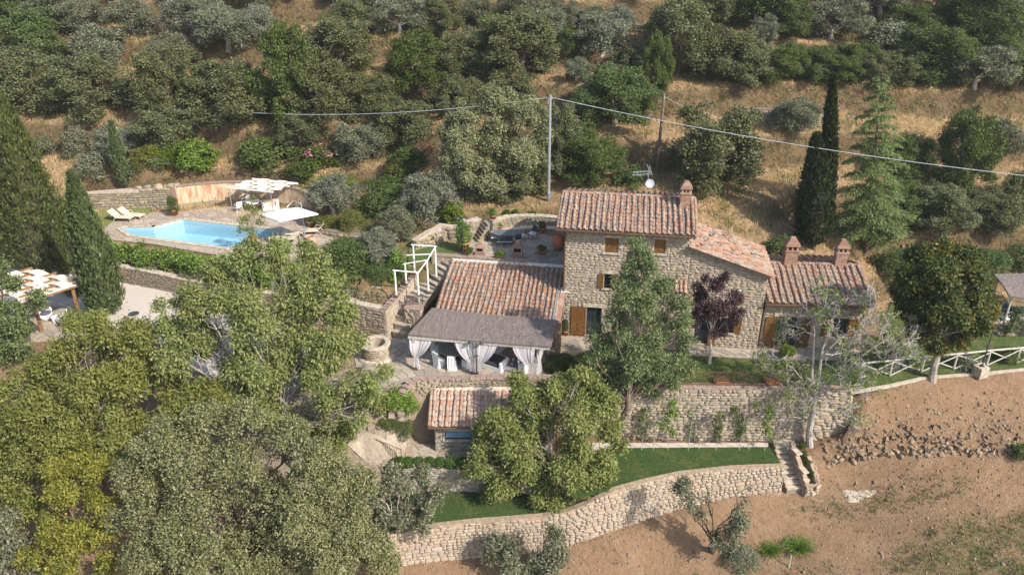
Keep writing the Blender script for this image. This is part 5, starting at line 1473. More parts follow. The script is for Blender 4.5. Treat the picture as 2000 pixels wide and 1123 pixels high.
# white posts over the stairs
gp = thing('stair_pergola', 'open frame of white weathered posts and poles over the garden stairs', 'pergola', P(793, 556, 2.4))
go = gp.location.copy()
Lb = [P(774.4, 580, 2.28), P(793.5, 556.5, 2.6), P(810, 534, 3.05)]
Rb_ = [P(819, 598, 1.55), P(837, 572, 2.15), P(852.5, 545, 2.7)]
tops = []
for p, (tx, ty) in zip(Lb + Rb_, [(773, 530), (792, 517), (811, 480), (817, 534), (835, 510), (850, 483)]):
    h = PY(tx, ty, p.y).z; tp = Vector((p.x, p.y, h)); tops.append(tp - go)
    pm = MB(); pm.tube([p - go, tp - go], [.062, .055], 8); pst = pm.build('post', MAT['wood_white'], gp)
    MB().box(p - go + Vector((0, 0, .06)), (.2, .2, .16)).build('post_shoe', MAT['rust'], pst)
def pole(a, b, r=.043): MB().tube([a, b], [r, r * .9], 7).build('pole', MAT['wood_white'], gp)
ext = lambda a, b, k: a + (b - a) * k
pole(ext(tops[3], tops[5], -.05), tops[4]); pole(tops[4], ext(tops[3], tops[5], 1.05))
for i in range(3): pole(ext(tops[i], tops[i + 3], -.08) + Vector((0, 0, .06)), ext(tops[i], tops[i + 3], 1.08) + Vector((0, 0, .06)))
pole(ext(tops[1].lerp(tops[2], .5), tops[4].lerp(tops[5], .5), -.1), tops[4].lerp(tops[5], .5))
# iron gate at the landing
gt = thing('iron_gate', 'dark iron gate across the landing of the garden stairs', 'gate', P(792, 606, 1.45))
g0 = Vector((0, 0, 0)); g1 = P(826, 602, 1.45) - gt.location
m = MB()
for zz in (.08, .9): m.bar(g0 + Vector((0, 0, zz)), g1 + Vector((0, 0, zz)), .03)
m.build('rail', MAT['iron'], gt)
for i in range(13):
    q = g0.lerp(g1, i / 12); MB().bar(q, q + Vector((0, 0, 1.0)), .022 if i % 12 else .05).build('bar', MAT['iron'], gt)

# ================================================================== the well
wl_ = thing('well', 'round stone well with a thick worn rim in front of the rough wall', 'well', P(735, 697, 0))
m = MB(); m.lathe([(1.12, 0), (1.02, .14), (.98, .16), (.84, .2), (.80, .85)], (0, 0, 0), 28, False, False); m.build('well_shaft', MAT['mortar'], wl_)
wp = stone_pieces('stone', 120); rng = np.random.default_rng(5)
for j in range(4):
    n = 13
    for i in range(n):
        a = (i + .5 * (j % 2) + rng.uniform(-.15, .15)) / n * 2 * math.pi; r = .82
        pos = Vector((math.cos(a) * r, math.sin(a) * r, .3 + j * .16)); t = Vector((-math.sin(a), math.cos(a), 0))
        wp.add(wl_, int(rng.integers(10)), stone_M(pos, t, (0, 0, 1), rng, .4, .16, .05), .06)
wp.finish()
MB().lathe([(.62, .15), (.62, .86), (.86, .86), (.92, .90), (.92, 1.0), (.86, 1.05), (.64, 1.05), (.58, 1.0), (.58, .2)], (0, 0, 0), 32, False, False).build('rim', MAT['mortar'], wl_)
MB().lathe([(.6, .22), (.01, .22)], (0, 0, 0), 20, False, False).build('well_water', MAT['dark'], wl_)
bl = thing('well_boulder', 'rounded boulder lying in front of the well', 'boulder', P(722, 728, 0))
link_mesh('rock', stone_mesh(3, 'stone_old'), bl, Matrix.Translation((0, 0, .2)) @ Matrix.Diagonal((.95, .4, .62, 1)))

# ================================================================== railings and fence
rl = thing('iron_railing', 'rusty iron railing with thin bars along the top of the tall wall', 'railing', P(1240, 756, 0))
a0 = Vector((0, .14, 0)); a1 = P(1562, 760, 0) - rl.location + Vector((0, .14, 0))
m = MB()
for zz in (.16, .98): m.bar(a0 + Vector((0, 0, zz)), a1 + Vector((0, 0, zz)), .03, .02)
m.build('rail', MAT['rust'], rl)
nb = 84
for i in range(nb + 1):
    q = a0.lerp(a1, i / nb); big = i % 14 == 0
    MB().bar(q + Vector((0, 0, .08 if not big else 0)), q + Vector((0, 0, .98 if not big else 1.05)), .016 if not big else .04).build('post' if big else 'bar', MAT['rust'], rl)
r2 = thing('iron_railing', 'thin iron handrail going down to the yard of the shed', 'railing', P(690, 868, -2.3))
b0, b1 = Vector((0, 0, 0)), P(785, 905, ZL) - r2.location
m = MB()
for zz in (.1, .98): m.bar(b0 + Vector((0, 0, zz)), b1 + Vector((0, 0, zz)), .035, .02)
m.build('rail', MAT['rust'], r2)
for i in range(23):
    q = b0.lerp(b1, i / 22); MB().bar(q, q + Vector((0, 0, 1.02)), .018 if i % 11 else .045).build('bar', MAT['rust'], r2)
fpx = [(1620, 752), (1677, 741), (1737, 735), (1799, 727), (1862, 722), (1926, 715), (1984, 710), (2045, 704)]
fence = thing('wooden_fence', 'rustic fence of peeled poles with crossed braces along the lawn edge', 'fence', P(*fpx[1], 0))
fb = [P(a, b, 0) - fence.location for a, b in fpx[1:]]
for i, q in enumerate(fb):
    MB().tube([q + Vector((0, 0, -.2)), q + Vector((0, 0, 1.05))], [.065, .055], 8).build('post', MAT['wood_grey'], fence)
for a, b in zip(fb[:-1], fb[1:]):
    up = Vector((0, 0, 1.08)); MB().tube([a + up - (b - a) * .04, b + up + (b - a) * .04], [.06, .052], 8).build('rail', MAT['wood_grey'], fence)
    f = Vector((0, -.05, 0))
    MB().tube([a + f + Vector((0, 0, .1)), b + f + Vector((0, 0, .98))], [.042, .038], 7).build('brace', MAT['wood_grey'], fence)
    MB().tube([a - f + Vector((0, 0, .98)), b - f + Vector((0, 0, .1))], [.042, .038], 7).build('brace', MAT['wood_grey'], fence)
kb = [P(a, b, 0) for a, b in [(1660, 766), (1740, 752), (1801, 738), (1860, 733), (1920, 729), (2000, 721), (2090, 713)]]
ke = thing('kerb', 'thin pale stone edging between the lawn and the bare bank', 'kerb', kb[0]); ke['kind'] = 'structure'
for a, b in zip(kb[:-1], kb[1:]):
    L = (b - a).length; k = max(1, round(L / .8)); d = b - a
    for j in range(k):
        c = a.lerp(b, (j + .5) / k) - kb[0]; MB().box(c + Vector((0, 0, -.04)), (L / k - .015, .16, .16), math.atan2(d.y, d.x)).build('kerb_stone', MAT['kerb'], ke)
pd = thing('lamp_pedestal', 'squat stone block carrying the lamp by the rustic fence', 'pedestal', P(1912, 733, -.05))
MB().box((0, 0, .3), (.62, .62, .66), .35).build('block', MAT['cap'], pd)
lamp_post(P(1912, 733, 0) + Vector((.05, .05, .6)), 2.2, 'lamp post with two heads on the stone block by the fence', 2, .1)

# ================================================================== pool furniture
def wave_sail(root, A, B, D, n, nb, amp, mat_s, mat_b, hang=.0):
    """n fabric strips from edge A-D side across, woven alternately over nb beams; A corner, B along the strip direction, D along the beams"""
    A = Vector(A); u = Vector(B) - A; v = Vector(D) - A
    for j in range(nb):
        t = (j + .0) / (nb - 1); p = A + u * t; MB().bar(p - v * .03, p + v * 1.04, .07, .13).build('beam', MAT[mat_b], root)
    for i in range(n):
        m = MB(); ph = math.pi * (i % 2)
        m.grid(lambda a, b, i=i: A + v * ((i + .04 + .92 * b) / n) + u * (a * 1.02 - .01) + Vector((0, 0, .03 + amp * math.cos(math.pi * a * (nb - 1) + ph))), 10 * (nb - 1), 1)
        m.build('sail', MAT[mat_s], root)
wsail = thing('shade_pergola', 'white woven canvas shade roof fixed above the ochre pool wall', 'pergola', P(490, 400, 3.0))
wo = wsail.location.copy()
A_, B_, D_ = P(445, 366, 4.95), P(495, 350, 5.0), P(530, 375, 4.95)
wave_sail(wsail, A_ - wo, B_ - wo, D_ - wo, 5, 4, .09, 'cream', 'wood_white')
for q in (A_ + (D_ - A_) * .02, A_ + (D_ - A_) * .98):
    MB().tube([Vector((q.x, q.y, 3.0)) - wo, q - wo], .035, 7).build('post', MAT['steel'], wsail)
ps = thing('parasol', 'white square cantilever parasol by the right end of the pool', 'parasol', P(596.5, 466, ZP))
c0 = P(562, 418, 5.15) - ps.location
m = MB(); pk = c0 + Vector((0, 0, .42)); cs = []
for a in range(4):
    cs.append(c0 + Vector(((2.1, .08), (.35, 1.35), (-2.1, 0), (-.3, -1.3))[a]).to_3d())
for a in range(4):
    p, q = cs[a], cs[(a + 1) % 4]; N = 6
    m.grid(lambda s, t, p=p, q=q: pk.lerp(p.lerp(q, s), t) + Vector((0, 0, -.07 * math.sin(math.pi * t) * (.4 + .6 * math.sin(math.pi * s)))), 6, 6)
    m.grid(lambda s, t, p=p, q=q: p.lerp(q, s) + Vector((0, 0, -.10 * t)), 6, 1)
m.build('canopy', MAT['white'], ps)
for a in range(4): MB().tube([pk + Vector((0, 0, -.05)), cs[a] + Vector((0, 0, .0))], .016, 5).build('rib', MAT['steel'], ps)
MB().tube([(0, 0, 0), (0, 0, 2.7)], [.055, .045], 10).build('mast', MAT['steel'], ps)
MB().tube([(0, 0, 2.6), (c0.x * .5, c0.y * .5, 3.0), (c0.x, c0.y, c0.z + .5)], .03, 7).build('arm', MAT['steel'], ps)
MB().box((0, 0, .05), (.9, .9, .1), .3).build('base_slab', MAT['steel'], ps)
def lounger(loc, rz, label, back=.6):
    t = thing('sun_lounger', label, 'sun lounger', loc, rz, 'beige sun loungers by the pool')
    L1, L2, w = 1.25, .75, .62; ca, sa = math.cos(back), math.sin(back)
    m = MB(); m.grid(lambda a, b: Vector((a * L1, (b - .5) * w, .34 + .02 * math.sin(a * 3))), 6, 2); m.grid(lambda a, b: Vector((a * L1, (.5 - b) * w, .325)), 2, 1); m.build('seat_mesh', MAT['beige'], t)
    m = MB(); m.grid(lambda a, b: Vector((-a * L2 * ca, (.5 - b) * w, .34 + a * L2 * sa)), 5, 2); m.grid(lambda a, b: Vector((-a * L2 * ca, (b - .5) * w, .325 + a * L2 * sa)), 2, 1); m.build('backrest', MAT['beige'], t)
    m = MB()
    for s in (-1, 1):
        y = s * w / 2; m.tube([(L1, y, .33), (0, y, .33), (-L2 * ca, y, .33 + L2 * sa)], .02, 6)
    m.build('frame', MAT['cream'], t)
    for s in (-1, 1):
        y = s * w / 2
        for x, x2 in ((L1 - .18, L1 - .05), (-.05, -.28)): MB().tube([(x, y, .32), (x2, y, 0)], .02, 6).build('leg', MAT['cream'], t)
        MB().tube([(.25, y, .34), (.12, y, .56), (-.25, y, .56), (-.38, y, .40)], .018, 6).build('armrest', MAT['cream'], t)
    return t
lounger(P(232, 431, ZP), -.12, 'beige sun lounger nearest the left tip of the pool', .75)
lounger(P(252, 427, ZP), -.12, 'beige sun lounger second from the pool lawn, behind the other', .75)
lounger(P(560, 474, ZP), math.pi * .96, 'beige sun lounger with flat back between pool corner and parasol mast', .15)
lounger(P(585, 464, ZP), math.pi * .98, 'beige sun lounger half behind the parasol mast', .45)
lounger(P(622, 457, ZP), math.pi * 1.05, 'beige sun lounger with raised back by the mossy shrubs', .85)
def metal_chair(loc, rz, label, seat='white', frame='iron', group=None):
    t = thing('garden_chair', label, 'chair', loc, rz, group)
    m = MB(); m.box((0, 0, .44), (.46, .44, .04)); m.build('seat', MAT[seat], t)
    m = MB(); m.grid(lambda a, b: Vector(((a - .5) * .46, -.22 - .08 * b - .03 * math.sin(a * math.pi), .5 + .42 * b)), 6, 3); m.grid(lambda a, b: Vector(((.5 - a) * .46, -.235 - .08 * b - .03 * math.sin(a * math.pi), .5 + .42 * b)), 6, 3); m.build('backrest', MAT[seat if frame == 'white_plastic' else frame], t)
    for x in (-1, 1):
        for y in (-1, 1): MB().tube([(x * .2, y * .19, .43), (x * .24, y * .24, 0)], .016, 6).build('leg', MAT[frame], t)
        MB().tube([(x * .24, -.24, .66), (x * .25, .16, .66), (x * .23, .2, .43)], .015, 6).build('arm', MAT[frame], t)
    return t
metal_chair(P(468, 414, ZP), .6, 'white garden chair in the shade by the ochre wall', 'white_plastic', 'white_plastic', 'white chairs at the ochre wall')
metal_chair(P(520, 411, ZP), -.9, 'white garden chair right of the low white table', 'white_plastic', 'white_plastic', 'white chairs at the ochre wall')
metal_chair(P(482, 404, ZP), 2.6, 'white garden chair close to the plaster, behind the table', 'white_plastic', 'white_plastic', 'white chairs at the ochre wall')
tb = thing('garden_table', 'low white table between white chairs under the canvas shade', 'table', P(497, 412, ZP))
MB().lathe([(.02, .7), (.5, .7), (.5, .74), (.02, .74)], (0, 0, 0), 20).build('table_top', MAT['white_plastic'], tb); MB().lathe([(.25, 0), (.05, .06), (.05, .7)], (0, 0, 0), 10).build('table_leg', MAT['white_plastic'], tb)
bx_ = box_sofa(P(530, 409, ZP), .15 + math.pi, 1.2, .6, 'low pale two seat sofa against the ochre wall', cush='beige')  # beige puts the canvas shade into the cushion colour
# jars and pots
def pot(name, label, loc, r, h, mat='terracotta', cat='pot', jar=False, group=None):
    t = thing(name, label, cat, loc, 0, group)
    if jar: prof = [(r * .55, 0), (r * .85, h * .25), (r, h * .55), (r * .9, h * .82), (r * .68, h * .93), (r * .78, h), (r * .62, h), (r * .55, h * .9), (r * .7, h * .6)]
    else: prof = [(r * .66, 0), (r * .92, h * .82), (r * 1.02, h * .82), (r * 1.02, h), (r * .86, h), (r * .82, h * .86), (r * .05, h * .86)]
    MB().lathe(prof, (0, 0, 0), 20, False, True).build('pot_body', MAT[mat], t, True)
    if jar:
        for zz in (.45, .6): MB().lathe([(r * (.985 if zz > .5 else .95), h * zz - .02), (r * 1.04, h * zz), (r * (.985 if zz > .5 else .95), h * zz + .02)], (0, 0, 0), 20, False, False).build('band', MAT[mat], t, True)
    else: MB().lathe([(r * .84, h * .87), (.01, h * .9)], (0, 0, 0), 14, False, False).build('soil', MAT['soil'], t)
    return t
pot('clay_jar', 'big ribbed clay jar standing on the pool deck corner by the lawn', P(607, 486, ZP), .48, .95, 'terracotta_old', 'jar', True)
# patio furniture
tp_ = P(991, 474, ZU + .0)
ptb = thing('patio_table', 'long oval dark table with thin legs on the patio', 'table', tp_, -.08)
m = MB()
m.prism([(math.copysign(abs(math.cos(a)) ** .7, math.cos(a)) * .98, math.copysign(abs(math.sin(a)) ** .7, math.sin(a)) * .56) for a in np.linspace(0, 2 * math.pi, 28, endpoint=False)], .72, .75); m.build('table_top', MAT['bluegrey'], ptb)
for x in (-.7, .7):
    for y in (-.35, .35): MB().tube([(x, y, .72), (x * 1.06, y * 1.1, 0)], .022, 6).build('leg', MAT['iron'], ptb)
for (a, b, rz, lab) in [(966, 474, -1.6, 'iron chair at the left end of the patio table'), (977, 482, 0.0, 'iron chair with a white seat on the near left of the patio table'), (993, 482, 0.05, 'iron chair with a white seat on the near side of the patio table'),
                        (1010, 479, .3, 'iron chair with a pale seat at the near right of the patio table'), (1019, 470, 1.5, 'iron chair at the shaded right end of the patio table'), (1040, 467, 2.4, 'lone iron chair with a white seat in the shade of the tower')]:
    metal_chair(P(a, b, ZU), rz, lab, 'white', 'iron', 'iron chairs of the patio')
def barbecue(loc, label, w, h, rz):
    t = thing('barbecue', label, 'barbecue', loc, rz)
    brick_tower(t, 'brick_base', (0, 0), w, w * .8, 0, h * .45, 0, 3)
    m = MB()
    for s in (-1, 1): m.box((s * (w / 2 - .05), 0, h * .58), (.1, w * .78, h * .26))
    m.box((0, w * .36, h * .58), (w - .2, .08, h * .26)); m.build('hood_side', MAT['brick'], t)
    m = MB()
    for i in range(6):
        f = 1 - i * .15; m.box((0, .02 * i, h * (.71 + i * .048) + .02), (w * f, w * .8 * f, h * .044))
    m.build('hood', MAT['brick'], t)
    MB().box((0, 0, h * .47), (w * .72, w * .6, .03)).build('grill', MAT['dark'], t)
barbecue(P(938, 501, ZU), 'low round shouldered brick barbecue on the parapet beside the planter', .62, .95, HA)
barbecue(P(1011, 506, ZU - .1), 'taller brick barbecue with a pointed hood by the shaded parapet', .68, 1.25, HA)
def planter(loc, label, w=.4, h=.35, rz=0.0, mat='terracotta'):
    t = thing('planter', label, 'planter', loc, rz, 'terracotta planters')
    m = MB(); m.box((0, 0, h / 2), (w, w * .7, h), 0, 0, 0, 1.08); m.box((0, 0, h - .03), (w * 1.16, w * .84, .06)); m.build('planter_body', MAT[mat], t)
    MB().box((0, 0, h + .005), (w * .95, w * .6, .02)).build('soil', MAT['soil'], t)
    return t
planter(P(916, 497, ZU + .3), 'square terracotta planter on the parapet next to the lamp post', .42, .36, HA)
planter(P(976, 503, ZU + .3), 'long terracotta planter on the parapet between the two barbecues', .6, .3, HA)
planter(P(1058, 492, ZU + .1), 'terracotta planter in the shade beside the tower corner', .6, .35, HA)
for i, (a, b) in enumerate(((1411, 757), (1511, 757), (1280, 757))):
    planter(P(a, b, 0) + Vector((0, .45, 0)), ['terracotta planter behind the middle of the rusty railing', 'terracotta planter behind the railing next to the bare tree', 'terracotta planter behind the left end of the rusty railing'][i], .7, .28, 0)
pot('clay_jar', 'tall orange clay jar in the corner against the tower wall', P(1090, 488, ZU), .42, 1.15, 'terracotta', 'jar', True)

# stone shrine with a blue panel
sh = thing('stone_shrine', 'narrow stone pillar with a blue panel half hidden by the big oak', 'shrine', hit(867, 382))
brng = np.random.default_rng(3)
MB().box((0, .3, .85), (.62, .6, 1.7)).build('core', MAT['mortar'], sh)
shp = stone_pieces('stone_grey', 80)
for s, z, w_, h_ in courses(.66, 1.65, (.12, .2), (.14, .34), brng, [(.15, .5, 1.05, 1.5)]): shp.add(sh, int(brng.integers(10)), stone_M(Vector((s - .33, 0, z)), (1, 0, 0), (0, 0, 1), brng, w_, h_, .05), .03)
shp.finish()
MB().box((-.0, -.03, 1.28), (.38, .05, .48)).build('blue_panel', m_plain('blue_tile', (.10, .22, .33), .4, .15, 9, .4), sh)
MB().box((0, .3, 1.76), (.76, .74, .08)).build('cap', MAT['cap'], sh)

# ================================================================== left pergola and white tub chairs
Af, Bf, Df = P(176, 550, 3.15), P(96, 533, 3.2), P(33, 596, 3.1)
Df = Af + (Df - Af) * 1.5; Bf = Af + (Bf - Af) * 1.5
lpg = thing('wooden_pergola', 'brown timber pergola with woven cream canvas strips by the drive', 'pergola', (Af.x, Af.y, ZD))
lo = lpg.location.copy()
u_ = Bf - Af; v_ = Df - Af
wave_sail(lpg, Af - lo, Bf - lo, Df - lo, 9, 6, .085, 'cream', 'wood_beam')
MB().bar(Af - lo + Vector((0, 0, .03)) + v_ * -.02, Df - lo + Vector((0, 0, .03)), .06, .16).build('edge_board', MAT['wood_white'], lpg)
for s, t in ((.06, .14), (.06, .5), (.06, .86), (.9, .14), (.9, .5), (.9, .86)):
    q = Af + u_ * s + v_ * t - lo
    MB().box((q.x, q.y, (q.z) / 2 - .03), (.2, .2, q.z - .06), .5).build('post', MAT['wood_beam'], lpg)
MB().bar(Af - lo + u_ * .06 + Vector((0, 0, -.1)), Df - lo + u_ * .06 + Vector((0, 0, -.1)), .14, .2).build('main_beam', MAT['wood_beam'], lpg)
MB().bar(Af - lo + u_ * .9 + Vector((0, 0, -.1)), Df - lo + u_ * .9 + Vector((0, 0, -.1)), .14, .2).build('main_beam', MAT['wood_beam'], lpg)
tubp = xy([(55, 628), (85, 600), (150, 600), (150, 640), (135, 660), (60, 668)], ZD)
tp2 = drape('small_terrace', tubp, MAT['flag_joint'], 'pale paved corner under the tub chairs', flat=ZD + .02)
flagstones(tp2, tubp, ZD + .05, .55, 'flag', 47)
def tub_chair(loc, rz, label):
    t = thing('tub_chair', label, 'chair', loc, rz, 'white tub chairs')
    m = MB(); m.lathe([(.27, 0), (.36, .2), (.38, .42), (.30, .42), (.28, .4)], (0, 0, 0), 20, False, True); m.build('base', MAT['white_plastic'], t, True)
    m = MB()
    def sh_(a, b, r): an = math.pi + (a - .5) * 3.6; return Vector((math.cos(an) * r, math.sin(an) * r, .40 + b * (.42 if abs(a - .5) < .33 else .42 - (abs(a - .5) - .33) * 1.6)))
    m.grid(lambda a, b: sh_(a, b, .38 + .02 * b), 18, 4); m.grid(lambda a, b: sh_(1 - a, b, .31 + .02 * b), 18, 4)
    m.grid(lambda a, b: sh_(a, 1, .40 - .07 * b), 18, 1); m.build('back_shell', MAT['white_plastic'], t, True)
    MB().lathe([(.02, .42), (.29, .42), (.30, .48), (.25, .53), (.02, .54)], (0, 0, 0), 18).build('cushion', MAT['violet'], t, True)
tub_chair(P(92, 624, ZD), math.pi * .25 - 1.6, 'white tub chair with a violet cushion, left of the small table')
tub_chair(P(124, 630, ZD), math.pi, 'white tub chair with a violet cushion, right of the small table')
sdt = thing('side_table', 'small white drum table between the two tub chairs', 'table', P(109, 629, ZD))
MB().lathe([(.24, 0), (.19, .22), (.26, .44), (.26, .46), (.01, .46)], (0, 0, 0), 18, False, True).build('drum', MAT['white_plastic'], sdt, True)

# ================================================================== right thatched shelter
rs = thing('thatched_shelter', 'small heather thatched shelter with white sofas at the right edge', 'shelter', P(1972, 625, 0))
ro = rs.location.copy()
g0, g1, h0, h1 = P(1972, 581, 2.25) - ro, P(2120, 592, 2.25) - ro, P(1940, 537, 2.6) - ro, P(2085, 533, 2.6) - ro
m = MB(); rng = np.random.default_rng(9)
th2 = lambda a, b: g0.lerp(g1, a).lerp(h0.lerp(h1, a), b) + Vector((0, 0, .10 * math.sin(math.pi * b)))
m.grid(lambda a, b: th2(a, b) + Vector((0, 0, .07 + rng.uniform(-.015, .015))), 36, 20); m.grid(lambda a, b: th2(1 - a, b) + Vector((0, 0, -.03)), 8, 8)
for a, b in (((0, 0), (1, 0)), ((1, 0), (1, 1)), ((1, 1), (0, 1)), ((0, 1), (0, 0))):
    m.grid(lambda s, t, a=a, b=b: th2(a[0] + (b[0] - a[0]) * s, a[1] + (b[1] - a[1]) * s) + Vector((0, 0, -.03 + .1 * t)), 12, 1)
m.build('thatch', MAT['thatch'], rs)
for a, b in ((.06, .1), (.95, .1), (.06, .92), (.95, .92)):
    q = th2(a, b); MB().tube([(q.x, q.y, 0), (q.x, q.y, q.z)], .07, 8).build('post', MAT['wood_grey'], rs)
rpv = xy([(1922, 613), (1945, 600), (2180, 592), (2180, 662), (1968, 654)], 0)
rp = drape('shelter_paving', rpv, MAT['flag_joint'], 'pale paved floor of the right shelter', flat=.03)
flagstones(rp, rpv, .06, .6, 'flag', 48)
box_sofa(P(1962, 618, .06), math.pi * .5, 1.3, .75, 'white box sofa under the right thatched shelter, nearest the chestnut', cush='bluegrey')
box_sofa(P(1992, 622, .06), math.pi, 1.3, .75, 'white box sofa under the right thatched shelter, back to the lawn', cush='bluegrey')

# ================================================================== poles, cables, aerials
pb = hit(1071, 392)
up_ = thing('utility_pole', 'pale metal utility pole in front of the big oak', 'utility pole', pb)
topz = PY(1069, 186, pb.y).z - pb.z
MB().tube([(0, 0, -.3), (-.02, 0, topz)], [.13, .09], 10).build('shaft', MAT['steel'], up_)
m = MB(); m.tube([(0, 0, topz - .75), (-.16, -.05, topz - .6), (-.17, -.05, topz - .25)], .03, 6); m.box((0, 0, topz - .25), (.26, .14, .1)); m.build('bracket', MAT['steel'], up_)
MB().box((.08, -.16, .4), (.22, .14, .5)).build('meter_box', MAT['steel'], up_)
p2 = hit(1283, 332)
wp_ = thing('utility_pole', 'dark wooden utility pole right of the metal one', 'utility pole', p2)
tz2 = PY(1288, 183, p2.y).z - p2.z
MB().tube([(0, 0, -.3), (.06, 0, tz2)], [.13, .09], 10).build('shaft', MAT['pole_wood'], wp_)
MB().box((.1, -.05, tz2 - .3), (.1, .1, .25)).build('insulator', MAT['steel'], wp_)
def cable(name, label, ends, sag, r=.035, n=28, mat='cable'):
    a, b = ends; m = MB()
    pts = [a.lerp(b, i / n) + Vector((0, 0, -sag * 4 * (i / n) * (1 - i / n))) for i in range(n + 1)]
    m.tube(pts, r, 6); o = m.build(name, MAT[mat]); tag(o, label, 'cable', 'overhead cables')
ptop = pb + Vector((-.02, 0, topz - .15))
lend = PY(-120, 105, 74)
cable('cable', 'thick overhead cable running left from the metal pole over the oaks', (ptop, lend), 3.0, .02)
rend = PY(2120, 356, 46)
cable('cable', 'thick overhead cable running right from the metal pole past the cedar', (ptop, rend), .55, .02)
cable('cable', 'thin wire from the wooden pole to the trees on the right', (p2 + Vector((.06, 0, tz2 - .2)), PY(1420, 232, p2.y + 6)), .3, .012)
ant = thing('aerial', 'television aerial with a round dish on a mast behind the tower ridge', 'aerial', HF(4.75, 3.9, 8.2))
MB().tube([(0, 0, 0), (0, 0, 1.75)], .025, 6).build('mast', MAT['steel'], ant)
m = MB()
for i, dz in enumerate((1.25, 1.42)):
    m.tube([(-.95, 0, dz + .02 * i), (.1, .02, dz + .08)], .022, 5)
    for k in range(5): m.tube([(-.9 + k * .2, -.22, dz + .01), (-.9 + k * .2, .22, dz + .03)], .014, 4)
m.tube([(.15, 0, 1.3), (-.15, 0, 1.95)], .02, 5); m.tube([(.22, 0, 1.25), (.02, 0, 1.9)], .02, 5); m.build('antenna', MAT['steel'], ant)
m = MB(); R_ = Matrix.Rotation(1.25, 3, 'X')
vs0 = []
for ring in range(5):
    r = .27 * ring / 4
    for j in range(18):
        a = j / 18 * 2 * math.pi; v = R_ @ Vector((r * math.cos(a), r * math.sin(a), .35 * r * r)); vs0.append((v.x + .12, v.y - .1, v.z + .75))
m.add(vs0, [(i * 18 + j, i * 18 + (j + 1) % 18, (i + 1) * 18 + (j + 1) % 18, (i + 1) * 18 + j) for i in range(4) for j in range(18)])
m.build('dish', MAT['steel'], ant, True)
MB().tube([(.12, -.12, .5), (.12, -.45, .75)], .014, 5).build('dish_arm', MAT['steel'], ant)

# ================================================================== small hard things on the ground
MAT['pebble'] = m_stone('field_stone', [(.28, .205, .14), (.24, .17, .112), (.32, .245, .17), (.20, .145, .095)], lichen=.1)
tw = thing('tumbled_wall', 'tumbled dry stone wall spilling over the bare bank', 'stone heap', hit(1800, 880))
twp = Pieces('stone', STONE_RAW, lambda i: stone_mesh(i, 'pebble'), MAT['pebble'], 300); rng = np.random.default_rng(77)
for i in range(470):
    a = rng.uniform(1600, 1995); f = abs(rng.normal(0, .6))
    b = 902 - 4 * math.sin((a - 1640) / 60) - f * 75 - (a - 1650) * .06
    if a < 1650 and rng.random() < .5: continue
    if b < 760: continue
    g = hit(a, b); s = rng.uniform(.10, .36) * (1.1 - .45 * min(1, f))
    M = Matrix.Translation(g + Vector((0, 0, .0 + s * .02)) - tw.location) @ Matrix.Rotation(rng.uniform(0, 6.28), 4, 'Z') @ Matrix.Rotation(rng.uniform(-.6, .6), 4, 'X') @ Matrix.Diagonal((s, s * rng.uniform(.25, .5), s * rng.uniform(.5, .9), 1)) @ Matrix.Rotation(math.pi / 2 * (rng.random() < .4), 4, 'X')
    twp.add(tw, int(rng.integers(10)), M, s * s)
twp.finish()
items = []
for i in range(3800):
    if rng.random() < .6: x, y = rng.uniform(-6, 32), rng.uniform(28, 38.5)
    else: x, y = rng.uniform(-30, 32), rng.uniform(48, 84)
    if y < 38.5 and x < 16 and y > 32.6: continue
    z = zt(x, y); s = rng.uniform(.04, .13) * (1.6 if y > 45 else 1) * (1.8 if rng.random() < .05 else 1)
    items.append((int(rng.integers(10)), Matrix.Translation((x, y, z + s * .1)) @ Matrix.Rotation(rng.uniform(0, 6.28), 4, 'Z') @ Matrix.Rotation(rng.uniform(-1, 1), 4, 'X') @ Matrix.Diagonal((s, s * .5, s * .8, 1))))
o = tri_merge('loose_stones', PEB_RAW, items, MAT['pebble'], None)
o['label'] = 'small stones and clods scattered over the bare earth'
# tyre-pressed earth clods
items = []
for i in range(3200):
    x, y = rng.uniform(-7, 31), rng.uniform(27.5, 38)
    if y > 32.6 and x < 16.4: continue
    z = zt(x, y); s = rng.uniform(.03, .10)
    items.append((int(rng.integers(10)), Matrix.Translation((x, y, z + s * .05)) @ Matrix.Rotation(rng.uniform(0, 6.28), 4, 'Z') @ Matrix.Diagonal((s, s * .7, s * .5, 1))))
MAT['clod'] = m_plain('earth_clod', (.28, .183, .112), .95, .35, 3, .1)
o = tri_merge('earth_clods', PEB_RAW, items, MAT['clod'], None); o['label'] = 'crumbly clods of turned brown earth'
g = hit(1674, 966); m = MB(); sprng = np.random.default_rng(2); V = [(0, 0, .05)]; n = 26
for k, rad in enumerate((.3, .62, .8)):
    for j in range(n):
        a = j / n * 2 * math.pi; r = rad * (1 + .25 * math.sin(3 * a + 1) + sprng.uniform(-.1, .1)); x, y = r * math.cos(a) * 1.0, r * math.sin(a) * .42
        V.append((x, y, zt(g.x + x, g.y + y) - g.z + (.06, .045, .0)[k]))
F = [(0, 1 + j, 1 + (j + 1) % n) for j in range(n)] + [(1 + k * n + j, 1 + (k + 1) * n + j, 1 + (k + 1) * n + (j + 1) % n, 1 + k * n + (j + 1) % n) for k in range(2) for j in range(n)]
m.add(V, F); o = m.build('mortar_spill', MAT['mortar']); o.location = g; tag(o, 'patch of dried white mortar spilled on the bare earth', 'mortar patch')
g = hit(1541, 1106); o = MB().tube([(0, 0, -.2), (0, 0, .85)], [.04, .03], 6).build('stake', MAT['wood_grey']); o.location = g; tag(o, 'single wooden stake in the weedy foreground earth', 'stake')
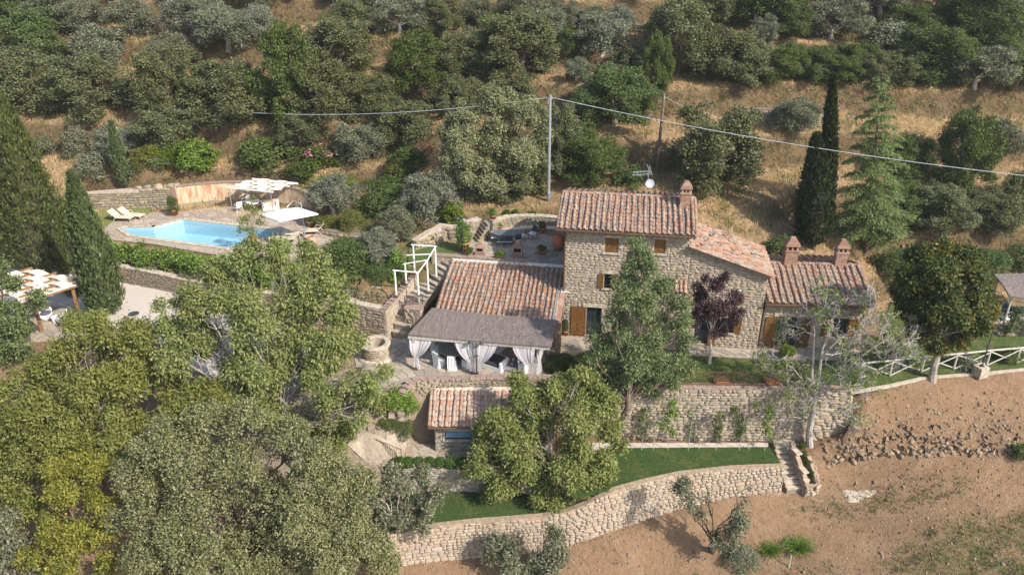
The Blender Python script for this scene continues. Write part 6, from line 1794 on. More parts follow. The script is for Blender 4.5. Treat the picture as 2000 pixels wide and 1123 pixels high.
mh = MB().lathe([(.34, 0), (.34, .02), (.01, .02)], (0, 0, 0), 20, False, True).build('manhole_cover', MAT['iron']); g = hit(261, 613); mh.location = g + Vector((0, 0, .03)); tag(mh, 'small round iron cover in the gravel drive', 'manhole cover')
# stakes and logs edging the flower bed
for i, (a, b) in enumerate([(231, 521), (244, 523), (261, 527), (290, 533), (325, 540)]):
    g = hit(a, b); o = MB().tube([(0, 0, -.2), (0, 0, .48)], [.06, .055], 7).build('wooden_stake', MAT['wood_grey']); o.location = g
    tag(o, ['short stake of the bed edging nearest the cypress', 'second short stake of the bed edging, beside the first', 'short stake in the middle of the bed edging above the drive wall', 'fourth short stake of the bed edging above the drive wall', 'short stake of the bed edging nearest the walnut tree'][i], 'stake', 'stakes along the bed above the drive')
for i, (p, q) in enumerate([((215, 515), (290, 535)), ((290, 536), (360, 551)), ((652, 566), (760, 590)), ((648, 578), (745, 600)), ((700, 560), (748, 566))]):
    a, b = hit(*p), hit(*q); o = MB().tube([a - a + Vector((0, 0, .1)), b - a + Vector((0, 0, .1))], [.09, .08], 8).build('log', MAT['bark_grey' if i > 1 else 'wood_dark']); o.location = a
    tag(o, ['dark log edging the bed nearest the cypress', 'dark log edging the bed nearest the walnut tree', 'upper grey log in the terraced rose bed', 'lower grey log in the terraced rose bed', 'short log at the top of the rose bed'][i], 'log', 'logs edging the flower beds')

# ================================================================== foliage
def unit(v): return v / np.maximum(np.linalg.norm(v, axis=-1, keepdims=True), 1e-9)
def leaf_cloud(rng, lobes, nclump, per, L, W, spread, droop=0.0, up=.35, shell=.5, flat=1.0, jit=.8, hang=0.0, nj=.42):
    """leaves as small diamonds in twig-sized clumps through the outer part of every lobe"""
    lobes = np.asarray(lobes, float); ctr = lobes[:, :3].mean(0)
    w = lobes[:, 3] ** 2; w /= w.sum()
    k = rng.choice(len(lobes), nclump, p=w); lb = lobes[k]
    d = unit(rng.normal(size=(nclump, 3)))
    outw = unit(lb[:, :3] - ctr + 1e-6)
    d = unit(d + .45 * outw + np.array([0, 0, up]))
    r = lb[:, 3:4] * (shell + (1 - shell) * rng.random((nclump, 1)) ** .6) * rng.uniform(.86, 1.14, (nclump, 1))
    c = lb[:, :3] + d * r * np.array([1, 1, flat])
    C = np.repeat(c, per, 0); D = np.repeat(d, per, 0); n = len(C)
    C = C + rng.normal(size=(n, 3)) * spread
    C[:, 2] -= hang * rng.random(n) * spread * 2
    a = unit(D * .6 + rng.normal(size=(n, 3)) * jit + np.array([0, 0, -droop]))
    nr = unit(rng.normal(size=(n, 3)) * nj + D * 1.0 + np.array([0, 0, .28]))
    s = unit(np.cross(a, nr)); l = L * rng.uniform(.65, 1.25, (n, 1)); ww = W * rng.uniform(.7, 1.2, (n, 1))
    bend = np.cross(s, a) * l * .12
    V = np.empty((n, 4, 3)); V[:, 0] = C; V[:, 1] = C + a * l * .45 + s * ww - bend; V[:, 2] = C + a * l; V[:, 3] = C + a * l * .45 - s * ww - bend
    return V.reshape(-1, 3), np.arange(4 * n).reshape(n, 4)
def crown_mesh(name, mat, *clouds):
    Vs, Fs, b = [], [], 0
    for V, F in clouds: Vs.append(V); Fs.append(F + b); b += len(V)
    return np_mesh(name, np.concatenate(Vs), np.concatenate(Fs), MAT[mat])
def limb(m, a, b, r0, r1, rng, sag=0.0, n=4, sides=5, wob=.08):
    a = Vector(a); b = Vector(b); L = (b - a).length; pts = []
    for i in range(n + 1):
        t = i / n; p = a.lerp(b, t) + Vector((0, 0, sag * math.sin(math.pi * t) * L))
        if 0 < i < n: p += Vector(rng.normal(size=3) * wob * L / n)
        pts.append(p)
    m.tube(pts, [r0 + (r1 - r0) * i / n for i in range(n + 1)], sides, False); return pts
def trunk_mesh(name, mat, rng, fork, lobes, r, lean=(0, 0), sides=6, twigs=2, base=(0, 0, 0)):
    m = MB(); f = Vector(fork); b = Vector(base)
    limb(m, b - Vector((0, 0, .3)), f, r * 1.25, r * .85, rng, 0, 4, sides + 2, .10)
    for l in lobes:
        c = Vector(l[:3]); st = b.lerp(f, rng.uniform(.75, 1.0)); k = min(1, l[3] / 1.4)
        pts = limb(m, st, c, r * .45 * max(.5, k), r * .14, rng, .06, 4, sides, .16)
        for j in range(twigs):
            d = Vector(unit(rng.normal(size=3) + np.array([0, 0, .5]))) * l[3] * rng.uniform(.7, 1.0)
            limb(m, pts[int(rng.integers(2, 5))], c + d, r * .13, r * .035, rng, .03, 3, 4, .2)
    return m.mesh(name, MAT[mat])

MAT['bark_mid'] = m_plain('mid_bark', (.30, .27, .23), .9, .3, 9, .15, bump=.5)
OAK = [(.034, .042, .012), (.062, .072, .022), (.092, .10, .034), (.126, .13, .052), (.175, .168, .082)]
MAT['leaf_oak'] = m_leaf('oak_leaf', OAK, .22, .3, .5, (.13, .115, .06), .35)
MAT['leaf_oak_green'] = m_leaf('green_oak_leaf', [(.030, .046, .009), (.056, .077, .016), (.084, .105, .026), (.122, .138, .042)], .25, .2)
MAT['leaf_olive'] = m_leaf('olive_leaf', [(.055, .061, .026), (.092, .097, .047), (.135, .136, .078), (.195, .19, .128)], .18, .35, .45)
MAT['leaf_silver'] = m_leaf('silver_olive_leaf', [(.06, .067, .036), (.10, .106, .062), (.145, .148, .098), (.205, .20, .148)], .18, .35, .45)
MAT['leaf_walnut'] = m_leaf('walnut_leaf', [(.066, .09, .018), (.11, .138, .030), (.16, .18, .045), (.22, .222, .07), (.28, .26, .10)], .36, .2, .5, (.24, .21, .08), .35, 1.2)
MAT['leaf_ilex'] = m_leaf('holm_oak_leaf', [(.044, .051, .015), (.086, .095, .030), (.135, .14, .052), (.195, .192, .088), (.27, .255, .145)], .22, .2, .5, (.20, .19, .12), .4, 1.1)
MAT['leaf_yellow'] = m_leaf('yellow_leaf', [(.07, .082, .010), (.13, .13, .016), (.20, .175, .022), (.27, .22, .035)], .35, .25, .5, (.06, .08, .012), .6, 1.0)
MAT['leaf_bright'] = m_leaf('bright_green_leaf', [(.05, .085, .010), (.09, .135, .018), (.14, .19, .028), (.19, .23, .045)], .35, .25)
MAT['leaf_cypress'] = m_leaf('cypress_spray', [(.034, .046, .012), (.060, .074, .020), (.095, .106, .032), (.14, .142, .05)], .15, .25, .6)
MAT['leaf_cypress_light'] = m_leaf('light_cypress_spray', [(.040, .058, .018), (.064, .088, .028), (.095, .118, .040), (.135, .15, .058)], .15, .25, .6)
MAT['leaf_cypress_dark'] = m_leaf('dark_cypress_spray', [(.010, .017, .006), (.018, .028, .009), (.034, .046, .014), (.058, .064, .022)], .12, .2, .6)
MAT['leaf_cedar'] = m_leaf('cedar_needles', [(.05, .075, .020), (.085, .115, .03), (.13, .16, .045), (.18, .20, .065)], .22, .25, .6)
MAT['leaf_robinia'] = m_leaf('robinia_leaf', [(.034, .054, .014), (.064, .092, .025), (.10, .13, .042), (.15, .172, .066), (.215, .22, .11)], .28, .2)
MAT['leaf_plum'] = m_leaf('purple_leaf', [(.020, .010, .014), (.036, .016, .022), (.055, .026, .032), (.085, .045, .05)], .2, .3)
MAT['leaf_chestnut'] = m_leaf('chestnut_leaf', [(.022, .034, .008), (.036, .052, .010), (.055, .070, .014), (.085, .085, .018)], .28, .25, .5, (.16, .125, .015), .6, .8)
MAT['leaf_chestnut_top'] = m_leaf('yellow_chestnut_leaf', [(.12, .11, .012), (.20, .17, .016), (.27, .22, .025)], .35, .25)
MAT['leaf_brown'] = m_leaf('browned_leaf', [(.12, .07, .02), (.17, .10, .03), (.10, .05, .015)], .3, .2)
MAT['leaf_box'] = m_leaf('box_leaf', [(.028, .055, .008), (.050, .085, .013), (.085, .125, .022)], .22, .25)
MAT['leaf_moss'] = m_leaf('mossy_leaf', [(.06, .07, .014), (.10, .105, .02), (.14, .135, .03)], .2, .2)
MAT['leaf_hedge'] = m_leaf('hedge_leaf', [(.034, .052, .012), (.058, .08, .018), (.09, .112, .03)], .22, .25)
MAT['flower_pink'] = m_leaf('pink_flower', [(.42, .10, .20), (.50, .16, .28)], .3, .2)
MAT['dry_grass'] = m_leaf('dry_grass_blade', [(.275, .165, .075), (.39, .255, .122), (.48, .34, .178), (.55, .415, .24)], .3, .15, .7)
MAT['riser_grass'] = m_leaf('riser_grass_blade', [(.075, .05, .023), (.125, .082, .038), (.19, .125, .06), (.085, .08, .028)], .3, .15, .7)
MAT['green_grass'] = m_leaf('grass_blade', [(.035, .065, .012), (.06, .10, .02), (.095, .13, .032)], .3, .2, .6)
MAT['weed'] = m_leaf('weed_leaf', [(.05, .075, .018), (.085, .11, .028), (.13, .14, .045)], .3, .2, .6)

def dome_lobes(rng, w, h, n, r, z0=.28, top=.95):
    """lobes over an egg-shaped crown of width w and height h standing on the ground"""
    out = []
    for i in range(n):
        t = (i + .5) / n; z = z0 + (top - z0) * t
        rad = math.sqrt(max(.02, 1 - ((t - .38) / .68) ** 2)) * (w / 2 - r * .75) * rng.uniform(.55, 1.0)
        a = i * 2.4 + rng.uniform(-.5, .5)
        out.append((math.cos(a) * rad, math.sin(a) * rad, h * z - r * .4, r * rng.uniform(.75, 1.2)))
    out.append((0, 0, h * .62, r * 1.25)); return out
def sub(rng, lobes, k=5, f=.46, core=.72):
    """break every lobe up into smaller knobs so that a crown gets light knobs and dark gaps"""
    lobes = np.asarray(lobes, float); ctr = lobes[:, :3].mean(0); out = []
    for l in lobes:
        if core: out.append((*(l[:3]), l[3] * core))
        o = unit(l[:3] - ctr + 1e-6)
        for j in range(k):
            d = unit(rng.normal(size=3) + .5 * o + np.array([0, 0, .35])); out.append((*(l[:3] + d * l[3] * rng.uniform(.55, .95)), l[3] * f * rng.uniform(.7, 1.25)))
    return out
PROTO = {}
def proto(kind, seed):
    rng = np.random.default_rng(seed)
    if kind == 'olive':
        w, h = 4.6, 3.9; lb = dome_lobes(rng, w, h, 11, .95, .34)
        cr_ = crown_mesh('crown', 'leaf_olive', leaf_cloud(rng, sub(rng, lb, 4, .45, .6), 2300, 6, .24, .034, .13, 0, .55, .5, 1.0, .55))
        tk = trunk_mesh('trunk', 'bark_grey', rng, (rng.uniform(-.3, .3), rng.uniform(-.2, .2), 1.15), lb[:7], .17)
    elif kind == 'silver':
        w, h = 4.6, 3.9; lb = dome_lobes(rng, w, h, 11, .95, .34)
        cr_ = crown_mesh('crown', 'leaf_silver', leaf_cloud(rng, sub(rng, lb, 4, .45, .6), 2300, 6, .24, .036, .13, 0, .55, .5, 1.0, .55))
        tk = trunk_mesh('trunk', 'bark_grey', rng, (rng.uniform(-.3, .3), rng.uniform(-.2, .2), 1.15), lb[:7], .17)
    elif kind in ('oak', 'green'):
        w, h = 6.6, 6.6; lb = dome_lobes(rng, w, h, 26, 1.12, .16)
        cr_ = crown_mesh('crown', 'leaf_oak' if kind == 'oak' else 'leaf_oak_green', leaf_cloud(rng, sub(rng, lb, 4, .45, .6), 4000, 6, .19, .062, .13, .1, .35, .6, .95))
        tk = trunk_mesh('trunk', 'bark', rng, (rng.uniform(-.3, .3), rng.uniform(-.2, .2), 2.3), lb[::2], .24)
    elif kind == 'shrub':
        w, h = 3.0, 2.2; lb = dome_lobes(rng, w, h, 9, .66, .1)
        cr_ = crown_mesh('crown', 'leaf_oak_green', leaf_cloud(rng, lb, 750, 5, .19, .06, .12, 0, .4, .5))
        tk = trunk_mesh('stem', 'bark', rng, (0, 0, .5), lb[:5], .07, twigs=1)
    elif kind == 'greyshrub':
        w, h = 3.0, 2.2; lb = dome_lobes(rng, w, h, 9, .66, .1)
        cr_ = crown_mesh('crown', 'leaf_olive', leaf_cloud(rng, lb, 750, 5, .19, .045, .12, 0, .5, .45))
        tk = trunk_mesh('stem', 'bark', rng, (0, 0, .5), lb[:5], .07, twigs=1)
    elif kind == 'bright':
        w, h = 3.0, 2.6; lb = dome_lobes(rng, w, h, 9, .66, .1)
        cr_ = crown_mesh('crown', 'leaf_bright', leaf_cloud(rng, lb, 650, 5, .26, .075, .14, .1, .5, .45))
        tk = trunk_mesh('stem', 'bark', rng, (0, 0, .5), lb[:5], .07, twigs=1)
    elif kind == 'moss':
        w, h = 3.0, 1.3; lb = dome_lobes(rng, w, h, 11, .55, .15)
        cr_ = crown_mesh('crown', 'leaf_moss', leaf_cloud(rng, lb, 1500, 4, .10, .03, .06, 0, .5, .8))
        tk = trunk_mesh('stem', 'bark', rng, (0, 0, .3), lb[:4], .05, twigs=0)
    elif kind == 'hedge':
        w, h = 3.0, 1.8; lb = dome_lobes(rng, w, h, 14, .62, .1)
        cr_ = crown_mesh('crown', 'leaf_hedge', leaf_cloud(rng, lb, 1900, 4, .10, .038, .06, 0, .5, .8))
        tk = trunk_mesh('stem', 'bark', rng, (0, 0, .4), lb[:4], .06, twigs=0)
    elif kind == 'spiky':
        w, h = 2.2, 2.2; n = 900; a = rng.uniform(0, 6.28, n); el = rng.uniform(.45, 1.45, n); ln = rng.uniform(.9, 2.2, n)
        d = np.c_[np.cos(a) * np.cos(el), np.sin(a) * np.cos(el), np.sin(el)]; c = np.c_[rng.normal(0, .15, (n, 2)), np.zeros(n)]
        Vs = []
        for t in (.35, .6, .85):
            p = c + d * (ln * t)[:, None]; s = unit(np.cross(d, rng.normal(size=(n, 3)))) * .035; e = p + d * .5 - np.array([0, 0, .12 * t])
            Vs.append(np.stack([p, p + d * .25 + s, e, p + d * .25 - s], 1))
        V = np.concatenate(Vs).reshape(-1, 3)
        cr_ = np_mesh('crown', V, np.arange(len(V)).reshape(-1, 4), MAT['leaf_bright'])
        m = MB()
        for i in range(14): q = d[i] * ln[i] * .6; m.tube([(0, 0, 0), tuple(q)], [.02, .008], 4, False)
        tk = m.mesh('stem', MAT['bark'])
    elif kind == 'boxball':
        w, h = 1.0, 1.0
        cr_ = crown_mesh('crown', 'leaf_box', leaf_cloud(rng, [(0, 0, .5, .48)], 900, 3, .09, .035, .025, 0, .1, .88))
        tk = MB().tube([(0, 0, -.05), (0, 0, .5)], [.04, .02], 6).mesh('stem', MAT['bark'])
    return cr_, tk, w, h
def get_proto(kind, i):
    k = (kind, i)
    if k not in PROTO: PROTO[k] = proto(kind, 1000 + i * 17 + sum(map(ord, kind)))
    return PROTO[k]
NPROTO = {'olive': 4, 'silver': 3, 'oak': 5, 'green': 4, 'shrub': 3, 'greyshrub': 3, 'bright': 3, 'moss': 2, 'hedge': 3, 'spiky': 2, 'boxball': 2}
_cnt = {}
def plant(kind, name, label, cat, base, w, h, group=None, rz=None):
    i = _cnt.get(kind, 0); _cnt[kind] = i + 1
    cm, tm, pw_, ph_ = get_proto(kind, i % NPROTO[kind])
    t = thing(name, label, cat, base, rr(0, 6.28) if rz is None else rz, group, (w / pw_, w / pw_ * rr(.92, 1.08), h / ph_))
    link_mesh('trunk' if cat == 'tree' else 'stem', tm, t); link_mesh('crown' if cat == 'tree' else 'foliage', cm, t)
    return t
def hill_plant(kind, label, cx, cy, w, h, name=None, cat='tree', group='trees and bushes on the hillside', k=1.1):
    """a plant whose crown fills about w x h pixels round (cx, cy) of the photograph, standing on the slope"""
    g = hit(min(max(cx, -60), 2060), cy + h * .46)
    s = ppm(g); W = w / s * 1.12 * (k if kind not in ('olive', 'silver') else .98)
    Hh = max(W * (.62 if cat == 'tree' and kind not in ('shrub', 'greyshrub', 'bright', 'moss', 'hedge', 'spiky') else .42), (h / s - W * .34) / .93 * 1.18)
    y = g.y + W * .30
    base = Vector((g.x * y / g.y if False else g.x + (g.x / max(1, g.y)) * W * .3, y, zt(g.x, y) - .05))
    names = {'olive': 'olive_tree', 'silver': 'olive_tree', 'oak': 'oak_tree', 'green': 'oak_tree', 'shrub': 'shrub', 'greyshrub': 'shrub', 'bright': 'shrub', 'moss': 'shrub', 'hedge': 'shrub', 'spiky': 'shrub'}
    if kind in ('shrub', 'greyshrub', 'bright', 'moss', 'hedge', 'spiky') and cat == 'tree': cat = 'shrub'
    return plant(kind, name or names[kind], label, cat, base, W, Hh, group)
HILL = [
 # kind, cx, cy, w, h, label
 ('green', 45, 22, 120, 75, 'dark green oak in the very top corner of the slope, left'),
 ('olive', 108, 45, 105, 70, 'grey green olive at the top left, beside the dark corner oak'),
 ('olive', 168, 48, 95, 75, 'olive second in from the dark corner oak'),
 ('olive', 214, 24, 90, 48, 'pale olive high on the upper left slope'),
 ('olive', 268, 60, 96, 66, 'round olive standing alone in dry grass on the upper left slope'),
 ('silver', 385, 58, 108, 86, 'large silvery olive on the upper left slope with wind swept crown'),
 ('silver', 503, 78, 84, 66, 'silvery olive beside the bare dry patch on the upper left slope'),
 ('olive', 522, 30, 96, 50, 'olive above the silvery one near the bare dry patch'),
 ('green', 456, 16, 66, 50, 'small dark evergreen between two olives near the top edge'),
 ('green', 342, 6, 56, 40, 'dark evergreen cut by the top edge above the silvery olive'),
 ('olive', 588, 4, 56, 36, 'olive half cut by the top edge above the dry grass'),
 ('olive', 652, 14, 42, 32, 'small round olive bush in the dry grass near the top'),
 ('green', 62, 108, 140, 92, 'broad yellowish green oak left of the olives'),
 ('olive', 208, 112, 110, 70, 'olive above the small stone heap'),
 ('olive', 345, 122, 106, 70, 'brownish crowned olive right of the stone heap'),
 ('olive', 452, 112, 116, 70, 'broad olive below the silvery ones, beside a dry clearing'),
 ('oak', 68, 196, 165, 130, 'big dark oak behind the tall cypress'),
 ('oak', 190, 192, 150, 118, 'wide oak crossed by the left end of the cable'),
 ('oak', 338, 195, 120, 160, 'tall brown green oak right of the pale clearing'),
 ('green', 432, 178, 108, 126, 'fresh green oak below the broad olive'),
 ('oak', 470, 262, 150, 96, 'dense oak above the bright yellow green bush'),
 ('oak', 340, 272, 120, 90, 'brown tinged oak crown behind the reed like bush'),
 ('green', 572, 190, 110, 190, 'tall green oak with a dark shaded side near the dry path'),
 ('oak', 660, 135, 130, 140, 'silvery leaved oak right of the tall green one'),
 ('oak', 640, 255, 150, 110, 'low spreading oak under the cable behind the pink oleander'),
 ('oak', 730, 205, 110, 110, 'dark oak left of the group behind the lawn'),
 ('greyshrub', 86, 288, 58, 50, 'small grey bush right of the tall cypress'),
 ('greyshrub', 155, 284, 52, 60, 'grey green bush left of the silver olive'),
 ('silver', 236, 282, 88, 82, 'silver leaved olive behind the thin pool cypress'),
 ('bright', 392, 324, 70, 68, 'bright yellow green bush above the ochre wall'),
 ('spiky', 350, 308, 56, 56, 'reed like bush beside the bright yellow green one'),
 ('spiky', 650, 355, 60, 54, 'bright spiky bush right of the shade roof'),
 ('olive', 706, 300, 100, 78, 'olive with a leaning bare trunk above the dry garden wall'),
 ('shrub', 695, 28, 62, 52, 'dark round bush near the top, left of the pale olives'),
 ('olive', 752, 26, 76, 54, 'olive cut by the top edge beside the dark round bush'),
 ('olive', 838, 26, 92, 44, 'flat topped olive with a visible bare trunk near the top'),
 ('olive', 785, 74, 100, 66, 'grey olive below the flat topped one'),
 ('oak', 692, 84, 84, 56, 'mixed green oak at the head of the dry path'),
 ('green', 820, 160, 112, 130, 'green oak left of the big central oak'),
 ('oak', 926, 112, 112, 104, 'olive brown oak high above the central oak'),
 ('bright', 966, 60, 48, 50, 'yellow green sapling crown above the oaks'),
 ('oak', 1020, 130, 150, 130, 'broad oak behind the metal pole top'),
 ('oak', 898, 196, 96, 84, 'oak between the green one and the big central oak'),
 ('oak', 795, 270, 110, 100, 'shaded oak left of the big central oak above the mossy bed'),
 ('oak', 1095, 290, 80, 140, 'oak just right of the metal pole'),
 ('olive', 938, 36, 70, 52, 'olive at the top behind the brown oak'),
 ('olive', 1024, 44, 100, 52, 'olive row tree near the top middle, left one'),
 ('olive', 1090, 42, 78, 56, 'olive row tree near the top middle, next to the short pale wall'),
 ('olive', 1150, 40, 60, 52, 'olive right of the short pale wall'),
 ('silver', 1212, 42, 66, 62, 'silvery olive left of the big dark oak at the top'),
 ('green', 1106, 104, 40, 58, 'dark narrow evergreen among the olives'),
 ('olive', 1070, 92, 78, 56, 'feathery olive behind the broad oak'),
 ('silver', 1174, 104, 104, 84, 'large feathery olive above the dry terrace'),
 ('olive', 1126, 160, 62, 48, 'small olive right of the metal pole top'),
 ('olive', 1186, 166, 58, 42, 'small olive in the dry grass behind the wooden pole'),
 ('green', 1276, 168, 56, 118, 'thin yellowish tree behind the wooden pole'),
 ('oak', 1320, 84, 140, 170, 'big dark oak at the top, left of the olive terraces'),
 ('green', 1196, 238, 150, 84, 'broad dark green tree between the two poles'),
 ('green', 1156, 328, 112, 92, 'fresh green tree behind the tower roof'),
 ('oak', 1420, 112, 116, 126, 'grey green oak right of the big dark one'),
 ('silver', 1484, 96, 54, 64, 'silver grey tree top standing out among the oaks'),
 ('green', 1468, 34, 150, 72, 'yellow brown crowned tree at the top edge'),
 ('green', 1535, 130, 66, 84, 'yellow green bush right of the silver grey tree'),
 ('green', 1588, 142, 84, 84, 'fresh green tree above the dry terrace, left of the thin cypress'),
 ('olive', 1618, 74, 108, 72, 'round grey olive above the fresh green tree'),
 ('olive', 1626, 18, 104, 44, 'olive cut by the top edge, right part'),
 ('olive', 1712, 42, 112, 64, 'olive over a bare brown patch near the top right'),
 ('greyshrub', 1722, 114, 88, 66, 'yellowish grey bush above the cedar top'),
 ('green', 1818, 128, 136, 96, 'wide dark olive with one clear trunk on the upper terrace'),
 ('green', 1884, 78, 140, 112, 'big green oak on the upper right slope'),
 ('olive', 1834, 22, 118, 52, 'grey tree at the top edge right of the bare patch'),
 ('oak', 1962, 44, 96, 96, 'dark oak in the top right corner'),
 ('green', 1972, 178, 76, 76, 'green bush at the right edge above the dry terraces'),
 ('olive', 1888, 200, 112, 68, 'low olive on the dry terrace at the right'),
 ('oak', 1390, 312, 165, 200, 'big oak growing close behind the farmhouse wing'),
 ('olive', 1546, 274, 88, 62, 'small olive below the broken terrace wall'),
 ('green', 1762, 305, 100, 100, 'green tree behind the cedar on its right'),
 ('green', 1856, 356, 104, 160, 'tall maple green tree between cedar and right edge'),
 ('olive', 1936, 300, 108, 80, 'olive with several thin stems at the right'),
 ('oak', 1972, 400, 78, 110, 'dark tree cut by the right edge above the thatched shelter'),
 ('oak', 1362, 28, 110, 84, 'oak at the top edge right of the big dark one'), ('green', 1536, 62, 90, 78, 'dark oak under the yellow brown crown'), ('oak', 1572, 16, 86, 56, 'oak cut by the top edge left of the round grey olive'),
 ('green', 1664, 124, 90, 76, 'oak between the fresh green tree and the cedar top'), ('oak', 1700, 158, 76, 50, 'low oak just above the cedar top'), ('green', 1764, 66, 92, 84, 'leafy oak right of the bare brown patch'), ('oak', 1762, 148, 86, 60, 'oak left of the clear trunked olive'),
 ('oak', 1902, 16, 108, 60, 'oak at the top edge near the right corner'), ('green', 1944, 112, 96, 88, 'oak between the big green oak and the corner'), ('oak', 1846, 164, 76, 46, 'low oak right of the clear trunked olive'), ('oak', 1436, 176, 104, 56, 'oak at the upper lip of the dry terrace'),
 ('green', 1506, 172, 84, 64, 'green oak at the upper lip of the dry terrace'), ('green', 1630, 172, 70, 50, 'oak behind the slim cypress top'), ('oak', 1236, 122, 76, 66, 'oak between the feathery olive and the big dark oak'), ('oak', 1000, 196, 104, 80, 'oak behind the biggest oak'),
 ('oak', 862, 62, 84, 60, 'oak below the flat topped olive'),  ('oak', 590, 292, 90, 60, 'shaded oak left of the pink oleander'),  
   ('green', 1740, 400, 90, 110, 'tree crowding the cedar from the right'), ('oak', 1800, 410, 100, 100, 'oak in front of the maple green tree'), ('oak', 1900, 420, 90, 90, 'dark oak between the maple and the edge tree'),
 ('olive', 1256, 8, 80, 44, 'olive at the top edge above the stone wall bit'), ('olive', 1000, 6, 90, 40, 'olive at the top edge above the olive row'), ('olive', 1095, 8, 80, 36, 'olive at the top edge over the short pale wall'), ('oak', 880, 150, 60, 60, 'small oak between two bigger crowns'),
 ('green', 1128, 296, 84, 100, 'bushy oak between the metal pole and the fresh green tree'), ('shrub', 1232, 352, 60, 40, 'low bush on the brown slope behind the aerial'),
 ('shrub', 1520, 488, 56, 50, 'green bush behind the left chimney of the low end'),
 ('hedge', 1740, 536, 80, 64, 'clipped conifer hedge block behind the house end'),
 ('green', 1700, 470, 90, 70, 'low green tree at the foot of the cedar'),
 ('hedge', 1850, 545, 90, 46, 'dark hedge behind the chestnut crown'),
 ('hedge', 1915, 535, 80, 44, 'dark hedge left of the thatched shelter'),
 ('hedge', 1990, 520, 80, 40, 'dark hedge behind the thatched shelter'),
 ('oak', 1820, 470, 110, 90, 'shaded tree behind the chestnut'),
 ('oak', 1920, 470, 100, 80, 'shaded tree above the hedge by the shelter'),
 ('greyshrub', 320, 322, 50, 30, 'low grey bush above the pool wall boulders'),
 ('greyshrub', 195, 345, 70, 26, 'lavender clump along the top of the pool wall'),
 ('greyshrub', 262, 352, 40, 26, 'small lavender clump by the thin cypress'),
 ('moss', 300, 350, 70, 20, 'yellow green ground shrub above the pool wall'),
 ('shrub', 520, 335, 90, 34, 'low shrubs above the ochre wall in shade'),
 ('shrub', 590, 350, 50, 40, 'dark shrub behind the right end of the ochre wall'),
 ('moss', 785, 366, 64, 24, 'mossy yellow green cushion on the low garden wall'),
 ('shrub', 800, 330, 70, 60, 'dark ivy bush left of the stone shrine'),
 ('hedge', 750, 404, 108, 56, 'big dome shaped clipped hedge on the garden lawn'),
 ('silver', 655, 398, 90, 90, 'silver olive right of the pool parasol'),
 ('moss', 642, 440, 50, 36, 'mossy yellow green shrub by the pool, left one'),
 ('moss', 690, 446, 54, 34, 'mossy yellow green shrub by the pool, right one'),
 ('silver', 842, 402, 112, 110, 'large silver olive above the patio lawn'),
 ('bright', 888, 432, 40, 50, 'light green bush leaning on the large silver olive'),
 ('olive', 782, 440, 84, 74, 'olive between the clipped hedge and the stair posts'),
 ('silver', 745, 495, 80, 84, 'loose olive bush beside the lawn and white posts'),
 ('greyshrub', 700, 510, 66, 50, 'rose bush with pink blooms at the lawn edge'),
 ('hedge', 680, 542, 110, 26, 'low clipped hedge strip below the lawn'),
 ('hedge', 738, 548, 60, 26, 'low clipped hedge strip next to the white posts'),
 ('bright', 778, 528, 36, 60, 'vine climbing by the first white post'),
 ('greyshrub', 640, 560, 60, 40, 'grey herb bush above the wall near the walnut'),
 ('bright', 782, 806, 62, 46, 'round fresh green bush beside the shed'),
 ('hedge', 766, 848, 30, 26, 'small round box bush above the iron handrail'),
 ('hedge', 792, 858, 34, 34, 'round box bush at the corner of the shed yard'),
 ('shrub', 750, 838, 24, 22, 'small dark shrub between path and handrail'),
 ('shrub', 690, 886, 40, 26, 'low dark shrub under the handrail'),
 ('shrub', 640, 700, 60, 60, 'shrub under the walnut by the drive end'),
 ('spiky', 1500, 1080, 30, 16, 'weedy green bush in the foreground earth, left one'),
 ('spiky', 1556, 1074, 36, 20, 'leafy green bush in the foreground earth beside the stake'),
 ('greyshrub', 1440, 1110, 60, 22, 'low weeds bush at the bottom edge'),
 ('greyshrub', 1990, 640, 40, 40, 'small bush at the right edge by the paved shelter'),
 ('greyshrub', 1880, 716, 50, 24, 'low bush at the foot of the rustic fence'),
 ('shrub', 1960, 700, 50, 24, 'green bush behind the rustic fence near the right edge'),
 ('shrub', 1990, 890, 40, 40, 'dark bush at the right edge of the bare field'),
 ('oak', 1000, 372, 120, 50, 'dark skirt of oak shoots at the foot of the central oak'),
 ('shrub', 150, 560, 40, 40, 'dark shrub under the wooden pergola'),
 ('hedge', 1098, 715, 60, 44, 'dark round hedge at the right end of the dining shelter'),
 ('hedge', 1085, 728, 50, 36, 'low hedge in front of the lawn corner by the shelter'),
]
for e in HILL: hill_plant(e[0], e[5], *e[1:5])

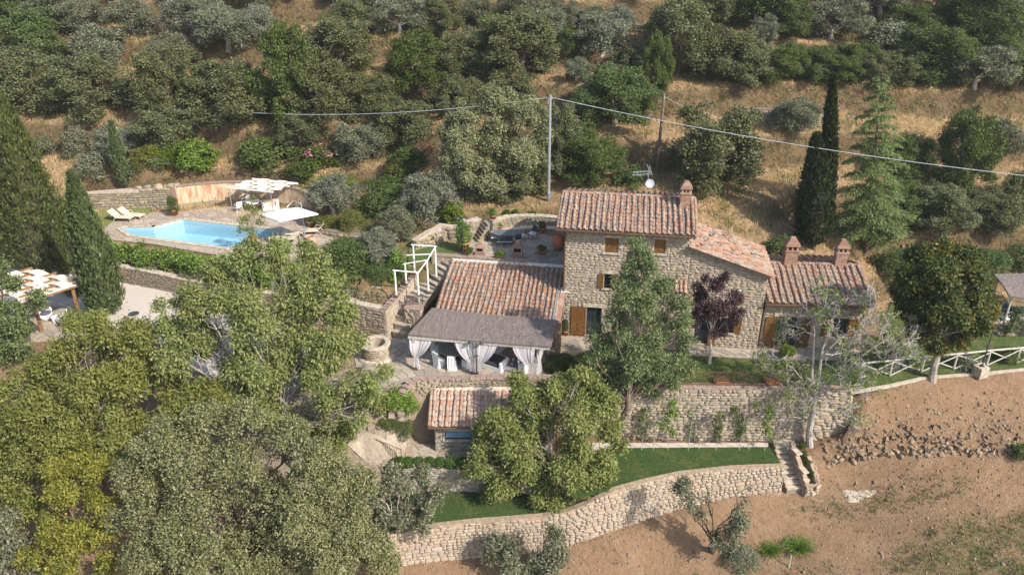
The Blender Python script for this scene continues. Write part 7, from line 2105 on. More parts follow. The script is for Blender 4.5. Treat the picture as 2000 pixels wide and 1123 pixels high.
# ------------------------------------------------------------------ hero trees, their lobes surveyed from the photograph at their own depth
def surveyed(lobes, y0, y1, py0, py1, seed=0, ext=.9):
    rng = np.random.default_rng(seed); out = []
    for a, b, r in lobes:
        Y = y0 + (y1 - y0) * (b - py0) / (py1 - py0) + rng.uniform(-ext, ext)
        p = PY(a, b, Y); out.append((p.x, p.y, p.z, r / ppm(p)))
    return out
def hero(name, label, base, lobes, mat, bark, r, nclump, per, L, W, spread, fork=.35, extra=(), twigs=3, group=None, cat='tree', subs=(4, .45, .6), sparse=None, **kw):
    base = Vector(base); rng = np.random.default_rng(sum(map(ord, label)))
    lb = [(x - base.x, y - base.y, z - base.z, q * .9) for x, y, z, q in lobes]
    t = thing(name, label, cat, base, 0, group)
    ctr = Vector(np.mean([l[:3] for l in lb], 0)); f = Vector((ctr.x * .5, ctr.y * .5, max(.6, ctr.z * fork)))
    ls = [(x - base.x, y - base.y, z - base.z, q) for x, y, z, q in sparse[0]] if sparse else []
    link_mesh('trunk', trunk_mesh('trunk', bark, rng, f, lb + ls, r, twigs=twigs), t)
    fl_ = sub(rng, lb, *subs) if subs else lb
    link_mesh('crown', crown_mesh('crown', mat, leaf_cloud(rng, fl_, nclump, per, L, W, spread, **kw), *([leaf_cloud(rng, sub(rng, ls, 5, .4, 0), sparse[1], per, L, W, spread, **kw)] if sparse else [])), t)
    for nm, m2, n2, sel, p2 in extra:
        l2 = [l for l in lb if sel(l)] or lb
        link_mesh(nm, crown_mesh(nm, m2, leaf_cloud(rng, l2, n2, p2, L, W, spread, **kw)), t)
    return t
W1 = [(480, 512, 42), (430, 550, 52), (395, 600, 48), (362, 588, 28), (350, 640, 32), (540, 520, 46), (600, 512, 38), (622, 560, 50), (560, 590, 62), (480, 620, 66), (400, 670, 56), (665, 620, 42), (630, 680, 62), (550, 690, 68), (470, 720, 62), (480, 800, 45), (350, 700, 46), (312, 600, 14)]
W1S = [(692, 690, 36), (640, 760, 54), (560, 790, 56), (700, 760, 38), (735, 735, 22), (610, 830, 40), (655, 840, 34), (700, 820, 28), (725, 790, 26)]
hero('walnut_tree', 'huge loose walnut tree in front of the pool terrace with pale branches showing', P(590, 905, -3.0), surveyed(W1, 38.2, 34.6, 500, 830, 1), 'leaf_walnut', 'bark_mid', .18, 10500, 6, .21, .045, .15, .3, droop=.75, up=.3, shell=.35, nj=.6, twigs=9, subs=(6, .42, .6), sparse=(surveyed(W1S, 38.2, 34.6, 500, 830, 21), 1900))
W2 = [(250, 680, 55), (180, 660, 42), (300, 740, 56), (220, 760, 66), (130, 705, 46), (90, 760, 58), (150, 800, 62), (60, 820, 55), (15, 775, 50), (0, 860, 55), (110, 870, 58), (230, 840, 58), (320, 820, 52), (60, 905, 50), (400, 780, 46), (20, 940, 45), (-30, 920, 50), (20, 1000, 45), (270, 900, 40), (140, 850, 46), (190, 890, 44), (60, 980, 44), (215, 700, 40)]
hero('walnut_tree', 'wide walnut tree filling the left edge below the gravel drive', P(200, 960, -5.0), surveyed(W2, 36.8, 31.5, 640, 960, 2), 'leaf_walnut', 'bark_mid', .18, 11000, 6, .21, .046, .15, .3, droop=.75, up=.3, shell=.35, nj=.6, twigs=8, subs=(6, .42, .6))
F1 = [(320, 880, 58), (270, 930, 52), (400, 850, 58), (480, 832, 46), (380, 940, 68), (470, 920, 68), (300, 1000, 68), (400, 1030, 74), (520, 980, 68), (600, 900, 52), (560, 858, 46), (640, 950, 58), (610, 1030, 68), (680, 1010, 56), (722, 1060, 42), (500, 1080, 74), (300, 1090, 70), (700, 945, 36), (240, 1010, 36), (650, 1100, 60), (400, 1115, 70), (740, 1110, 40), (590, 950, 46), (575, 1000, 46), (580, 1100, 52), (350, 900, 44)]
hero('holm_oak', 'massive grey green holm oak filling the lower left foreground', P(460, 1090, -6.2), surveyed(F1, 31.6, 28.4, 830, 1110, 3, .7), 'leaf_ilex', 'bark_dark', .32, 19000, 6, .145, .04, .095, .3, up=.4, shell=.75, nj=.35, subs=(9, .39, .82))
Y1 = [(150, 902, 32), (112, 932, 34), (182, 932, 38), (130, 980, 44), (190, 990, 36), (100, 1040, 44), (170, 1050, 44), (130, 1100, 44), (200, 1105, 28), (75, 1085, 32)]
hero('yellow_tree', 'yellow turning tree at the left of the holm oak', P(150, 1130, -6), surveyed(Y1, 30.6, 28.6, 900, 1100, 4, .4), 'leaf_yellow', 'bark', .16, 3300, 6, .15, .05, .11, .3, up=.4, shell=.55)
L2 = [(20, 1085, 50), (80, 1120, 44), (-30, 1060, 50), (10, 1040, 36)]
hero('olive_tree', 'grey olive in the bottom left corner', P(20, 1160, -6.5), surveyed(L2, 29.5, 28.4, 1040, 1120, 5, .3), 'leaf_olive', 'bark_grey', .16, 1700, 6, .19, .04, .12)
R0 = [(22, 562, 32), (8, 610, 40), (40, 640, 34), (10, 672, 44), (62, 602, 20), (-10, 540, 32), (-40, 620, 50), (70, 575, 14), (30, 700, 30)]
hero('robinia_tree', 'dark feathery tree at the left edge in front of the timber pergola', P(0, 745, -.6), surveyed(R0, 41, 39.5, 540, 700, 6, .4), 'leaf_robinia', 'bark', .16, 1900, 7, .20, .045, .15, .3, droop=.3)
W3 = [(1020, 782, 42), (1080, 772, 46), (1150, 762, 42), (1178, 792, 34), (980, 832, 42), (1050, 830, 56), (1130, 830, 58), (1186, 842, 28), (962, 888, 42), (1030, 890, 58), (1110, 900, 58), (1166, 900, 40), (932, 912, 26), (992, 942, 42), (1070, 948, 46), (1140, 950, 46), (1176, 950, 24), (962, 972, 20), (1100, 975, 32), (1010, 742, 14), (1208, 872, 14), (1130, 735, 16)]
hero('walnut_tree', 'round walnut tree hiding the right half of the shed', P(1115, 985, -4.6), surveyed(W3, 35.6, 33.4, 740, 980, 7, .6), 'leaf_walnut', 'bark_mid', .15, 10000, 6, .20, .045, .14, .3, droop=.75, up=.3, shell=.4, nj=.6, twigs=6, subs=(6, .42, .6))
O1 = [(770, 950, 38), (812, 940, 34), (740, 970, 32), (832, 982, 32), (790, 1000, 38), (752, 1010, 26), (852, 960, 18), (704, 962, 22), (822, 1028, 18)]
hero('olive_tree', 'olive with thin grey crown in front of the lower grey wall', hit(790, 1050), surveyed(O1, 32.2, 31.2, 940, 1030, 8, .5), 'leaf_olive', 'bark_grey', .16, 1500, 6, .20, .036, .13, .25, up=.5, shell=.3, twigs=5)
O2 = [(985, 1062, 30), (1082, 1056, 26), (1000, 1100, 36), (1060, 1100, 36), (1096, 1088, 20), (962, 1090, 18), (1030, 1135, 40)]
hero('olive_tree', 'olive with a forked dark trunk at the bottom middle before the curved wall', hit(1035, 1122), surveyed(O2, 30.6, 30.0, 1050, 1130, 9, .5), 'leaf_olive', 'bark_dark', .15, 1500, 6, .20, .036, .13, .2, up=.5, shell=.35, twigs=4)
O3 = [(1335, 960, 20), (1352, 985, 18), (1372, 1008, 14), (1442, 1010, 28), (1420, 1042, 24), (1450, 982, 10), (1400, 1060, 20), (1462, 952, 6), (1338, 944, 13), (1385, 975, 8)]
hero('olive_tree', 'pruned sparse olive with bare dark limbs before the curved wall', hit(1392, 1072), surveyed(O3, 31.4, 31.0, 940, 1060, 10, .4), 'leaf_olive', 'bark_dark', .15, 620, 6, .18, .034, .13, .3, up=.5, shell=.3, twigs=5)
RB = [(1242, 478, 14), (1255, 500, 21), (1235, 520, 25), (1266, 530, 25), (1240, 560, 29), (1282, 570, 27), (1220, 590, 27), (1260, 610, 35), (1312, 600, 20), (1220, 640, 35), (1270, 660, 40), (1322, 640, 24), (1190, 680, 31), (1235, 700, 40), (1292, 710, 37), (1330, 690, 18), (1172, 720, 24), (1210, 740, 32), (1265, 755, 30), (1312, 740, 22), (1166, 655, 18), (1338, 600, 14), (1335, 665, 18), (1160, 700, 18), (1150, 740, 16), (1340, 720, 16), (1205, 560, 14), (1300, 560, 16)]
hero('robinia_tree', 'tall feathery dark green tree in front of the farmhouse facade', P(1204, 868, -3.3), surveyed([(a, b, r * 1.12) for a, b, r in RB], 37.5, 37.3, 480, 750, 11, .6), 'leaf_robinia', 'bark', .16, 5600, 7, .17, .034, .12, .45, droop=.3, up=.4, shell=.45)
PL = [(1400, 562, 22), (1370, 582, 22), (1430, 582, 19), (1396, 602, 30), (1366, 615, 22), (1432, 615, 22), (1402, 640, 22), (1416, 546, 12), (1380, 548, 10), (1360, 560, 10)]
pb0 = P(1384, 711, 0)
hero('plum_tree', 'small purple leaved plum on the lawn before the wing', pb0, surveyed(PL, pb0.y, pb0.y, 540, 650, 12, .5), 'leaf_plum', 'bark_grey', .09, 2600, 5, .12, .036, .09, .55, up=.4, shell=.35, subs=(4, .42, .85))
CH = [(1840, 492, 22), (1800, 512, 32), (1870, 512, 32), (1780, 550, 32), (1835, 540, 44), (1900, 547, 36), (1782, 592, 36), (1840, 600, 50), (1905, 592, 38), (1930, 605, 20), (1802, 640, 32), (1860, 650, 38), (1912, 632, 22), (1830, 672, 22), (1762, 572, 18)]
cb0 = P(1822, 745, -.15)
hero('chestnut_tree', 'dark chestnut with yellow leaf tips at the end of the rustic fence', cb0, surveyed(CH, cb0.y + .2, cb0.y + .2, 490, 670, 13, .9), 'leaf_chestnut', 'bark_mid', .19, 8000, 6, .19, .055, .12, .5, up=.35, shell=.55, droop=.35, subs=(6, .4, .85),
     extra=(('yellow_leaves', 'leaf_chestnut_top', 170, lambda l: l[2] > 5.4 or l[0] > 2.2, 5), ('browned_leaves', 'leaf_brown', 190, lambda l: l[2] < 4.2, 5)))
SW = [(722, 748, 22), (752, 735, 18), (698, 772, 22), (690, 738, 16), (765, 760, 10)]
hero('small_tree', 'thin loose young tree beside the boulder near the well', P(738, 830, -1.6), surveyed(SW, 37.2, 37.0, 735, 770, 14, .3), 'leaf_walnut', 'bark_grey', .07, 380, 6, .17, .04, .14, .4, droop=.4)
# big central oak behind the house garden
OF = [(965, 225, 50), (910, 245, 45), (1020, 240, 50), (900, 290, 46), (960, 285, 55), (1020, 300, 50), (1055, 270, 30), (905, 335, 42), (960, 345, 50), (1015, 352, 45), (880, 265, 25), (985, 378, 30), (935, 378, 26), (1050, 330, 30), (880, 320, 22)]
ofb = hit(965, 402)
hero('oak_tree', 'biggest oak, grey green and dense, in the middle above the patio', ofb + Vector((0, 1.5, 0)), surveyed(OF, ofb.y + 2.5, ofb.y + .8, 220, 390, 15, .9), 'leaf_ilex', 'bark_dark', .3, 11000, 6, .17, .05, .12, .3, up=.4, shell=.6, nj=.35, subs=(8, .35, .7))
# oleander and the bushy tree by the large pot
ol = hill_plant('shrub', 'pink flowering oleander behind the right end of the ochre wall', 622, 322, 74, 56)
rng = np.random.default_rng(5)
link_mesh('pink_flowers', crown_mesh('pink_flowers', 'flower_pink', leaf_cloud(rng, [(-.6, 0, 1.9, .5), (.7, .1, 2.1, .5), (0, -.5, 1.6, .6), (.9, -.5, 1.2, .4)], 46, 4, .12, .06, .05)), ol)
rs_ = hill_plant('greyshrub', 'rose bush with pink flowers beside the lawn', 700, 515, 40, 36)
link_mesh('pink_flowers', crown_mesh('pink_flowers', 'flower_pink', leaf_cloud(rng, [(-.4, -.8, 1.2, .4), (.5, -.8, 1.0, .4)], 12, 4, .14, .07, .05)), rs_)
hm = get_proto('shrub', 0)[0]

# ------------------------------------------------------------------ cypresses
def cypress(label, base, h, w, mat, n, seed, name='cypress_tree', bottom=.06, group='cypresses', tilt=0.0):
    rng = np.random.default_rng(seed); t = thing(name, label, 'tree', base, 0, group); t.rotation_euler.y = tilt
    u = rng.random(n) ** .85; z = bottom * h + u * h * (1 - bottom)
    f = np.clip((1 - u) / .62, 0, 1) ** .72 * np.clip(.55 + u * 5, 0, 1)
    a = rng.uniform(0, 2 * np.pi, n)
    lump = 1 + .20 * np.sin(a * 5 + z * 2.6) * np.sin(z * 3.3 + a * 2) + .10 * np.sin(a * 9 - z * 6)
    r = w / 2 * f * lump * rng.uniform(.72, 1.03, n) * (1 + .22 * (rng.random(n) < .05))
    C = np.c_[np.cos(a) * r, np.sin(a) * r, z]
    out = np.c_[np.cos(a), np.sin(a), np.zeros(n)]
    ax = unit(out * .45 + np.array([0, 0, 1.0]) + rng.normal(size=(n, 3)) * .28)
    s = unit(np.cross(ax, out + rng.normal(size=(n, 3)) * .5)); l = rng.uniform(.18, .42, (n, 1)); ww = rng.uniform(.035, .07, (n, 1))
    V = np.stack([C, C + ax * l * .4 + s * ww + out * .03, C + ax * l, C + ax * l * .4 - s * ww + out * .03], 1).reshape(-1, 3)
    link_mesh('crown', np_mesh('crown', V, np.arange(4 * n).reshape(n, 4), MAT[mat]), t)
    m = MB(); m.tube([(0, 0, -.2), (0, 0, h * .4), (0, 0, h * .93)], [w * .09, w * .05, .02], 7)
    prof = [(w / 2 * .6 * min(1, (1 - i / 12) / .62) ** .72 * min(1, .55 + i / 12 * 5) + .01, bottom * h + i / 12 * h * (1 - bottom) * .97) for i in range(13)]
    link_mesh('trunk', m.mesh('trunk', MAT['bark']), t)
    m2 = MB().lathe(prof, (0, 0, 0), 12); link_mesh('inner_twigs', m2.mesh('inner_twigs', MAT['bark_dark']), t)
    return t
b = P(92, 540, ZD); cypress('tall broad cypress leaning over the left edge of the garden', b, PY(-8, 178, b.y).z - b.z, 3.9, 'leaf_cypress', 17000, 1)
b = P(131, 542, ZD); cypress('narrow dark cypress tucked against the tall broad one', b, 6.0, 1.0, 'leaf_cypress', 3600, 2)
b = P(209, 612, ZD); cypress('lighter cypress standing at the edge of the gravel drive', b, PY(139, 338, b.y).z - b.z, 2.15, 'leaf_cypress_light', 11000, 3, bottom=.01)
b = hit(244, 362); cypress('thin short cypress on the pool wall', b, PY(224, 240, b.y).z - b.z, .85, 'leaf_cypress_light', 2600, 4, bottom=.01)
b = hit(1606, 470); cypress('slim dark cypress towering behind the low house end', b, PY(1632, 148, b.y).z - b.z, 1.15, 'leaf_cypress_dark', 7000, 5, tilt=-.11)
b = hit(1590, 488); cypress('stout dark cypress in front of the slim one', b, PY(1588, 262, b.y).z - b.z, 2.2, 'leaf_cypress_dark', 7500, 6, tilt=-.15)
# cedar: tiers of drooping sprays
cb = hit(1690, 492); ced = thing('cedar_tree', 'light green cedar with drooping tiers right of the cypresses', 'tree', cb)
ced.rotation_euler.y = -.11
ch_ = PY(1695, 134, cb.y).z - cb.z; rng = np.random.default_rng(31); m = MB(); m.tube([(0, 0, -.2), (0, 0, ch_ * .5), (.03, 0, ch_)], [.2, .12, .02], 8)
Vs = []
nb_ = 74
for i in range(nb_):
    t = i / nb_; z = ch_ * (.10 + .88 * t); a = i * 2.4 + rng.uniform(-.4, .4); L = (2.9 * (1 - t) ** .8 + .25) * rng.uniform(.65, 1.1)
    d = np.array([math.cos(a), math.sin(a), 0]); pts = [np.array([0, 0, z]) + d * L * s + np.array([0, 0, .22 * L * s - .34 * L * s * s]) for s in np.linspace(0, 1, 6)]
    m.tube([Vector(p) for p in pts], [.04 * (1 - t) + .012, .03 * (1 - t) + .01, .02, .016, .01, .006], 4, False)
    k = int(60 + 150 * L); s = rng.uniform(.15, 1.05, k); c = np.array([np.array([0, 0, z]) + d * L * q + np.array([0, 0, .22 * L * q - .34 * L * q * q]) for q in s])
    side = np.array([-d[1], d[0], 0]); wv = rng.normal(0, .17, k) * L * (1.1 - .5 * s); c += side * wv[:, None] + np.array([0, 0, 1]) * (-.12 * np.abs(wv) + rng.normal(0, .04, k))[:, None]
    ax = unit(d * .6 + side * np.sign(wv)[:, None] * .5 + np.array([0, 0, -.35]) + rng.normal(size=(k, 3)) * .3); sd = unit(np.cross(ax, np.array([0, 0, 1.0]) + rng.normal(size=(k, 3)) * .35))
    l = rng.uniform(.14, .32, (k, 1)); w_ = .032
    Vs.append(np.stack([c, c + ax * l * .5 + sd * w_, c + ax * l, c + ax * l * .5 - sd * w_], 1).reshape(-1, 3))
V = np.concatenate(Vs); link_mesh('trunk', m.mesh('trunk', MAT['bark']), ced); link_mesh('crown', np_mesh('crown', V, np.arange(len(V)).reshape(-1, 4), MAT['leaf_cedar']), ced)

# ------------------------------------------------------------------ half bare tree with pale twigs
bb = P(1584, 880, -3.75); bt = thing('bare_tree', 'half bare pale tree with tangled twigs and few leaves before the house end', 'tree', bb)
rng = np.random.default_rng(12); mT = MB(); tips = []
def grow(p, d, L, r, depth):
    n = 4; pts = [p]; rad = [r]
    for i in range(n):
        d = Vector(unit(np.array(d) + rng.normal(size=3) * .17 + np.array([0, 0, .03 if depth < 3 else -.02])))
        p = p + d * L / n; pts.append(p); rad.append(r * (1 - .42 * (i + 1) / n))
    mT.tube(pts, [max(.009, q * .68) for q in rad], 6 if depth < 2 else 4 if depth < 4 else 3, False)
    if depth >= 6 or L < .235:
        tips.append(pts[-1]); return
    k = 2 + (rng.random() < .55)
    for j in range(k):
        nd = Vector(unit(np.array(d) * .75 + rng.normal(size=3) * .62)); grow(pts[-1 - int(rng.integers(0, 2))], nd, L * rng.uniform(.56, .82), rad[-1] * .72, depth + 1)
    if depth >= 1:
        for j in range(2): nd = Vector(unit(np.array(d) * .4 + rng.normal(size=3) * .8)); grow(pts[int(rng.integers(1, 4))], nd, L * rng.uniform(.45, .7), rad[2] * .5, depth + 2)
def bl(px, py, dy=0.0): return PY(px, py, bb.y + dy) - bb
f1 = bl(1592, 770); mT.tube([(0, 0, -.3), bl(1580, 845), bl(1588, 800), f1], [.24, .18, .15, .12], 9, False)
f2 = bl(1603, 700, -.2); mT.tube([f1, bl(1600, 735), f2], [.11, .09, .075], 8, False)
f3 = bl(1588, 700, .2); mT.tube([f1, bl(1586, 735), f3, bl(1590, 660, .3)], [.09, .08, .065, .05], 8, False)
for st, tgt, r in ((f2, (1622, 640, -.3), .085), (f2, (1665, 650, -1), .08), (bl(1590, 660, .3), (1598, 612, .5), .065), (bl(1590, 660, .3), (1560, 640, .6), .055), (f1, (1672, 716, -.8), .085), (f1, (1655, 760, -1), .07), (f1, (1550, 720, .3), .06), (f1, (1645, 800, -1.2), .06), (f2, (1640, 690, .8), .07), (bl(1580, 845), (1545, 800, -.4), .045), (f1, (1690, 690, .4), .07)):
    e = bl(*tgt); limb(mT, st, e, r * .62, r * .42, rng, .04, 4, 6, .2); d = (e - st).normalized(); grow(e, d, (e - st).length * .34 + .4, r * .6, 1); grow(st.lerp(e, .6), Vector(unit(np.array(d) + rng.normal(size=3) * .6)), .8, r * .45, 3)
link_mesh('trunk', mT.mesh('trunk', m_plain('mauve_bark', (.36, .32, .29), .9, .3, 9, .15, bump=.5)), bt)
tp = np.array([tuple(p) for p in tips]); sel = tp[rng.random(len(tp)) < .12]
lb = [(x, y, z, .14) for x, y, z in sel]
link_mesh('leaves', crown_mesh('leaves', 'leaf_bright', leaf_cloud(rng, lb, len(lb) * 2, 4, .16, .042, .09, droop=.4, shell=.2)), bt)
print('bare tips', len(tips))

# ------------------------------------------------------------------ small plants
def ball(label, px, py, r_px, z=None, group='clipped box balls'):
    g = hit(px, py + r_px * .6) if z is None else P(px, py + r_px * .8, z); d = 2 * r_px / ppm(g)
    return plant('boxball', 'box_ball', label, 'shrub', g, d, d, group)
for i, (a, b, r) in enumerate([(989, 420, 6.5), (1006, 420, 6), (1022, 424, 6.3), (1040, 422, 6.3), (1053, 428, 5.5), (1065, 431, 6)]):
    ball(['box ball nearest the steps above the patio wall', 'second box ball from the steps above the patio', 'third box ball from the steps above the patio', 'fourth box ball from the steps above the patio', 'fifth box ball from the steps, a small one', 'box ball nearest the tower above the patio'][i], a, b, r)
for i, (a, b, r) in enumerate([(780, 905, 13), (799, 903, 11), (817, 903, 11), (839, 904, 11.5), (859, 904, 11), (880, 904, 12), (902, 905, 12)]):
    ball(['box ball at the handrail end of the row by the shed', 'second box ball from the handrail by the shed', 'third box ball from the handrail by the shed', 'middle box ball of the row below the shed', 'box ball below the shed window', 'sixth box ball from the handrail, below the shed window end', 'box ball nearest the walnut in the row below the shed'][i], a, b, r, ZL)
for i, (a, b, r) in enumerate([(1566, 873, 6), (1569, 890, 6.5), (1577, 909, 6.5), (1585, 927, 7)]):
    ball(['topmost box ball beside the lower steps', 'second box ball down beside the lower steps', 'third box ball down beside the lower steps', 'lowest box ball beside the lower steps'][i], a, b, r)
def potted(label, px, py, z, r, h, kind, w, ph, mat='terracotta', plantlabel=None, lift=0.0):
    loc = P(px, py, z) + Vector((0, 0, lift)); pot('flower_pot', label, loc, r, h, mat, 'pot', False, 'terracotta pots')
    return plant(kind, 'potted_plant', plantlabel, 'plant', loc + Vector((0, 0, h * .85)), w, ph, 'plants in pots')
potted('big terracotta pot in front of the ochre wall end', 341, 421, ZP, .36, .52, 'shrub', 1.15, .95, plantlabel='leafy bush in the big pot in front of the ochre wall end')
q = P(496, 478, ZP); pot('flower_pot', 'terracotta pot with a tall thin shrub on the pool edge', q, .33, .62, group='terracotta pots')
hero('potted_shrub', 'tall thin straggly shrub in the pot on the pool edge', q + Vector((0, 0, .55)), surveyed([(490, 452, 13), (478, 430, 12), (497, 418, 11), (483, 408, 9), (505, 436, 8), (470, 448, 9), (492, 395, 7), (510, 424, 6)], q.y, q.y, 400, 460, 3, .2), 'leaf_walnut', 'bark', .04, 230, 6, .13, .045, .1, .3, cat='plant')
potted('terracotta pot under the parasol edge by the mossy shrubs', 608, 444, ZP, .32, .5, 'shrub', .9, .8, plantlabel='leafy plant in the pot under the parasol edge')
potted('big terracotta citrus pot by the patio lamp', 906, 491, ZU, .42, .72, 'bright', 1.15, 1.35, plantlabel='yellow green citrus bush in the big patio pot')
potted('terracotta pot at the top of the rough patio steps', 963, 430, 4.6, .24, .38, 'bright', .6, .5, plantlabel='small plant in the pot at the top of the patio steps')
potted('terracotta bowl on the curved stone bench', 975, 447, 3.9, .24, .22, 'bright', .5, .3, plantlabel='low plant in the bowl on the stone bench')
potted('terracotta pot in the shade by the patio back wall', 1059, 455, ZU + .45, .25, .4, 'shrub', .6, .5, plantlabel='dark plant in the shaded pot by the patio back wall')
potted('small terracotta pot beside the brick pier and shutters', 1104, 655, 0, .20, .36, 'hedge', .42, .75, plantlabel='cone shaped plant in the small pot beside the shutters')
potted('terracotta pot by the glazed door of the house end', 1536, 702, 0, .27, .4, 'bright', .95, .55, plantlabel='spreading plant in the pot by the glazed door')
potted('large terracotta jar pot at the corner of the house end', 1742, 690, 0, .34, .5, 'shrub', .9, .6, plantlabel='leafy plant in the large pot at the corner of the house end')
potted('second terracotta pot close to the house end corner', 1722, 672, 0, .26, .42, 'shrub', .7, .5, plantlabel='small plant in the second pot at the house end corner')
for a, b, z, lab in ((916, 493, ZU + .62, 'low dark plant in the square planter on the parapet'), (976, 500, ZU + .56, 'bright bushy plant in the long parapet planter'), (1058, 489, ZU + .42, 'trailing plant in the shaded planter near the tower')):
    plant('bright' if 'bright' in lab else 'shrub', 'potted_plant', lab, 'plant', P(a, b, z), .55, .36, 'plants in pots')
# climbers on canes along the tall wall
def sapling(label, px, py, top, mat='leaf_bright', w=.35, n=150, group='young climbers along the tall wall'):
    base = P(px, py, ZL + .06); h = PY(px, top, base.y).z - base.z; t = thing('climber', label, 'climber', base, 0, group); rng = np.random.default_rng(int(px))
    MB().tube([(0, 0, -.1), (.02, 0, h * .98)], [.02, .014], 5).build('cane', MAT['wood_grey'], t)
    m = MB()
    lb = []
    for k in range(9):
        z = h * (.3 + .7 * (k + .5) / 9); x = rng.normal(0, w * .5); lb.append((x, rng.normal(0, .06), z, .16)); m.tube([(0, 0, z - .25), (x, 0, z)], [.012, .006], 4, False)
    m.build('stem', MAT['bark'], t)
    link_mesh('foliage', crown_mesh('foliage', mat, leaf_cloud(rng, lb, n, 4, .13, .045, .08, shell=.3)), t)
for a, top, lab, w, n in [(1253, 797, 'first slender climber from the tall feathery tree', .3, 90), (1304, 782, 'bushy yellow green climber, tallest on the left half of the tall wall', .42, 190), (1344, 786, 'thin climber with few leaves, left of the wall middle', .25, 45), (1398, 806, 'climber right of the wall middle, short and loose', .35, 100), (1444, 790, 'wide loose climber near the steps end of the tall wall', .55, 150), (1493, 796, 'bright green topped climber nearest the bare tree', .3, 110)]:
    sapling(lab, a, 878, top, 'leaf_bright' if a in (1304, 1493) else 'leaf_oak_green', w, n)
for a, top, lab in [(1276, 857, 'short bare cane between the first two climbers'), (1365, 857, 'short bare cane at the middle of the tall wall foot'), (1462, 858, 'short bare cane near the steps at the tall wall foot')]:
    bs = P(a, 876, ZL + .06); o = MB().tube([(0, 0, -.05), (0, 0, PY(a, top, bs.y).z - bs.z)], [.022, .018], 6).build('cane', MAT['wood_grey']); o.location = bs; tag(o, lab, 'cane', 'bare canes at the tall wall')
bs = P(1963, 656, .05); h = 1.75; t = thing('climber', 'climbing plant on the front post of the right thatched shelter', 'climber', bs); rng = np.random.default_rng(3)
MB().tube([(0, 0, -.1), (.05, 0, h)], [.05, .02], 6).build('stem', MAT['bark'], t)
link_mesh('foliage', crown_mesh('foliage', 'leaf_oak_green', leaf_cloud(rng, [(.05 * k, 0, .25 * k + .3, .22) for k in range(7)], 130, 4, .16, .06, .1)), t)
# grape vines below the pool deck
def vine_row(label, pxs, mat, w, h, n, name='grapevine', seed=1, L=.19, W=.075):
    pts = [hit(a, b) for a, b in pxs]; base = pts[0].copy(); rng = np.random.default_rng(seed); t = thing(name, label, 'vine' if 'vine' in name else 'hedge', base); lb = []; m = MB()
    for a, b in zip(pts[:-1], pts[1:]):
        k = max(2, int((b - a).length / .42))
        for i in range(k):
            p = a.lerp(b, i / k) - base; lb.append((p.x + rng.normal(0, w * .2), p.y + rng.normal(0, w * .3), p.z + h * rng.uniform(.35, .75), rng.uniform(.75, 1.15) * w * .55))
            if i % 3 == 0: m.tube([(p.x, p.y, p.z - .1), (p.x, p.y, p.z + h * .6)], [.03, .015], 5, False)
    m.build('stem', MAT['bark'], t)
    link_mesh('foliage', crown_mesh('foliage', mat, leaf_cloud(rng, lb, n, 5, L, W, .11, droop=.2, shell=.5)), t); return t
vine_row('bright green grapevine row along the foot of the pool deck', [(195, 500), (260, 510), (330, 522), (400, 533), (450, 540)], 'leaf_bright', 1.0, 1.15, 1700)
vine_row('second grapevine row hidden towards the walnut crown', [(450, 540), (520, 548), (590, 552)], 'leaf_bright', .9, 1.0, 800, seed=2)
vine_row('grey flowering herbs between vines and bed edging', [(215, 512), (290, 528), (370, 545), (440, 556)], 'leaf_olive', .5, .45, 800, 'herb_hedge', 3, .12, .04)
vine_row('leafy yellow green tree hedge between the two cypresses', [(118, 470), (150, 478), (185, 482)], 'leaf_walnut', 1.6, 3.4, 1500, 'tree_hedge', 4)
vine_row('fallen vine and weeds in the terraced rose bed', [(655, 575), (700, 582), (750, 590)], 'leaf_olive', .5, .35, 260, 'herb_hedge', 5, .12, .04)
vine_row('rose bushes hiding the terrace edge before the tub chairs', [(135, 640), (175, 645), (215, 640)], 'leaf_walnut', .9, 1.0, 620, 'rose_hedge', 6, .14, .05)
vine_row('dark hedge line at the back of the right lawn', [(1755, 575), (1850, 568), (1940, 562)], 'leaf_hedge', .8, 1.1, 1600, 'back_hedge', 7, .12, .045)

# ------------------------------------------------------------------ grass
def blades(name, label, pts, mat, h, w, per, seed, spread=.12, kind='stuff', bendy=.35):
    rng = np.random.default_rng(seed); C = np.repeat(np.asarray(pts), per, 0); n = len(C)
    C = C + np.c_[rng.normal(0, spread, (n, 2)), np.zeros(n)]
    a = rng.uniform(0, 6.28, n); hh = h * rng.uniform(.5, 1.3, n); d = np.c_[np.cos(a), np.sin(a)] * (hh * bendy * rng.uniform(.2, 1.6, n))[:, None]
    s = np.c_[-np.sin(a), np.cos(a), np.zeros(n)] * w
    tip = C + np.c_[d, hh]
    V = np.stack([C - s - np.array([0, 0, .03]), C + s - np.array([0, 0, .03]), tip], 1).reshape(-1, 3)
    o = link_mesh(name, np_mesh(name, V, np.arange(3 * n).reshape(n, 3), MAT[mat])); return tag(o, label, None, None, kind)
rng = np.random.default_rng(90)
X = rng.uniform(-46, 48, 60000); Y = rng.uniform(47, 90, 60000)
d = Y - np.interp(X, _fx, _fy)
keep = (d > -1.5) & (np.abs(X) < (Y * .66 + 2))
dens = .55 + .45 * np.sin(X * .35 + 1) * np.sin(Y * .42 + X * .1)
keep &= rng.random(60000) < np.clip(dens + .2, .15, 1)
def slope(X, Y): return np.hypot(zts(X + .3, Y) - zts(X - .3, Y), zts(X, Y + .3) - zts(X, Y - .3)) / .6
X, Y = X[keep], Y[keep]; sl_ = slope(X, Y)
rs2 = sl_ > .7; blades('dry_grass', 'browned hanging grass on the terrace risers', np.c_[X, Y, zts(X, Y)][rs2], 'riser_grass', .36, .024, 4, 97, .22, bendy=.6); X, Y = X[~rs2], Y[~rs2]
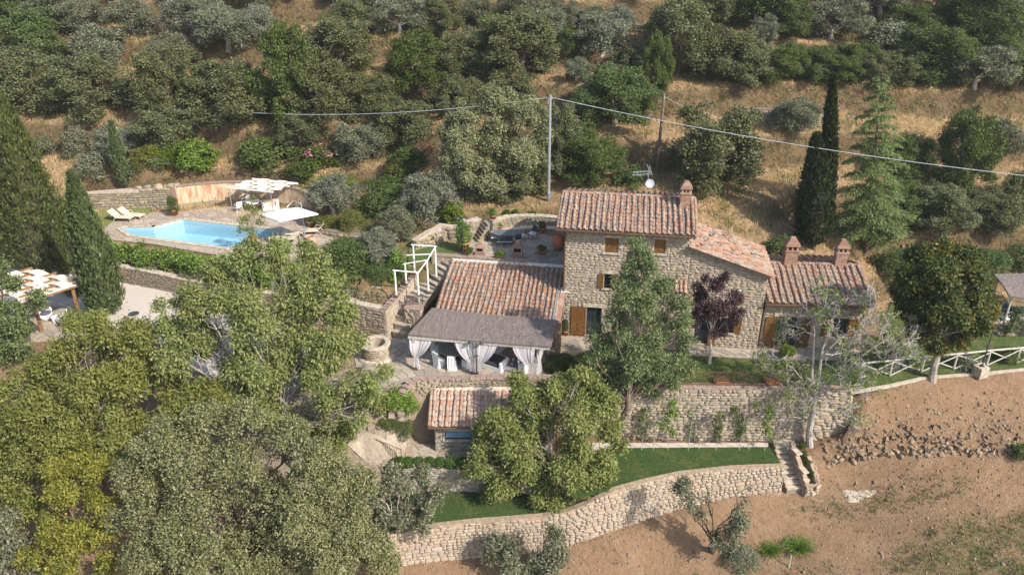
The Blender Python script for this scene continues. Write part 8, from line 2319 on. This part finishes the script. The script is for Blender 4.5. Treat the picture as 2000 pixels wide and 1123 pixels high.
blades('dry_grass', 'long dry straw coloured grass on the hillside terraces', np.c_[X, Y, zts(X, Y)], 'dry_grass', .24, .024, 4, 91, .22, bendy=.9)
X = rng.uniform(-46, 48, 16000); Y = rng.uniform(46, 88, 16000); d = Y - np.interp(X, _fx, _fy)
keep = (d > -6) & (np.abs(X) < (Y * .66 + 2)) & ((np.sin(X * .5) * np.sin(Y * .6 + 1) > .25) | (slope(X, Y) > .75))
X, Y = X[keep], Y[keep]
for p_ in (poly_dining, poly_patio, poly_pool):
    k_ = ~inside(p_, X, Y); X, Y = X[k_], Y[k_]
blades('weeds', 'green weeds and brambles scattered on the slope', np.c_[X, Y, zts(X, Y) + .0], 'weed', .3, .03, 5, 92, .22)
X = rng.uniform(-44, 46, 2600); Y = rng.uniform(50, 84, 2600); d = Y - np.interp(X, _fx, _fy)
k = (d > 1) & (np.abs(X) < Y * .66) & ((slope(X, Y) > .8) | (rng.random(2600) < .06)) & (np.sin(X * .21 + Y * .3) > -.45); X, Y = X[k], Y[k]
lb = np.c_[X, Y, zts(X, Y) + .15, rng.uniform(.25, .7, len(X))]
for nm, mt, fr_, lab in (('scrub', 'weed', 0, 'tangled low brambles on the terrace risers'), ('scrub', 'leaf_olive', 1, 'grey low scrub on the terrace risers'), ('scrub', 'leaf_brown', 2, 'browned dry bracken on the terrace risers')):
    l2 = lb[np.arange(len(lb)) % 3 == fr_]
    if len(l2): o = link_mesh(nm, crown_mesh(nm, mt, leaf_cloud(rng, l2, len(l2) * (9 if fr_ < 2 else 4), 5, .16, .04, .10, shell=.4, flat=.7))); tag(o, lab, None, None, 'stuff')
def lawn_blades(poly, z, n, mat, h, seed, label):
    rng = np.random.default_rng(seed); xs = [p[0] for p in poly]; ys = [p[1] for p in poly]
    X = rng.uniform(min(xs), max(xs), n); Y = rng.uniform(min(ys), max(ys), n); k = inside(poly, X, Y) | (seg_dist(poly, X, Y) < .12); X, Y = X[k], Y[k]
    blades('grass', label, np.c_[X, Y, np.full(len(X), z)], mat, h, .012, 3, seed, .03)
lawn_blades(lawn_house, .012, 26000, 'green_grass', .07, 93, 'short mown grass of the long house lawn')
lawn_blades(lawn_low, ZL + .012, 12000, 'green_grass', .05, 94, 'short dense turf of the lower strip')
lawn_blades(lawn_ll, ZLL + .012, 8000, 'green_grass', .05, 95, 'short turf of the shaded patch')
X = rng.uniform(-2, 34, 9000); Y = rng.uniform(26, 38, 9000)
gz = np.array([.15] * 9000)
dd1 = np.hypot((X - 25.5) / 6, (Y - 30.3) / 2.0) < 1; dd2 = (Y < 31.2 - .06 * np.abs(X - 13)) & (X > 9) & (rng.random(9000) < .5) & (np.sin(X * 1.3) > -.5)
dd3 = np.hypot((X - 20) / 5, (Y - 34.0) / .8) < 1
k = (dd1 & (rng.random(9000) < .75)) | dd2 | (dd3 & (rng.random(9000) < .7)); X, Y = X[k], Y[k]
blades('weeds', 'patches of green weeds on the bare earth in the foreground', np.c_[X, Y, zts(X, Y)], 'weed', .2, .022, 6, 96, .16)

g = G('thin_haze'); pv = g.n('VolumePrincipled', Color=(.80, .86, .95), Density=.00032, Anisotropy=.2); g.nt.links.new(pv.outputs[0], g.out.inputs[1])
tag(MB().box((0, 66, 17), (238, 220, 116)).build('haze', g.m), 'thin summer haze over the whole valley side', None, None, 'stuff')
print('TRIS', sum(len(p.vertices) - 2 for m in {o.data for o in bpy.data.objects if o.type == 'MESH'} for p in m.polygons))
